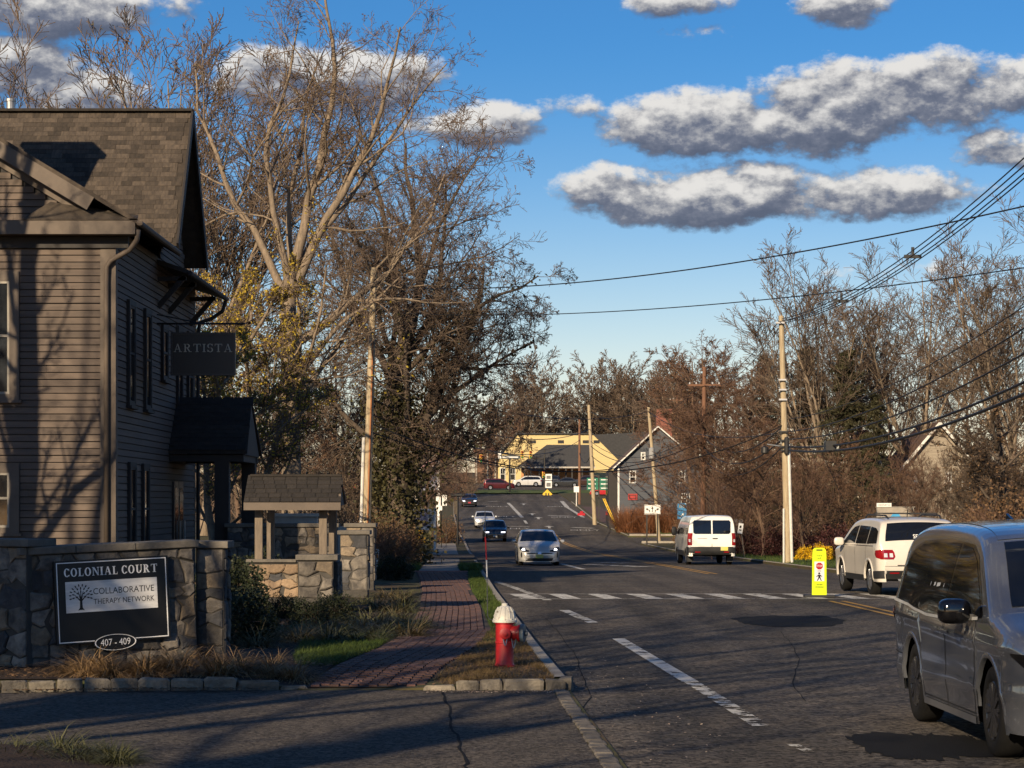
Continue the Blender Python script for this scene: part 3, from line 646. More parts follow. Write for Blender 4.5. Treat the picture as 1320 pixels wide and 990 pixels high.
for (y0, z0, z1) in ((48.3, 4.1, 6.35), (50.5, 4.1, 6.35), (53.0, 4.9, 6.2), (55.4, 4.1, 6.35), (57.2, 4.1, 6.35), (48.4, .9, 2.9), (50.2, .9, 2.9)):
    sash_window(bld, y0, y0 + .85, z0, z1, 'side', XW + .026, M_DARKTRIM, tw=.11)
# roadside entrance: double doors under a porch
for y0 in (54.75, 55.55):
    d = MB().bx(XW + .03, XW + .08, y0, y0 + .74, .4, 2.55).build('door', M_BLACK, bld)
    MB().bx(XW + .081, XW + .09, y0 + .12, y0 + .62, .75, 2.4).build('pane', M_GLASS, d)
    MB().tube([(XW + .12, y0 + .68, 1.1), (XW + .12, y0 + .68, 1.6)], .018, 6).build('handle', M_METAL, d)
px0, px1, py0, py1 = XW, -6.3, 54.2, 57.4; ez_, rz_ = 3.2, 4.5
por = MB().prism([(px0, py0, ez_), (px1, py0, ez_), (px1 - .05, 55.6, rz_), (px0, 55.6, rz_)], (0, 0, .08)).prism([(px0, py1, ez_), (px1, py1, ez_), (px1 - .05, 55.6, rz_), (px0, 55.6, rz_)], (0, 0, .08)).build('porch_roof', M_SHING_D, bld)
pu = Vector((0, 55.6 - py0, rz_ - ez_)); pl = pu.length; pu.normalize(); pang = math.atan2(pu.z, pu.y); nr = int(pl / .15)
for i in range(nr):                                # courses of porch shingles
    b = MB(); x = px1 - rs.uniform(0, .2); c = Vector((0, py0 - .01, ez_ + .082)) + pu * (i * .15); Rm2 = Matrix.Rotation(pang, 3, 'X')
    while x > px0 + .2:
        w = rs.choice((.2, .27, .33)); 
        off = rs.uniform(0, .008)
        b.add([c + Vector((x - w / 2, 0, off)) + Rm2 @ Vector((v[0] * w, v[1], v[2])) for v in bvs], bfs); x -= w + .01
    b.build('shingle_course', M_SHING_D, por, fix=False)
MB().prism([(px1 - .12, py0 + .1, ez_ - .02), (px1 - .12, py1 - .1, ez_ - .02), (px1 - .12, 55.6, rz_ - .1)], (.06, 0, 0)).build('porch_gable', M_DARKTRIM, bld)
MB().bx(px0, px1 - .1, py0 + .1, py0 + .3, ez_ - .18, ez_ - .02).bx(px0, px1 - .1, py1 - .3, py1 - .1, ez_ - .18, ez_ - .02).bx(px1 - .36, px1 - .12, py0 + .31, py1 - .31, ez_ - .18, ez_ - .02).build('porch_beam', M_DARKTRIM, bld)
for (x, y) in ((px1 - .62, py0 + .25), (px1 - .30, py1 - .25)):
    MB().bx(x - .17, x + .17, y - .17, y + .17, .3, ez_ - .18).build('porch_post', M_DARKTRIM, bld)
MB().bx(px0, px1, py0 + .1, py1 - .1, .12, .38).build('porch_step', M_CONC, bld)

# ------------------------------------------------------------------ lettering with serifs, built from strokes
def serif_text(txt, h, bold=1.0, gap=.16):
    """flat capital letters with thick and thin strokes; returns MB in the XZ plane (y = 0) centred on x"""
    tk, tn, sf = .19 * bold, .075 * bold, .075
    def rect(b, x0, x1, z0, z1): b.face([(x0, 0, z0), (x1, 0, z0), (x1, 0, z1), (x0, 0, z1)])
    def stem(b, x, w, z0=0., z1=1., s0=True, s1=True):
        rect(b, x, x + w, z0, z1); e = .11
        if s0: rect(b, x - e, x + w + e, z0, z0 + sf)
        if s1: rect(b, x - e, x + w + e, z1 - sf, z1)
    def diag(b, x0, z0, x1, z1, w): b.face([(x0, 0, z0), (x0 + w, 0, z0), (x1 + w, 0, z1), (x1, 0, z1)])
    def arc(b, cx, cz, rx, rz, a0, a1, n=18):
        o, i = [], []
        for k in range(n + 1):
            a = R(a0 + (a1 - a0) * k / n); o.append((cx + rx * math.cos(a), 0, cz + rz * math.sin(a))); i.append((cx + (rx - tk) * math.cos(a), 0, cz + (rz - tn) * math.sin(a)))
        b.grid([o, i])
    B = MB(); x = 0.0
    for chx in txt:
        b = MB(); w = .9
        if chx == ' ': x += .42; continue
        if chx == 'C': arc(b, .42, .5, .42, .52, 38, 322); rect(b, .70, .76, .68, .98); rect(b, .72, .78, .08, .26); w = .78
        elif chx == 'O': arc(b, .46, .5, .46, .52, 0, 360, 26); w = .92
        elif chx == 'L': stem(b, .1, tk); rect(b, .1, .72, 0, sf); rect(b, .66, .72, 0, .3); w = .74
        elif chx == 'N': stem(b, .1, tn); stem(b, .80, tn, s0=False); diag(b, .74, 0, .08, 1, tk); w = .96
        elif chx == 'I': stem(b, .1, tk); w = tk + .2
        elif chx == 'A': diag(b, .1, 0, .42, 1, tn); diag(b, .72, 0, .38, 1, tk); rect(b, .22, .76, .32, .38); rect(b, 0, .28, 0, sf); rect(b, .62, 1.0, 0, sf); w = 1.0
        elif chx == 'U': stem(b, .1, tk, .3, 1, s0=False); stem(b, .76, tn, .3, 1, s0=False); arc(b, .465, .32, .37, .34, 180, 360); w = .94
        elif chx == 'R': stem(b, .1, tk); arc(b, .36, .74, .38, .26, -90, 90); rect(b, .2, .4, .925, 1); rect(b, .2, .4, .48, .55); diag(b, .66, 0, .36, .5, tk); rect(b, .62, .96, 0, sf); w = .96
        elif chx == 'T': stem(b, .36, tk, s1=False); rect(b, 0, .9, 1 - sf, 1); rect(b, 0, .06, .72, 1); rect(b, .84, .9, .72, 1); w = .9
        elif chx == 'S': arc(b, .34, .74, .34, .28, 20, 250); arc(b, .36, .27, .34, .29, -170, 80); rect(b, .58, .64, .72, .99); rect(b, .02, .08, .02, .3); w = .7
        B.add([(v[0] + x, 0, v[2]) for v in b.v], b.f); x += w + gap
    x -= gap
    B.v = [((v[0] - x / 2) * h, 0, (v[2] - .5) * h) for v in B.v]; B.width = x * h
    return B
def place_text(b, name, mat, parent, x, y, z, sx=1.0, dy=0.0):
    c = MB(); c.f = list(b.f); c.v = [(v[0] * sx + x, y + dy, v[2] + z) for v in b.v]
    return c.build(name, mat, parent, local=True, fix=False)
def bfont(txt, size, mat, parent, x, y, z, width=None, rz=0.0, name='lettering', face='-Y', bold=0.0):
    me = text_mesh(txt, size, mat)
    ws = [v.co.x for v in me.vertices]; w = max(ws) - min(ws); s = (width / w) if width else 1.0; cx = (max(ws) + min(ws)) / 2
    for v in me.vertices: v.co = ((v.co.x - cx) * s + x, y, v.co.y + z)
    return link(name, me, parent)
M_LETTER = pm('silver_lettering', (0.88, 0.87, 0.84), (0.8, 0.78, 0.75), rough=.5)
M_GOLD = pm('pale_gold_lettering', (0.55, 0.50, 0.40), (0.45, 0.41, 0.33), rough=.5)

# hanging shop sign
hs_ = empty('hanging_sign', at(262, 484, 51.5)); tag(hs_, 'black hanging sign lettered ARTISTA beside the clapboard building', 'sign')
MB().bx(-.73, .73, -.04, .04, 0, .97).build('board', M_BLACK, hs_, local=True)
MB().bx(-.73, .73, -.06, -.041, 0, .04).bx(-.73, .73, -.06, -.041, .93, .97).bx(-.73, -.69, -.06, -.041, .041, .929).bx(.69, .73, -.06, -.041, .041, .929).build('frame', pm('black_frame', (.022, .022, .024), rough=.4), hs_, local=True)
t = serif_text('ARTISTA', .185, .8, .22); place_text(t, 'lettering', M_GOLD, hs_, 0, -.045, .62)
MB().tube([(-1.05, 0, 1.17), (.95, 0, 1.17)], .025, 6).tube([(-1.05, 0, 1.38), (-.1, 0, 1.19)], .016, 6).build('bracket', M_BLACK, hs_, local=True)
for x in (-.6, .6): MB().tube([(x, 0, .96), (x, 0, 1.16)], .012, 6).build('hanger', M_BLACK, hs_, local=True)

# ------------------------------------------------------------------ stone walls
M_STONE = pm('fieldstone', (0.19, 0.165, 0.135), (0.075, 0.067, 0.06), scale=5.5, rough=0.95, bump=1.0, bscale=16, per=0.42, lo=.38, hi=.62)
M_STONE_W = pm('tan_fieldstone', (0.30, 0.21, 0.13), (0.17, 0.12, 0.08), scale=4.5, rough=0.95, bump=0.9, bscale=18, per=0.25)
M_STONE_T = pm('buff_fieldstone', (0.24, 0.185, 0.125), (0.12, 0.095, 0.07), scale=6, rough=0.95, bump=1.0, bscale=22, per=0.3); M_STONE_D = pm('slate_fieldstone', (0.075, 0.073, 0.075), (0.04, 0.04, 0.042), scale=6, rough=0.95, bump=1.0, bscale=22, per=0.3)
M_MORTAR = pm('mortar', (0.075, 0.068, 0.06), (0.05, 0.046, 0.04), scale=7, rough=1.0)
M_CAP = pm('bluestone_cap', (0.16, 0.14, 0.115), (0.10, 0.09, 0.075), scale=5, rough=0.9, bump=0.5, bscale=25)
def partition(rnd, x0, x1, z0, z1, size, out):
    w, h = x1 - x0, z1 - z0
    if (w < size * 1.5 and h < size * 1.1) or (w * h < size * size * .55): out.append((x0, x1, z0, z1)); return
    if w / 1.35 > h: c = x0 + w * rnd.uniform(.35, .65); partition(rnd, x0, c, z0, z1, size, out); partition(rnd, c, x1, z0, z1, size, out)
    else: c = z0 + h * rnd.uniform(.35, .65); partition(rnd, x0, x1, z0, c, size, out); partition(rnd, x0, x1, c, z1, size, out)
def stone_face(parent, O, u, n, w, h, size, seed, mat, g=.012):
    """irregular stones over a wall face: O lower corner, u along, n outward (local frame of the parent)"""
    rnd = random.Random(seed); cells = []; partition(rnd, 0, w, 0, h, size, cells); O, u, n = Vector(O), Vector(u), Vector(n)
    J = {}
    def jit(x, z):
        k = (round(x, 3), round(z, 3))
        if k not in J: J[k] = (0 if x < .01 or x > w - .01 else rnd.uniform(-.5, .5) * size * .45, 0 if z < .01 or z > h - .01 else rnd.uniform(-.5, .5) * size * .45)
        return x + J[k][0], z + J[k][1]
    for (x0, x1, z0, z1) in cells:
        ring = []
        for (a, b_) in ((x0, z0), ((x0 + x1) / 2, z0), (x1, z0), (x1, (z0 + z1) / 2), (x1, z1), ((x0 + x1) / 2, z1), (x0, z1), (x0, (z0 + z1) / 2)):
            a, b_ = jit(a, b_); ring.append((a, b_))
        cx = sum(p[0] for p in ring) / 8; cz = sum(p[1] for p in ring) / 8; pr = rnd.uniform(.012, .04)
        def q(p, s, dn): return O + u * (cx + (p[0] - cx) * s) + Vector((0, 0, 1)) * (cz + (p[1] - cz) * s) + n * dn
        s1 = 1 - g / max(.08, (x1 - x0 + z1 - z0) / 4)
        b = MB(); r0 = [q(p, s1, -.01) for p in ring]; r1 = [q(p, s1 * .99, pr * .6) for p in ring]; r2 = [q(p, s1 * .80, pr + rnd.uniform(-.008, .008)) for p in ring]
        m_ = 8; b.add(r0 + r1 + r2 + [q((cx, cz), 1, pr + rnd.uniform(0, .008))], [(i, (i + 1) % 8, 8 + (i + 1) % 8, 8 + i) for i in range(8)] + [(8 + i, 8 + (i + 1) % 8, 16 + (i + 1) % 8, 16 + i) for i in range(8)] + [(16 + i, 16 + (i + 1) % 8, 24) for i in range(8)])
        c = O + u * cx + Vector((0, 0, cz))
        me = b.mesh('stone', mat if rnd.random() < .62 else rnd.choice((M_STONE_T, M_STONE_D)), c); link('stone', me, parent, c)
def stone_wall(name, label, cat, base, rz, w, h, depth, size, seed, cap=.09, mat=None, tilt=0.0, right=False, group=None, capover=.06, left=False):
    e = empty(name, base, rz); e.rotation_euler = (0, -tilt, rz); tag(e, label, cat, group)
    MB().bx(-w / 2, w / 2, 0, depth, -.3, h).build('wall_core', M_MORTAR, e, local=True)
    stone_face(e, (-w / 2, 0, 0), (1, 0, 0), (0, -1, 0), w, h, size, seed, mat or M_STONE)
    if right: stone_face(e, (w / 2, 0, 0), (0, 1, 0), (1, 0, 0), depth, h, size, seed + 50, mat or M_STONE)
    if cap:
        rnd = random.Random(seed); x = -w / 2 - capover
        while x < w / 2 + capover - .02:
            L_ = min(rnd.uniform(.6, .95), w / 2 + capover - x)
            if w / 2 + capover - x - L_ < .25: L_ = w / 2 + capover - x
            MB().bx(x + .003, x + L_ - .003, -capover, depth + capover, h + .004, h + cap + rnd.uniform(0, .008)).build('cap_stone', M_CAP, e, local=True, bevel=.012); x += L_
    return e
TH = R(26)
uw = Vector((math.cos(TH), math.sin(TH), 0))
sgc = (at(73, 778, 26.7) + at(218, 770, 27.3)) / 2; sgc.z = 0
base = sgc + Vector((math.sin(TH), -math.cos(TH), 0)) * -.06 + uw * .02; base.z = .08
sw = stone_wall('stone_wall', 'low fieldstone wall carrying the black COLONIAL COURT sign', 'stone wall', base, TH, 2.08, 1.36, .45, .27, 3, tilt=R(2.2))
pw = stone_wall('stone_pillar', 'stone end pillar to the right of the COLONIAL COURT sign', 'stone pillar', (-3.68, 27.75, .08), 0, .34, 1.38, .5, .25, 7, right=True)
lw = stone_wall('stone_wall', 'left wing of the fieldstone wall at the photo edge', 'stone wall', (-6.42, 26.95, .08), R(-28), 1.75, 1.42, .4, .3, 9)
M_PANEL = pm('brushed_silver_panel', (0.80, 0.79, 0.76), (0.55, 0.54, 0.53), scale=2.2, rough=.45, metal=.1, stretch=(1, 1, 5))
sg = empty('entrance_sign', (sgc.x, sgc.y, .375), TH); sg.rotation_euler = (0, -R(2.5), TH); sg.location += Vector((math.sin(TH), -math.cos(TH), 0)) * .02
tag(sg, 'black COLONIAL COURT sign board with silver panel on the stone wall', 'sign')
MB().bx(-.69, .69, -.03, .03, 0, .985).build('board', M_BLACK, sg, local=True)
def frame4(b, x0, x1, z0, z1, w, y0, y1): b.bx(x0, x1, y0, y1, z0, z0 + w).bx(x0, x1, y0, y1, z1 - w, z1).bx(x0, x0 + w, y0, y1, z0 + w, z1 - w).bx(x1 - w, x1, y0, y1, z0 + w, z1 - w); return b
frame4(MB(), -.665, .665, .02, .965, .011, -.034, -.0301).build('border', M_LETTER, sg, local=True)
t = serif_text('COLONIAL COURT', .098, 1.25, .17); place_text(t, 'lettering', M_LETTER, sg, -.01, -.0335, .845, sx=1.13 / t.width)
pn = MB().bx(-.565, .545, -.036, -.0301, .37, .735).build('panel', M_PANEL, sg, local=True)
bfont('COLLABORATIVE', .105, M_BLACK, pn, .135, -.038, .605, .74); bfont('THERAPY NETWORK', .09, M_BLACK, pn, .135, -.038, .485, .74)
# the little tree emblem: trunk, limbs and oval leaves
em = MB(); cx, cz = -.385, .40; Y_ = -.038
def qd(b, x0, z0, x1, z1, w0, w1):
    d = Vector((x1 - x0, z1 - z0)); p = Vector((-d.y, d.x)).normalized()
    b.face([(x0 - p.x * w0, Y_, z0 - p.y * w0), (x0 + p.x * w0, Y_, z0 + p.y * w0), (x1 + p.x * w1, Y_, z1 + p.y * w1), (x1 - p.x * w1, Y_, z1 - p.y * w1)])
qd(em, cx, cz, cx, cz + .12, .019, .013); qd(em, cx - .035, cz - .005, cx, cz + .03, .004, .012); qd(em, cx + .035, cz - .005, cx, cz + .03, .004, .012)
for (dx, dz) in ((-.075, .18), (-.03, .22), (.03, .22), (.075, .18), (0, .25)): qd(em, cx, cz + .10, cx + dx, cz + dz, .009, .003)
for ring, n, r in ((0, 5, .05), (1, 9, .092), (2, 12, .128)):
    for k in range(n):
        a = R(-15 + 210 * k / (n - 1)); x, z = cx + r * math.cos(a), cz + .165 + r * math.sin(a) * .98
        ca, sa_ = math.cos(a), math.sin(a); pts = []
        for j in range(8):
            t_ = 2 * math.pi * j / 8; ex_, ez2 = .0175 * math.cos(t_), .0082 * math.sin(t_); pts.append((x + ex_ * ca - ez2 * sa_, Y_ - .0005 * ring, z + ex_ * sa_ + ez2 * ca))
        em.face(pts)
em.build('tree_emblem', M_BLACK, pn, local=True, fix=False)
ov = MB(); P = [(.26 * math.cos(2 * math.pi * k / 36), -.05, .098 * math.sin(2 * math.pi * k / 36)) for k in range(36)]
ov.prism([(p[0] + .005, p[1], p[2] - .005) for p in P], (0, .018, 0)); plq = ov.build('number_plaque', M_BLACK, sg, local=True)
ov = MB(); ov.grid([[(p[0] * s + .005, -.0515, p[2] * s - .005) for p in P + P[:1]] for s in (.97, .915)]); ov.build('plaque_border', M_LETTER, plq, local=True, fix=False)
bfont('407 - 409', .115, M_LETTER, plq, .005, -.0525, -.007, .36)

# ------------------------------------------------------------------ wishing well shelter and walls round it
WD = 39.0; wc = at(378, 765, WD); wz = .40
well = empty('well_shelter', (wc.x, WD, wz)); tag(well, 'roofed wooden well shelter on a tan stone base beside the pavement', 'well')
for x0, w in ((-.78, .75),): pass
MB().bx(-.76, .76, -.02, 1.0, -.3, .60).build('base_core', M_MORTAR, well, local=True)
stone_face(well, (-.76, -.03, 0), (1, 0, 0), (0, -1, 0), .86, .58, .25, 21, M_STONE_W); stone_face(well, (.76, -.02, 0), (0, 1, 0), (1, 0, 0), 1.0, .58, .25, 22, M_STONE)
MB().bx(.10, .70, -.18, -.031, -.3, .64).build('front_pier', M_MORTAR, well, local=True); stone_face(well, (.10, -.19, 0), (1, 0, 0), (0, -1, 0), .60, .63, .27, 23, M_STONE)
MB().bx(.06, .78, -.24, .5, .645, .74).build('cap_stone', M_CAP, well, local=True, bevel=.012); MB().bx(-.80, .055, -.08, .06, .605, .66).build('cap_stone', M_CAP, well, local=True, bevel=.01)
for x, y in ((-.60, .12), (-.46, .72), (.50, .15), (.62, .75)): MB().bx(x - .065, x + .065, y - .065, y + .065, .58, 1.62).build('post', M_WOODGREY, well, local=True)
for y in (.12, .75): MB().bx(-.74, .76, y - .05, y + .05, 1.52, 1.66).build('beam', M_WOODGREY, well, local=True)
wr0 = MB().prism([(-.82, -.22, 1.60), (.83, -.22, 1.60), (.79, .45, 2.06), (-.76, .45, 2.06)], (0, 0, .03)).prism([(-.82, 1.12, 1.60), (.83, 1.12, 1.60), (.79, .45, 2.06), (-.76, .45, 2.06)], (0, 0, .03)).build('roof', M_WOODGREY, well, local=True)
MB().bx(-.82, .83, -.26, -.225, 1.5, 1.63).build('fascia', M_TRIM, well, local=True)
MB().prism([(.775, -.18, 1.585), (.775, 1.08, 1.585), (.755, .45, 2.03)], (.02, 0, 0)).build('gable', M_DARKTRIM, well, local=True)
wu = Vector((0, .67, .46)); wl_ = wu.length; wu.normalize(); wa = math.atan2(wu.z, wu.y)
me_tabw = tb.mesh('shingle', M_SHING_D)
for i in range(6):
    x = .83 - rs.uniform(0, .12) * (i % 2); c0 = Vector((0, -.235, 1.632)) + wu * (i * .132)
    while x > -.80:
        w = min(rs.uniform(.16, .21), x + .82); link('shingle', me_tabw, wr0, c0 + Vector((x - w / 2, 0, rs.uniform(0, .006))), (wa, 0, 0), (w, .58, 1)); x -= w + .008
MB().bar((-.78, .45, 2.10), (.80, .45, 2.10), .16, .04).build('ridge_cap', M_SHING_D, well, local=True)

stone_wall('stone_pillar', 'short stone pillar just behind the well shelter', 'stone pillar', (at(456, 748, 47).x, 47, .22), 0, .56, 1.15, .56, .28, 31, right=True)
stone_wall('stone_pillar', 'farther stone pillar half hidden behind the short one', 'stone pillar', (at(464, 748, 52).x, 52, .25), 0, .62, 1.22, .6, .28, 33, right=True)
stone_wall('stone_wall', 'shaded fieldstone garden wall seen through the well shelter', 'stone wall', (at(385, 748, 54).x - .4, 54, .3), 0, 2.6, 1.15, .4, .26, 35)
pf = empty('pale_planter', (at(398, 690, 58).x, 58, gz(at(398, 690, 58).x, 58))); tag(pf, 'pale masonry ledge beyond the garden wall behind the well', 'ledge')
MB().bx(-1.0, .2, 0, .5, -.2, 1.5).build('box', M_PALETRIM, pf, local=True); MB().bx(-1.06, .26, -.06, .56, 1.502, 1.58).build('coping', pm('pale_coping', (.55, .5, .42), rough=.8), pf, local=True); MB().bx(.5, 1.2, 0, .5, -.2, 1.25).build('box', M_PALETRIM, pf, local=True)
mk = empty('marker_post', (at(484, 727, 70).x, 70, gz(at(484, 727, 70).x, 70))); tag(mk, 'white utility marker post with an orange tab by the pavement', 'marker post')
MB().box((0, 0, .35), (.16, .05, .74), ry=R(6)).build('post', pm('white_plastic', (.75, .74, .7), rough=.5), mk, local=True); MB().box((.045, -.028, .5), (.09, .01, .12), ry=R(6)).build('tab', pm('orange_tab', (.7, .2, .03), rough=.5), mk, local=True)
# ------------------------------------------------------------------ vehicles (local frame: x forward, y to the vehicle's left, z up, origin on the ground at mid wheelbase)
M_TYRE = pm('tyre_rubber', (0.007, 0.007, 0.007), (0.012, 0.0115, 0.011), scale=12, rough=0.9, spec=.2)
M_RIM = pm('alloy_rim', (0.45, 0.45, 0.46), (0.35, 0.35, 0.36), rough=0.3, metal=0.9)
M_RIM_D = pm('dark_alloy_rim', (0.10, 0.10, 0.105), (0.07, 0.07, 0.074), rough=0.25, metal=0.8)
M_UNDER = pm('underbody_black', (0.005, 0.005, 0.005), rough=0.95, spec=.1)
M_CGLASS = pm('tinted_car_glass', (0.006, 0.007, 0.009), (0.008, 0.009, 0.011), rough=0.03, spec=0.65)
M_CHROME = pm('chrome', (0.75, 0.75, 0.76), rough=0.12, metal=1.0)
M_SATIN = pm('satin_chrome', (.62, .62, .60), rough=.35, metal=.3)
M_PLASTIC = pm('black_trim_plastic', (0.012, 0.012, 0.013), (0.018, 0.018, 0.018), rough=0.55)
M_GLOSSB = pm('gloss_black', (0.004, 0.004, 0.005), rough=0.08, coat=0.6)
M_LAMPR = pm('red_lamp', (0.28, 0.008, 0.012), (0.18, 0.004, 0.008), rough=0.12, coat=.6)
M_LAMPW = pm('clear_lamp', (0.62, 0.63, 0.66), (0.45, 0.46, 0.5), rough=0.1, coat=.6)
M_LAMPON = pm('lit_daytime_lamp', (0.9, 0.92, 1.0), (0.85, 0.88, 1.0), rough=.2, emit=1.3)
M_PLATE = pm('yellow_plate', (0.62, 0.55, 0.06), (0.55, 0.48, 0.2), scale=6, rough=.5)
M_SEAM = pm('panel_gap', (0.006, 0.006, 0.007), rough=.8)
def paint(name, c, metal=.35, rough=.32): return pm(name, c, tuple(x * .92 for x in c), scale=2, rough=rough, metal=metal, coat=.8)
def make_wheel(parent, x, y, rad, wid, side, spokes, rim_mat, fine=True):
    n = 36 if fine else 16
    w = empty('wheel', (x, y, rad), 0, parent)
    h = wid / 2
    MB().lathe([(rad * .64, -h * .8), (rad * .66, -h * .95), (rad * .80, -h), (rad * .94, -h * .9), (rad, -h * .6), (rad, h * .6), (rad * .94, h * .9), (rad * .80, h), (rad * .66, h * .95), (rad * .64, h * .8)], (0, 0, 0), n, 'Y').build('tyre', M_TYRE, w, local=True, smooth=True)
    b = MB(); s = side
    b.lathe([(rad * .645, s * h * .85), (rad * .62, s * h * .92), (rad * .56, s * h * .80), (rad * .55, s * h * .2), (rad * .0, s * h * .15)], (0, 0, 0), n, 'Y')
    if fine or spokes:
        for k in range(spokes):
            a = 2 * math.pi * k / spokes
            for da in (-.10, .10):
                b.bar((rad * .12 * math.cos(a), s * h * .78, rad * .12 * math.sin(a)), (rad * .60 * math.cos(a + da), s * h * .86, rad * .60 * math.sin(a + da)), rad * .085, .03, up=(0, 1, 0))
        b.lathe([(rad * .16, s * h * .6), (rad * .15, s * h * .88), (rad * .0, s * h * .9)], (0, 0, 0), 14, 'Y')
    b.build('rim', rim_mat, w, local=True)
    return w
class Car:
    def __init__(s, name, label, cat, loc, heading, P, group=None):
        """heading: angle of the vehicle's nose from +X"""
        s.P = P; s.e = empty(name, loc, heading); tag(s.e, label, cat, group)
        pr = [Vector(p) for p in P['prof']]
        for _ in range(P.get('chaikin', 2)):
            q = [pr[0]]
            for a, b in zip(pr[:-1], pr[1:]): q += [a.lerp(b, .22), a.lerp(b, .78)]
            pr = q + [pr[-1]]
        st = P.get('step', .05); d = [pr[0]]
        for a, b in zip(pr[:-1], pr[1:]):
            n = max(1, int(math.ceil((b - a).length / st)))
            d += [a.lerp(b, k / n) for k in range(1, n + 1)]
        s.pr = d; s.xf = max(p.x for p in d); s.xr = min(p.x for p in d)
        s.ax = P['axles']; s.rad = P['rad']; s.Ra = s.rad * P.get('arch', 1.13)
    def plan(s, x):
        P = s.P; w = 1.0
        xa, xe = s.xf - P.get('ef', .75), s.xf + P.get('ee', .10)
        if x > xa: w = (1 - min(1, (x - xa) / (xe - xa)) ** 2.6) ** (1 / 2.6)
        xa, xe = s.xr + P.get('er', .45), s.xr - P.get('re', .05)
        if x < xa: w = min(w, (1 - min(1, (xa - x) / (xa - xe)) ** 3.0) ** (1 / 3.0))
        return max(.02, w)
    def W(s, x, z):
        P = s.P; b = P['belt']; y = P['w'] * s.plan(x)
        if z > b: y -= (z - b) * P.get('tum', .30) + max(0, z - b - .35) ** 2 * .25
        else:
            t = (b - z) / b; y -= P['w'] * (.012 + .075 * max(0, t - .25) ** 1.6) - P['w'] * .012 * (1 - t)
            zc = b * .86 - .02 * x; y += P.get('crease', .012) * max(0, 1 - abs(z - zc) / .07) + P.get('crease', .012) * .7 * max(0, 1 - abs(z - b * .46 - .02 * x) / .09)
        return max(.02, y)
    def zl(s, x):
        z = s.P['sill']
        if x > s.xf - .55: z = s.P['sill'] + .02
        for a in s.ax:
            t = s.Ra ** 2 - (x - a) ** 2
            if t > 0: z = max(z, s.rad + math.sqrt(t))
        return z
    def rtop(s, z, zl): return min(s.P.get('r', .11), max(.01, (z - zl) * .45))
    def body(s, mat, nz=9, nt=6):
        rows = []; P = s.P; xs = []
        for p in s.pr:
            x, z = p.x, p.y; zl = s.zl(x); zt = max(z, zl + .012); r = s.rtop(zt, zl); half = []
            for k in range(nz): zz = zl + (zt - r - zl) * k / (nz - 1); half.append((s.W(x, zz), zz))
            y0 = half[-1][0]
            for k in range(1, 5): a = k / 4 * math.pi / 2; half.append((max(.015, y0 - r * 1.15 * (1 - math.cos(a))), zt - r + r * math.sin(a)))
            yt = half[-1][0]
            for k in range(1, nt + 1): y = yt * (1 - k / nt); half.append((y, zt + P.get('crown', .035) * (1 - (y / yt) ** 2)))
            rows.append([(x, -y, z_) for y, z_ in half] + [(x, y, z_) for y, z_ in reversed(half[:-1])])
        o = MB().grid(rows).build('body', mat, s.e, local=True, smooth=True, fix=True, angle=50)
        b = MB(); wi = P['w'] - .28
        b.bx(s.xr + .25, s.xf - .3, -wi, wi, P['sill'] + .02, P['belt'] - .15); b.bx(s.ax[0] + s.Ra + .03, s.ax[1] - s.Ra - .03, -P['w'] + .14, P['w'] - .14, P['sill'] - .02, P['sill'] + .1)
        b.build('underbody', M_UNDER, s.e, local=True)
        return o
    def side(s, name, top, bot, mat, off=.006, sides=(1, -1), parent=None, nx=14, nz=5, thick=0):
        """patch hugging the flank between two polylines in (x, z)"""
        out = []
        tx, tz = zip(*sorted(top)); bx_, bz = zip(*sorted(bot)); x0, x1 = max(tx[0], bx_[0]), min(tx[-1], bx_[-1])
        xs = sorted(set(list(np.linspace(x0, x1, nx)) + [x for x in tx + bx_ if x0 <= x <= x1]))
        for sd in sides:
            rows = []
            for x in xs:
                a, c = np.interp(x, bx_, bz), np.interp(x, tx, tz)
                rows.append([(x, sd * (s.W(x, a + (c - a) * k / nz) + off), a + (c - a) * k / nz) for k in range(nz + 1)])
            out.append(MB().grid(rows).build(name, mat, parent or s.e, local=True, smooth=True, fix=False))
        return out
    def wheels(s, spokes=10, mat=None, fine=True, wid=.235):
        for a in s.ax:
            for sd in (1, -1): make_wheel(s.e, a, sd * (s.P['w'] - wid / 2 - .035), s.rad, wid, sd, spokes, mat or M_RIM, fine)
    def top(s, name, x0, x1, zmin, inset, mat, off=.006, parent=None, inset2=None):
        """patch on the top strip (windscreen, rear glass, bonnet): x range along the profile, z above zmin"""
        pts = [(i, p) for i, p in enumerate(s.pr) if x0 <= p.x <= x1 and p.y >= zmin]; rows = []
        for j, (i, p) in enumerate(pts):
            a, b = s.pr[max(i - 1, 0)], s.pr[min(i + 1, len(s.pr) - 1)]; t = (b - a).normalized(); n = Vector((-t.y, t.x))
            if n.y < 0 and abs(n.y) > .2: n = -n
            zl = s.zl(p.x); r = s.rtop(p.y, zl); yt = s.W(p.x, p.y - r) - r * 1.15 ; ins = inset if inset2 is None else inset + (inset2 - inset) * j / max(1, len(pts) - 1)
            ye = yt - ins; row = []
            for k in range(-6, 7):
                y = ye * k / 6; row.append((p.x + n.x * off, y, p.y + s.P.get('crown', .035) * (1 - (y / yt) ** 2) + n.y * off))
            rows.append(row)
        return MB().grid(rows).build(name, mat, parent or s.e, local=True, smooth=True, fix=False)
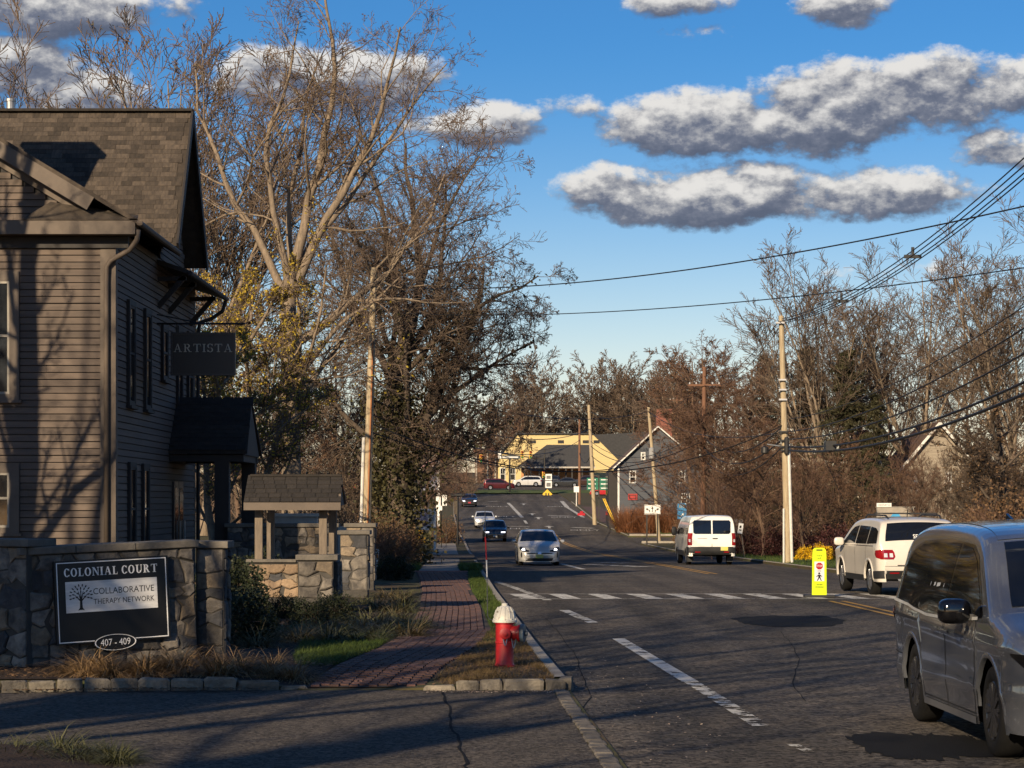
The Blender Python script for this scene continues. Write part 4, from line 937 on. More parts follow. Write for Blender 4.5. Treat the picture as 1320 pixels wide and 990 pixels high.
    def endx(s, y, z, end):
        """x of the nose (end=1) or tail (end=-1) at a given y, z"""
        ps = [p for p in s.pr if (p.x > s.xf - 1.1 if end > 0 else p.x < s.xr + .9)]
        ps = sorted(ps, key=lambda p: p.y); xp = float(np.interp(z, [p.y for p in ps], [p.x for p in ps]))
        lo, hi = 0.0, (s.xf if end > 0 else -s.xr)
        for _ in range(22):
            m_ = (lo + hi) / 2
            if s.W(m_ * end, z) > abs(y): lo = m_
            else: hi = m_
        return min(xp, lo) if end > 0 else max(xp, -lo)
    def end(s, name, poly_rows, mat, end, off=.008, parent=None, nx=8):
        """patch on nose or tail: rows of (z, y0, y1)"""
        rows = []
        for (z, y0, y1) in poly_rows:
            rows.append([(s.endx(y0 + (y1 - y0) * k / nx, z, end) + off * end, y0 + (y1 - y0) * k / nx, z) for k in range(nx + 1)])
        return MB().grid(rows).build(name, mat, parent or s.e, local=True, smooth=True, fix=False)
    def plate(s, end, z, mat=None, w=.31, h=.155, y=0.0, off=.02):
        x = s.endx(y, z, end) + off * end
        return MB().box((x, y, z), (.012, w, h)).build('number_plate', mat or M_PLATE, s.e, local=True)
    def mirror(s, x, z, mat, sides=(1, -1), size=(.16, .24, .17)):
        for sd in sides:
            y = sd * (s.W(x, z) + .16); b = bmesh.new(); bmesh.ops.create_uvsphere(b, u_segments=14, v_segments=10, radius=1)
            for v in b.verts:
                c = v.co; k = Vector([math.copysign(abs(t) ** .62, t) for t in c]); v.co = Vector((x - .02 + k.x * size[0] / 2 * (1 if k.x > 0 else .6), y + k.y * size[1] / 2, z + k.z * size[2] / 2))
            me = bpy.data.meshes.new('mirror'); b.to_mesh(me); b.free(); me.materials.append(mat)
            for p in me.polygons: p.use_smooth = True
            o = link('mirror', me, s.e)
            MB().bar((x + .02, sd * (s.W(x, z) - .03), z - .05), (x, sd * (s.W(x, z) + .09), z - .04), .07, .05).build('mirror_arm', M_PLASTIC, o, local=True)
    def seam(s, x0, z0, x1, z1, w=.012, sides=(1, -1), mat=None, off=.003, n=8):
        for sd in sides:
            rows = []
            dx, dz = x1 - x0, z1 - z0; L_ = math.hypot(dx, dz); px, pz = -dz / L_ * w / 2, dx / L_ * w / 2
            for k in range(n + 1):
                x, z = x0 + dx * k / n, z0 + dz * k / n
                rows.append([(x + q * px, sd * (s.W(x + q * px, z + q * pz) + off), z + q * pz) for q in (-1, 1)])
            MB().grid(rows).build('panel_gap' if mat is None else 'trim_strip', mat or M_SEAM, s.e, local=True, fix=False)
    def arch_lips(s, mat, w=.05, off=.008):
        for a in s.ax:
            for sd in (1, -1):
                rows = []
                for k in range(25):
                    t = math.pi * k / 24; rows.append([(a + math.cos(t) * q, sd * (s.W(a + math.cos(t) * q, s.rad + math.sin(t) * q) + o_), s.rad + math.sin(t) * q) for q, o_ in ((s.Ra - .004, -.03), (s.Ra, off), (s.Ra + w, off), (s.Ra + w + .006, 0))])
                MB().grid(rows).build('arch_lip', mat, s.e, local=True, smooth=True, fix=False)
NOSE_TO_VIEW = R(-90); 

# ---- grey minivan, nose towards the viewer
P = dict(prof=[(-2.50, .34), (-2.60, .52), (-2.62, .80), (-2.56, 1.10), (-2.40, 1.50), (-2.20, 1.74), (-1.8, 1.815), (-.8, 1.835), (.25, 1.80), (.75, 1.70), (1.55, 1.17), (1.78, 1.10), (2.22, .99), (2.44, .86), (2.55, .68), (2.57, .48), (2.50, .24)],
         w=1.0, belt=1.08, sill=.22, axles=(-1.5, 1.5), rad=.368, tum=.27, r=.12, er=.5, ef=.85, step=.035, arch=1.14, crease=.022)
M_GREYP = paint('gunmetal_paint', (0.215, 0.23, 0.26), .7, .10)
van = Car('minivan', 'dark grey minivan at the right edge with its nose towards the viewer', 'minivan', (4.72, 19.55, zr(19.5)), R(-88.5), P)
van.body(M_GREYP, nz=26)
van.wheels(10, M_RIM_D)
van.top('windscreen', .72, 1.56, 1.1, .05, M_CGLASS); van.top('rear_glass', -2.56, -2.24, 1.15, .07, M_CGLASS)
ws = [(-2.28, 1.10), (-2.12, 1.38), (-1.9, 1.56), (-1.6, 1.61), (-1.25, 1.625)]
van.side('quarter_glass', [(-2.30, 1.14), (-2.16, 1.40), (-1.95, 1.57), (-1.65, 1.635), (-1.18, 1.655)], [(-2.30, 1.12), (-1.80, 1.10), (-1.18, 1.06)], M_CGLASS, .004)
van.side('door_glass', [(-1.14, 1.657), (-.6, 1.67), (-.12, 1.665)], [(-1.14, 1.06), (-.75, 1.04), (-.12, 1.045)], M_CGLASS, .0045)
van.side('door_glass', [(-.04, 1.663), (.35, 1.63), (.62, 1.54), (1.0, 1.30), (1.24, 1.12)], [(-.04, 1.045), (.6, 1.065), (1.24, 1.095)], M_CGLASS, .0045)
van.side('pillar_trim', [(-.118, 1.664), (-.042, 1.662)], [(-.118, 1.045), (-.042, 1.045)], M_GLOSSB, .003)
van.side('pillar_trim', [(-1.178, 1.654), (-1.142, 1.656)], [(-1.178, 1.06), (-1.142, 1.06)], M_GLOSSB, .003)
for (a, b) in (((-2.28, 1.105), (-1.55, 1.075)), ((-1.55, 1.075), (-1.3, 1.05)), ((-1.3, 1.05), (-.75, 1.022)), ((-.75, 1.022), (.4, 1.035)), ((.4, 1.035), (1.22, 1.085))): van.seam(a[0], a[1], b[0], b[1], .026, mat=M_SATIN, off=.014)
van.seam(-1.16, 1.04, -1.10, .55, .018); van.seam(-1.10, .55, -1.0, .28, .018); van.seam(-.06, 1.04, -.05, .28, .02); van.seam(1.12, 1.07, 1.04, .8, .018); van.seam(1.04, .8, .98, .28, .018); van.seam(-1.0, .30, 1.0, .30, .014)
van.seam(-2.25, .98, -1.18, .955, .022); van.seam(-2.56, .62, -1.95, .60, .008)
van.side('sill_trim', [(-1.02, .275), (1.02, .275)], [(-1.02, .215), (1.02, .215)], pm('grey_sill', (.10, .10, .105), rough=.5), .012)
for x in (-.30, .10):
    van.side('door_handle', [(x - .13, .935), (x + .13, .945)], [(x - .13, .895), (x + .13, .905)], M_GREYP, .03)
van.side('window_surround', [(-2.36, 1.13), (-2.2, 1.42), (-1.97, 1.605), (-1.65, 1.665), (-.6, 1.70), (.36, 1.662), (.66, 1.57), (1.04, 1.32), (1.32, 1.115)], [(-2.36, 1.105), (-1.80, 1.085), (-1.18, 1.045), (-.75, 1.025), (-.1, 1.03), (.6, 1.05), (1.32, 1.09)], M_GLOSSB, .002, nx=30)
van.mirror(.98, 1.13, M_GLOSSB, size=(.20, .27, .21))
van.side('tail_lamp', [(-2.56, 1.06), (-2.38, 1.06), (-2.2, 1.0)], [(-2.56, .86), (-2.38, .88), (-2.2, .96)], M_LAMPR, .006)
van.side('head_lamp', [(2.12, .86), (2.3, .86), (2.5, .80)], [(2.12, .84), (2.3, .74), (2.5, .68)], M_GLOSSB, .006)
van.end('grille', [(.50, -.55, .55), (.60, -.6, .6), (.72, -.62, .62)], M_GLOSSB, 1); van.plate(1, .45)
van.arch_lips(M_GREYP, .035, .006)
van.top('roof_panel_gap', -2.0, .68, 1.6, .005, M_GREYP, .004)
MB().prism([(-1.95, -.012, 1.845), (-1.70, -.012, 1.855), (-1.93, -.012, 1.915)], (0, .024, 0)).build('roof_fin', M_GLOSSB, van.e, local=True)
for x0_, x1_ in ((-.86, -.845), (-.72, -.66), (-.60, -.47), (-.33, -.315)): van.side('painted_glint', [(x0_, 1.31), (x1_, 1.315)], [(x0_, 1.275), (x1_, 1.285)], MATS['painted_glint_white'] if 'painted_glint_white' in MATS else pm('painted_glint_white', (.6, .6, .58), rough=.5), .007, sides=(-1,), nx=3)  # pale flecks painted on the door glass as reflections

# ---- white SUV waiting at the crosswalk, tail towards the viewer
P = dict(prof=[(-2.42, .42), (-2.52, .60), (-2.53, .92), (-2.46, 1.18), (-2.25, 1.60), (-2.08, 1.74), (-1.6, 1.79), (-.4, 1.80), (.3, 1.76), (.7, 1.67), (1.42, 1.20), (1.6, 1.15), (2.25, 1.06), (2.46, .92), (2.55, .65), (2.48, .3)],
         w=1.0, belt=1.16, sill=.34, axles=(-1.5, 1.5), rad=.385, tum=.30, r=.10, er=.35, re=.12, ef=.6, step=.045, arch=1.12)
M_CREAM = paint('pearl_white_paint', (0.66, 0.61, 0.53), .05, .28)
suv = Car('suv', 'pearl white SUV waiting at the crosswalk beside the yellow crossing sign', 'suv', (9.18, 54.6, zr(54)), R(90 + 4.0), P)
suv.body(M_CREAM, nz=12); suv.wheels(6, M_RIM); suv.arch_lips(M_CREAM, .05, .014)
suv.top('rear_glass', -2.50, -2.16, 1.24, .03, M_CGLASS, .007, inset2=.05); suv.top('windscreen', .70, 1.42, 1.18, .05, M_CGLASS)
suv.side('quarter_glass', [(-2.28, 1.25), (-2.12, 1.50), (-1.85, 1.57), (-1.32, 1.60)], [(-2.28, 1.22), (-1.32, 1.20)], M_CGLASS, .005)
suv.side('door_glass', [(-1.26, 1.60), (-.15, 1.62)], [(-1.26, 1.20), (-.15, 1.19)], M_CGLASS, .005); suv.side('door_glass', [(-.07, 1.62), (.4, 1.58), (.62, 1.50), (1.18, 1.21)], [(-.07, 1.19), (1.18, 1.18)], M_CGLASS, .005)
for s_ in (1, -1):
    y0, y1 = (.60, .985) if s_ > 0 else (-.985, -.60)
    a = (.56, .96); f = lambda z, i, o: (z, s_ * i, s_ * o)
    lamp = suv.end('tail_lamp', [f(.86, .64, .93), f(.92, .60, .955), f(1.02, .62, .965), f(1.08, .66, .95)], M_LAMPR, -1, .012)
    suv.end('lamp_lens', [f(.91, .65, .73), f(1.0, .66, .735)], M_LAMPW, -1, .017, parent=lamp); suv.end('lamp_lens', [f(.91, .78, .86), f(1.0, .785, .86)], M_LAMPW, -1, .017, parent=lamp)
suv.side('tail_lamp', [(-2.50, 1.08), (-2.30, 1.06), (-2.22, .98)], [(-2.50, .86), (-2.30, .90), (-2.22, .97)], M_LAMPR, .008)
suv.end('bumper_cover', [(.40, -.88, .88), (.50, -.90, .90), (.60, -.90, .90)], M_PLASTIC, -1, .012, nx=14); suv.side('lower_cladding', [(-2.52, .60), (-2.0, .58)], [(-2.52, .42), (-2.0, .40)], M_PLASTIC, .010); suv.side('lower_cladding', [(-1.02, .47), (1.02, .47)], [(-1.02, .33), (1.02, .33)], M_PLASTIC, .010)
suv.end('chrome_strip', [(.715, -.55, .55), (.735, -.55, .55)], M_CHROME, -1, .014); suv.end('reflector', [(.53, .50, .72), (.56, .50, .72)], M_LAMPR, -1, .018); suv.end('reflector', [(.53, -.72, -.50), (.56, -.72, -.50)], M_LAMPR, -1, .018)
suv.end('plate_recess', [(.86, -.26, .26), (1.06, -.26, .26)], pm('chrome_recess', (.35, .34, .32), rough=.3, metal=.6), -1, .010); suv.plate(-1, .95, off=.025)
suv.end('skid_plate', [(.36, -.5, .5), (.41, -.52, .52)], M_METAL, -1, .02)
me = text_mesh('SE', .13, M_LETTER); 
for v in me.vertices: v.co = (suv.endx(0, 1.36 + v.co.y, -1) - .035, -v.co.x + .10, 1.36 + v.co.y + .02)
link('window_lettering', me, suv.e)
for s_ in (1, -1):
    MB().tube([(-1.9, s_ * .62, 1.80), (-1.7, s_ * .63, 1.86), (.0, s_ * .65, 1.87), (.3, s_ * .64, 1.80)], .022, 6).build('roof_rail', M_PLASTIC, suv.e, local=True)
for x in (-1.5, -.5): MB().box((x, 0, 1.905), (.10, 1.25, .03)).build('cross_bar', M_PLASTIC, suv.e, local=True)
MB().tube([(-1.6, .1, 1.83), (-1.68, .1, 2.0)], .012, 5).build('aerial', M_PLASTIC, suv.e, local=True)
suv.mirror(1.02, 1.22, M_CREAM, size=(.16, .25, .2)); suv.seam(-1.29, 1.18, -1.2, .55); suv.seam(-.11, 1.17, -.10, .45); suv.seam(1.05, 1.15, 1.0, .5); suv.seam(-2.45, 1.16, 1.2, 1.15, .012, mat=M_CHROME, off=.007)
suv.end('panel_gap', [(.70, -.84, .84), (.706, -.84, .84)], M_SEAM, -1, .011)

# ---- white passenger van driving away
P = dict(prof=[(-2.72, .46), (-2.80, .52), (-2.80, 1.0), (-2.74, 1.6), (-2.68, 1.98), (-2.55, 2.08), (-2.2, 2.12), (.6, 2.10), (1.1, 1.98), (1.95, 1.32), (2.15, 1.22), (2.62, 1.05), (2.78, .85), (2.8, .5), (2.74, .28)],
         w=1.02, belt=1.22, sill=.40, axles=(-1.65, 1.65), rad=.345, tum=.13, r=.09, er=.16, re=.05, ef=.6, step=.06, arch=1.15, crown=.03)
M_VWHITE = paint('white_van_paint', (0.78, 0.76, 0.70), 0, .35)
tv = Car('passenger_van', 'white passenger van driving away with two dark rear windows', 'van', (8.35, 99.0, zr(99)), R(90 + 2.0), P)
tv.body(M_VWHITE, nz=10); tv.wheels(0, M_RIM, False, .22)
for s_ in (1, -1):
    f = lambda z, i, o: (z, min(s_ * i, s_ * o), max(s_ * i, s_ * o))
    tv.end('rear_glass', [f(1.34, .03, .72), f(1.40, .03, .79), f(1.85, .03, .80), f(1.92, .03, .74)], M_CGLASS, -1, .012)
    tv.end('tail_lamp', [f(.86, .90, .985), f(1.38, .91, .975)], M_LAMPR, -1, .014)
    tv.side('tail_lamp', [(-2.80, 1.38), (-2.66, 1.38)], [(-2.80, .86), (-2.66, .86)], M_LAMPR, .008, sides=(s_,))
    tv.end('lamp_lens', [f(1.0, .91, .985), f(1.12, .91, .985)], M_LAMPW, -1, .02)
    tv.end('reflector', [f(.55, .50, .72), f(.60, .50, .72)], M_LAMPR, -1, .03)
    tv.end('fog_lamp', [f(.78, .90, .985), f(.84, .90, .985)], M_LAMPW, -1, .022)
tv.end('bumper', [(.46, -.97, .97), (.55, -.985, .985), (.66, -.985, .985), (.80, -.975, .975)], M_PLASTIC, -1, .016, nx=16); tv.plate(-1, .72, y=-.52, off=.03); tv.end('panel_gap', [(.80, -.008, .008), (1.98, -.008, .008)], M_SEAM, -1, .013, nx=2)
tv.end('door_handle', [(1.13, -.24, -.02), (1.17, -.24, -.02)], M_PLASTIC, -1, .03); tv.end('door_badge', [(1.14, .2, .62), (1.165, .2, .62)], pm('grey_badge', (.35, .35, .35), rough=.4), -1, .014); tv.end('brake_lamp', [(2.02, -.14, .14), (2.06, -.14, .14)], M_LAMPR, -1, .014)
tv.side('side_glass', [(-2.55, 1.86), (.35, 1.88)], [(-2.55, 1.32), (.35, 1.32)], M_CGLASS, .006); tv.side('door_glass', [(.45, 1.88), (.95, 1.80), (1.55, 1.36)], [(.45, 1.30), (1.55, 1.28)], M_CGLASS, .006)
tv.side('lower_cladding', [(-2.78, .80), (-2.1, .78)], [(-2.78, .46), (-2.1, .42)], M_PLASTIC, .008); tv.side('lower_cladding', [(-1.2, .62), (1.2, .62)], [(-1.2, .40), (1.2, .40)], M_PLASTIC, .010); tv.mirror(1.45, 1.42, M_PLASTIC, size=(.16, .24, .38)); tv.top('windscreen', 1.15, 1.95, 1.3, .05, M_CGLASS)
for a in (-1, 1): MB().box((tv.ax[0] - .42, a * .85, .28), (.02, .26, .26)).build('mud_flap', M_PLASTIC, tv.e, local=True)

# ---- silver hatchback coming towards the viewer
P = dict(prof=[(-2.15, .32), (-2.22, .60), (-2.18, 1.0), (-1.85, 1.12), (-1.1, 1.36), (-.4, 1.47), (.1, 1.48), (.42, 1.42), (1.38, .98), (1.55, .94), (2.0, .80), (2.18, .66), (2.26, .48), (2.20, .17)],
         w=.89, belt=.93, sill=.17, axles=(-1.35, 1.35), rad=.32, tum=.36, r=.08, ef=.75, ee=.14, step=.04, arch=1.12)
M_SILV = paint('silver_paint', (0.58, 0.57, 0.54), .25, .25)
hb = Car('hatchback', 'silver hatchback with a yellow plate coming towards the crosswalk', 'car', (1.07, 97.0, zr(97)), R(-88.0), P)
hb.body(M_SILV, nz=10); hb.wheels(5, M_RIM, False, .2)
hb.top('windscreen', .42, 1.36, .98, .02, M_CGLASS); hb.side('door_glass', [(-1.2, 1.22), (-.4, 1.36), (.2, 1.37), (.55, 1.27), (1.12, .99)], [(-1.2, .98), (1.12, .95)], M_CGLASS, .005)
for s_ in (1, -1):
    f = lambda z, i, o: (z, min(s_ * i, s_ * o), max(s_ * i, s_ * o))
    lamp = hb.end('head_lamp', [f(.60, .44, .70), f(.66, .40, .80), f(.73, .52, .83), f(.80, .68, .83)], M_GLOSSB, 1, .012)
    hb.end('lamp_lens', [f(.645, .60, .72), f(.69, .60, .76), f(.745, .63, .72)], M_LAMPON, 1, .02, parent=lamp)
    hb.end('air_vent', [f(.36, .72, .76), f(.48, .72, .78), f(.58, .73, .77)], M_PLASTIC, 1, .012); hb.end('fog_lamp', [f(.275, .56, .64), f(.315, .56, .64)], M_LAMPW, 1, .022)
hb.end('grille', [(.505, -.50, .50), (.535, -.56, .56), (.555, -.50, .50)], M_PLASTIC, 1, .012); hb.end('lower_grille', [(.21, -.60, .60), (.26, -.68, .68), (.33, -.56, .56)], M_PLASTIC, 1, .012)
hb.end('bumper_lip', [(.175, -.66, .66), (.205, -.66, .66)], pm('pale_bumper', (.6, .59, .56), rough=.35), 1, .03); hb.end('emblem', [(.50, -.07, .07), (.56, -.075, .075), (.61, -.04, .04)], M_CHROME, 1, .018, nx=4); hb.plate(1, .41)
hb.mirror(.92, 1.02, M_SILV, size=(.13, .2, .14)); hb.seam(.95, .9, .85, .3); hb.seam(-.15, .92, -.12, .25)
hb.end('bonnet_edge', [(.80, -.55, .55), (.806, -.55, .55)], M_SEAM, 1, .006)
def lib_car(kind): 
    if kind == 'suv': return dict(prof=[(-2.25, .38), (-2.33, .6), (-2.30, 1.05), (-2.1, 1.50), (-1.9, 1.62), (-.6, 1.68), (.2, 1.65), (.5, 1.58), (1.25, 1.10), (1.45, 1.06), (2.05, .96), (2.22, .80), (2.28, .5), (2.2, .24)], w=.93, belt=1.02, sill=.26, axles=(-1.33, 1.33), rad=.35, tum=.30, r=.10, step=.07, ef=.6, ee=.12)
    return dict(prof=[(-2.3, .32), (-2.4, .6), (-2.36, .95), (-1.75, 1.02), (-1.05, 1.38), (-.4, 1.45), (.1, 1.44), (.4, 1.38), (1.2, .98), (1.4, .94), (2.1, .82), (2.3, .66), (2.36, .45), (2.3, .2)], w=.91, belt=.93, sill=.20, axles=(-1.38, 1.42), rad=.325, tum=.36, r=.08, step=.07, ef=.6, ee=.12)
def simple_car(name, label, cat, loc, heading, kind, mat, group=None, front=True, plate=None, lit=True):
    P = lib_car(kind); c = Car(name, label, cat, loc, heading, P, group); c.body(mat, nz=8, nt=4); c.wheels(0 if front else 5, M_RIM, False, .2)
    sv = kind == 'suv'; zt = 1.60 if sv else 1.36; b = P['belt'] + .04
    if sv:
        c.top('windscreen', .5, 1.25, b + .04, .03, M_CGLASS); c.top('rear_glass', -2.28, -1.95, 1.1, .06, M_CGLASS)
        c.side('side_glass', [(-2.0, 1.30), (-1.75, 1.50), (-.2, 1.55), (.3, 1.50), (1.02, 1.10)], [(-2.0, 1.10), (1.02, 1.06)], M_CGLASS, .006)
    else:
        c.top('windscreen', .4, 1.2, b + .02, .03, M_CGLASS); c.top('rear_glass', -1.7, -1.05, b + .04, .04, M_CGLASS)
        c.side('side_glass', [(-1.45, 1.04), (-.95, 1.30), (-.3, 1.36), (.2, 1.34), (.98, .99)], [(-1.45, .98), (.98, .95)], M_CGLASS, .006)
    c.seam(-.12, b - .06, -.12, P['sill'] + .06, .02)
    for s_ in (1, -1):
        f = lambda z, i, o: (z, min(s_ * i, s_ * o), max(s_ * i, s_ * o))
        z0 = .70 if sv else .60
        c.end('head_lamp', [f(z0, .46, .78), f(z0 + .10, .46, .80)], M_LAMPON if lit and front else M_LAMPW, 1, .014, nx=4); c.end('tail_lamp', [f(z0 + .1, .5, .86), f(z0 + .3, .55, .86)], M_LAMPR, -1, .014, nx=4)
    c.side('tail_lamp', [(c.xr + .03, z0 + .32), (c.xr + .28, z0 + .30)], [(c.xr + .03, z0 + .1), (c.xr + .28, z0 + .12)], M_LAMPR, .008)
    c.end('grille', [(z0 - .12, -.40, .40), (z0 + .08, -.42, .42)], M_GLOSSB, 1, .012, nx=4); c.end('lower_grille', [(.30, -.55, .55), (.42, -.6, .6)], M_PLASTIC, 1, .012, nx=4)
    c.plate(1, .45, plate or M_PLATE); c.plate(-1, .7, plate or M_PLATE); c.mirror(.85, b + .03, M_PLASTIC if sv else mat, size=(.13, .2, .15)); return c
M_BLUEBLK = paint('blue_black_paint', (0.010, 0.012, 0.018), .3, .25); M_SILV2 = paint('bright_silver_paint', (0.62, 0.62, 0.60), .2, .25); M_DKGREY = paint('charcoal_paint', (0.035, 0.036, 0.038), .4, .3)
M_REDP = paint('dark_red_paint', (0.075, 0.006, 0.012), .3, .3); M_BRED = paint('bright_red_paint', (0.45, 0.02, 0.03), .1, .3)
simple_car('suv', 'black SUV following the silver hatchback down the road', 'suv', (-1.38, 178, zr(177)), R(-88), 'suv', M_BLUEBLK, plate=pm('white_plate', (.6, .6, .58), rough=.5))
simple_car('sedan', 'silver sedan half hidden behind the black SUV', 'car', (-2.5, 205, zr(205)), R(-88), 'sedan', M_SILV2)
simple_car('sedan', 'charcoal sedan with a red bumper plate leaving the far junction', 'car', (-4.95, 263, zr(263)), R(-88), 'sedan', M_DKGREY, plate=pm('red_plate', (.4, .02, .04), rough=.5))
simple_car('suv', 'dark red SUV crossing at the far junction', 'suv', (-1.85, 333.0, zr(333) + .17), R(2), 'suv', M_REDP, front=False)
simple_car('suv', 'silver SUV parked before the yellow building', 'suv', (2.3, 352, zr(352) + .17), R(183), 'suv', M_SILV2, 'parked cars at the yellow building', front=False)
simple_car('sedan', 'charcoal sedan parked under the dark pavilion roof', 'car', (8.2, 350, zr(350) + .17), R(180), 'sedan', M_DKGREY, 'parked cars at the yellow building', front=False)
simple_car('suv', 'black SUV parked between the silver SUV and the charcoal sedan', 'suv', (5.3, 356, zr(356) + .17), R(176), 'suv', M_BLUEBLK, 'parked cars at the yellow building', front=False)
simple_car('suv', 'dark brown SUV parked at the right end of the pavilion', 'suv', (11.4, 354, zr(354) + .17), R(180), 'suv', paint('brown_paint', (.05, .022, .015), .3, .3), 'parked cars at the yellow building', front=False)
simple_car('hatchback', 'bright red car showing beneath the green direction signs', 'car', (12.9, 309, zr(309) + .04), R(180), 'sedan', M_BRED, front=False)
# ------------------------------------------------------------------ hydrant
M_RED = pm('hydrant_red', (0.46, 0.012, 0.016), (0.34, 0.012, 0.014), scale=5, rough=0.5, bump=0.1, coat=.2)
M_BONNET = pm('chipped_white_paint', (0.68, 0.65, 0.56), (0.2, 0.15, 0.11), scale=18, rough=0.75, lo=.60, hi=.68)
hx, hy = -.085, 26.5; hz = gz(hx, hy) + .01
hyd = empty('fire_hydrant', (hx, hy, hz)); tag(hyd, 'red fire hydrant with chipped white bonnet on the kerbside verge', 'fire hydrant')
MB().lathe([(.125, -.1), (.125, .03), (.112, .035), (.105, .06), (.105, .28), (.112, .285), (.112, .30), (.106, .305), (.106, .505), (.12, .51), (.12, .525)], n=28).build('barrel', M_RED, hyd, local=True, smooth=True, angle=35)
bn = MB().lathe([(.143, .527), (.145, .55), (.136, .556), (.125, .562), (.118, .60), (.098, .66), (.07, .70), (.045, .718), (.035, .72), (.035, .745), (0, .75)], n=28)
bno = bn.build('bonnet', M_BONNET, hyd, local=True, smooth=True, angle=35)
for k in range(12):
    a = 2 * math.pi * k / 12; ca, sa_ = math.cos(a), math.sin(a); pts = [(.12, .565), (.122, .60), (.103, .66), (.074, .702)]
    MB().tube([(r * ca, r * sa_, z) for r, z in pts], .007, 5).build('rib', M_BONNET, bno, local=True)
for k in range(10):
    a = 2 * math.pi * (k + .5) / 10; MB().lathe([(.012, .553), (.012, .572), (0, .573)], (.130 * math.cos(a), .130 * math.sin(a), 0), 6).build('bolt', M_BONNET, bno, local=True)
nz_ = empty('hose_nozzle', (0, 0, .40), R(-88), hyd)
MB().lathe([(.055, .09), (.055, .135), (.066, .137), (.066, .16), (.05, .165), (.025, .168), (.025, .19), (0, .192)], (0, 0, 0), 18, 'X').build('cap', M_RED, nz_, local=True, smooth=True, angle=35)
n2 = empty('pumper_nozzle', (0, 0, .40), R(-12), hyd)
MB().lathe([(.085, .08), (.085, .16), (.1, .162), (.1, .185), (.08, .19)], (0, 0, 0), 20, 'X').build('cap', M_RED, n2, local=True, smooth=True, angle=35)
MB().lathe([(.105, .192), (.108, .20), (.108, .235), (.09, .24), (.03, .242), (.03, .27), (0, .272)], (0, 0, 0), 20, 'X').build('outlet_cap', pm('blue_grey_cap', (.12, .17, .22), (.03, .04, .05), rough=.5, scale=7), n2, local=True, smooth=True, angle=35)
ch_ = []
for k in range(9): t = k / 8; ch_.append((-.02 + .05 * t, -.118 - .03 * math.sin(t * 3.1), .37 - .11 * math.sin(t * 3.14)))
MB().tube(ch_, .006, 5).build('chain', M_METAL, hyd, local=True); MB().tube([(x + .10, y + .03, z - .03) for x, y, z in ch_], .006, 5).build('chain', M_METAL, hyd, local=True)
rod = MB().tube([(-.14, .0, .55), (-.185, .0, .565), (-.20, 0, .60), (-.205, 0, 1.05)], .006, 6); ro = rod.build('marker_rod', pm('grey_rod', (.12, .12, .12), rough=.5), hyd, local=True)
MB().tube([(-.205, 0, 1.05), (-.212, 0, 1.25)], .009, 6).build('white_band', pm('rod_white', (.7, .7, .68), rough=.5), ro, local=True)
MB().tube([(-.212, 0, 1.25), (-.225, 0, 1.52)], .009, 6).build('red_band', M_RED, ro, local=True); MB().tube([(-.225, 0, 1.52), (-.23, 0, 1.86)], .005, 6).build('tip', pm('grey_rod', (.1, .1, .1)), ro, local=True)

# ------------------------------------------------------------------ in-street crossing sign
M_FLUO = pm('fluorescent_yellow_green', (0.62, 0.80, 0.0), (0.56, 0.72, 0.0), scale=2, rough=.5)
cs = empty('crossing_sign', (at(1056, 766, 51.3).x, 51.3, zr(51.3) + .01)); tag(cs, 'yellow-green pedestrian crossing panel standing on the centre line', 'sign')
pb = MB(); pl_ = [(-.165, 0, .05), (.165, 0, .05), (.155, 0, .95), (.14, 0, 1.07), (.10, 0, 1.11), (-.10, 0, 1.11), (-.14, 0, 1.07), (-.155, 0, .95)]
cp = pb.prism([(x, -.03, z) for x, y, z in pl_], (0, .06, 0)).build('panel', M_FLUO, cs, local=True)
MB().bx(-.34, .34, -.2, .2, -.005, .05).build('rubber_base', M_PLASTIC, cs, local=True, bevel=.01)
MB().bx(-.07, .07, -.034, -.0301, 1.045, 1.075).build('grip_slot', M_BLACK, cp, local=True)
MB().bx(-.11, .11, -.0335, -.0301, .36, .80).build('white_field', pm('white_sheet', (.8, .8, .78), rough=.5), cp, local=True)
oc = [(.082 * math.cos(R(22.5 + 45 * k)), .082 * math.sin(R(22.5 + 45 * k))) for k in range(8)]
MB().face([(x, -.0355, z + .70) for x, z in oc]).build('stop_octagon', pm('sign_red', (.42, .01, .015), rough=.4), cp, local=True, fix=False)
bfont('STOP', .06, MATS['white_sheet'], cp, 0, -.0365, .70, .13); bfont('FOR', .045, M_BLACK, cp, 0, -.0365, .585, .075)
bfont('STATE', .05, M_BLACK, cp, 0, -.0365, .93, .13); bfont('LAW', .05, M_BLACK, cp, 0, -.0365, .875, .09); bfont('WITHIN', .045, M_BLACK, cp, 0, -.0365, .28, .13); bfont('CROSSWALK', .045, M_BLACK, cp, 0, -.0365, .225, .19)
pg = MB(); q_ = lambda *p: pg.face([(x, -.0365, z) for x, z in p])
pg.face([(.026 * math.cos(t * math.pi / 4) - .005, -.0365, .535 + .024 * math.sin(t * math.pi / 4)) for t in range(8)])
q_((-.025, .43), (.02, .43), (.03, .505), (-.03, .505)); q_((-.025, .435), (.0, .435), (-.035, .37), (-.06, .37)); q_((0, .435), (.025, .435), (.055, .37), (.03, .37)); q_((-.03, .5), (-.02, .485), (-.065, .45), (-.07, .465)); q_((.02, .49), (.03, .5), (.065, .46), (.055, .45))
pg.build('walking_figure', M_BLACK, cp, local=True, fix=False)

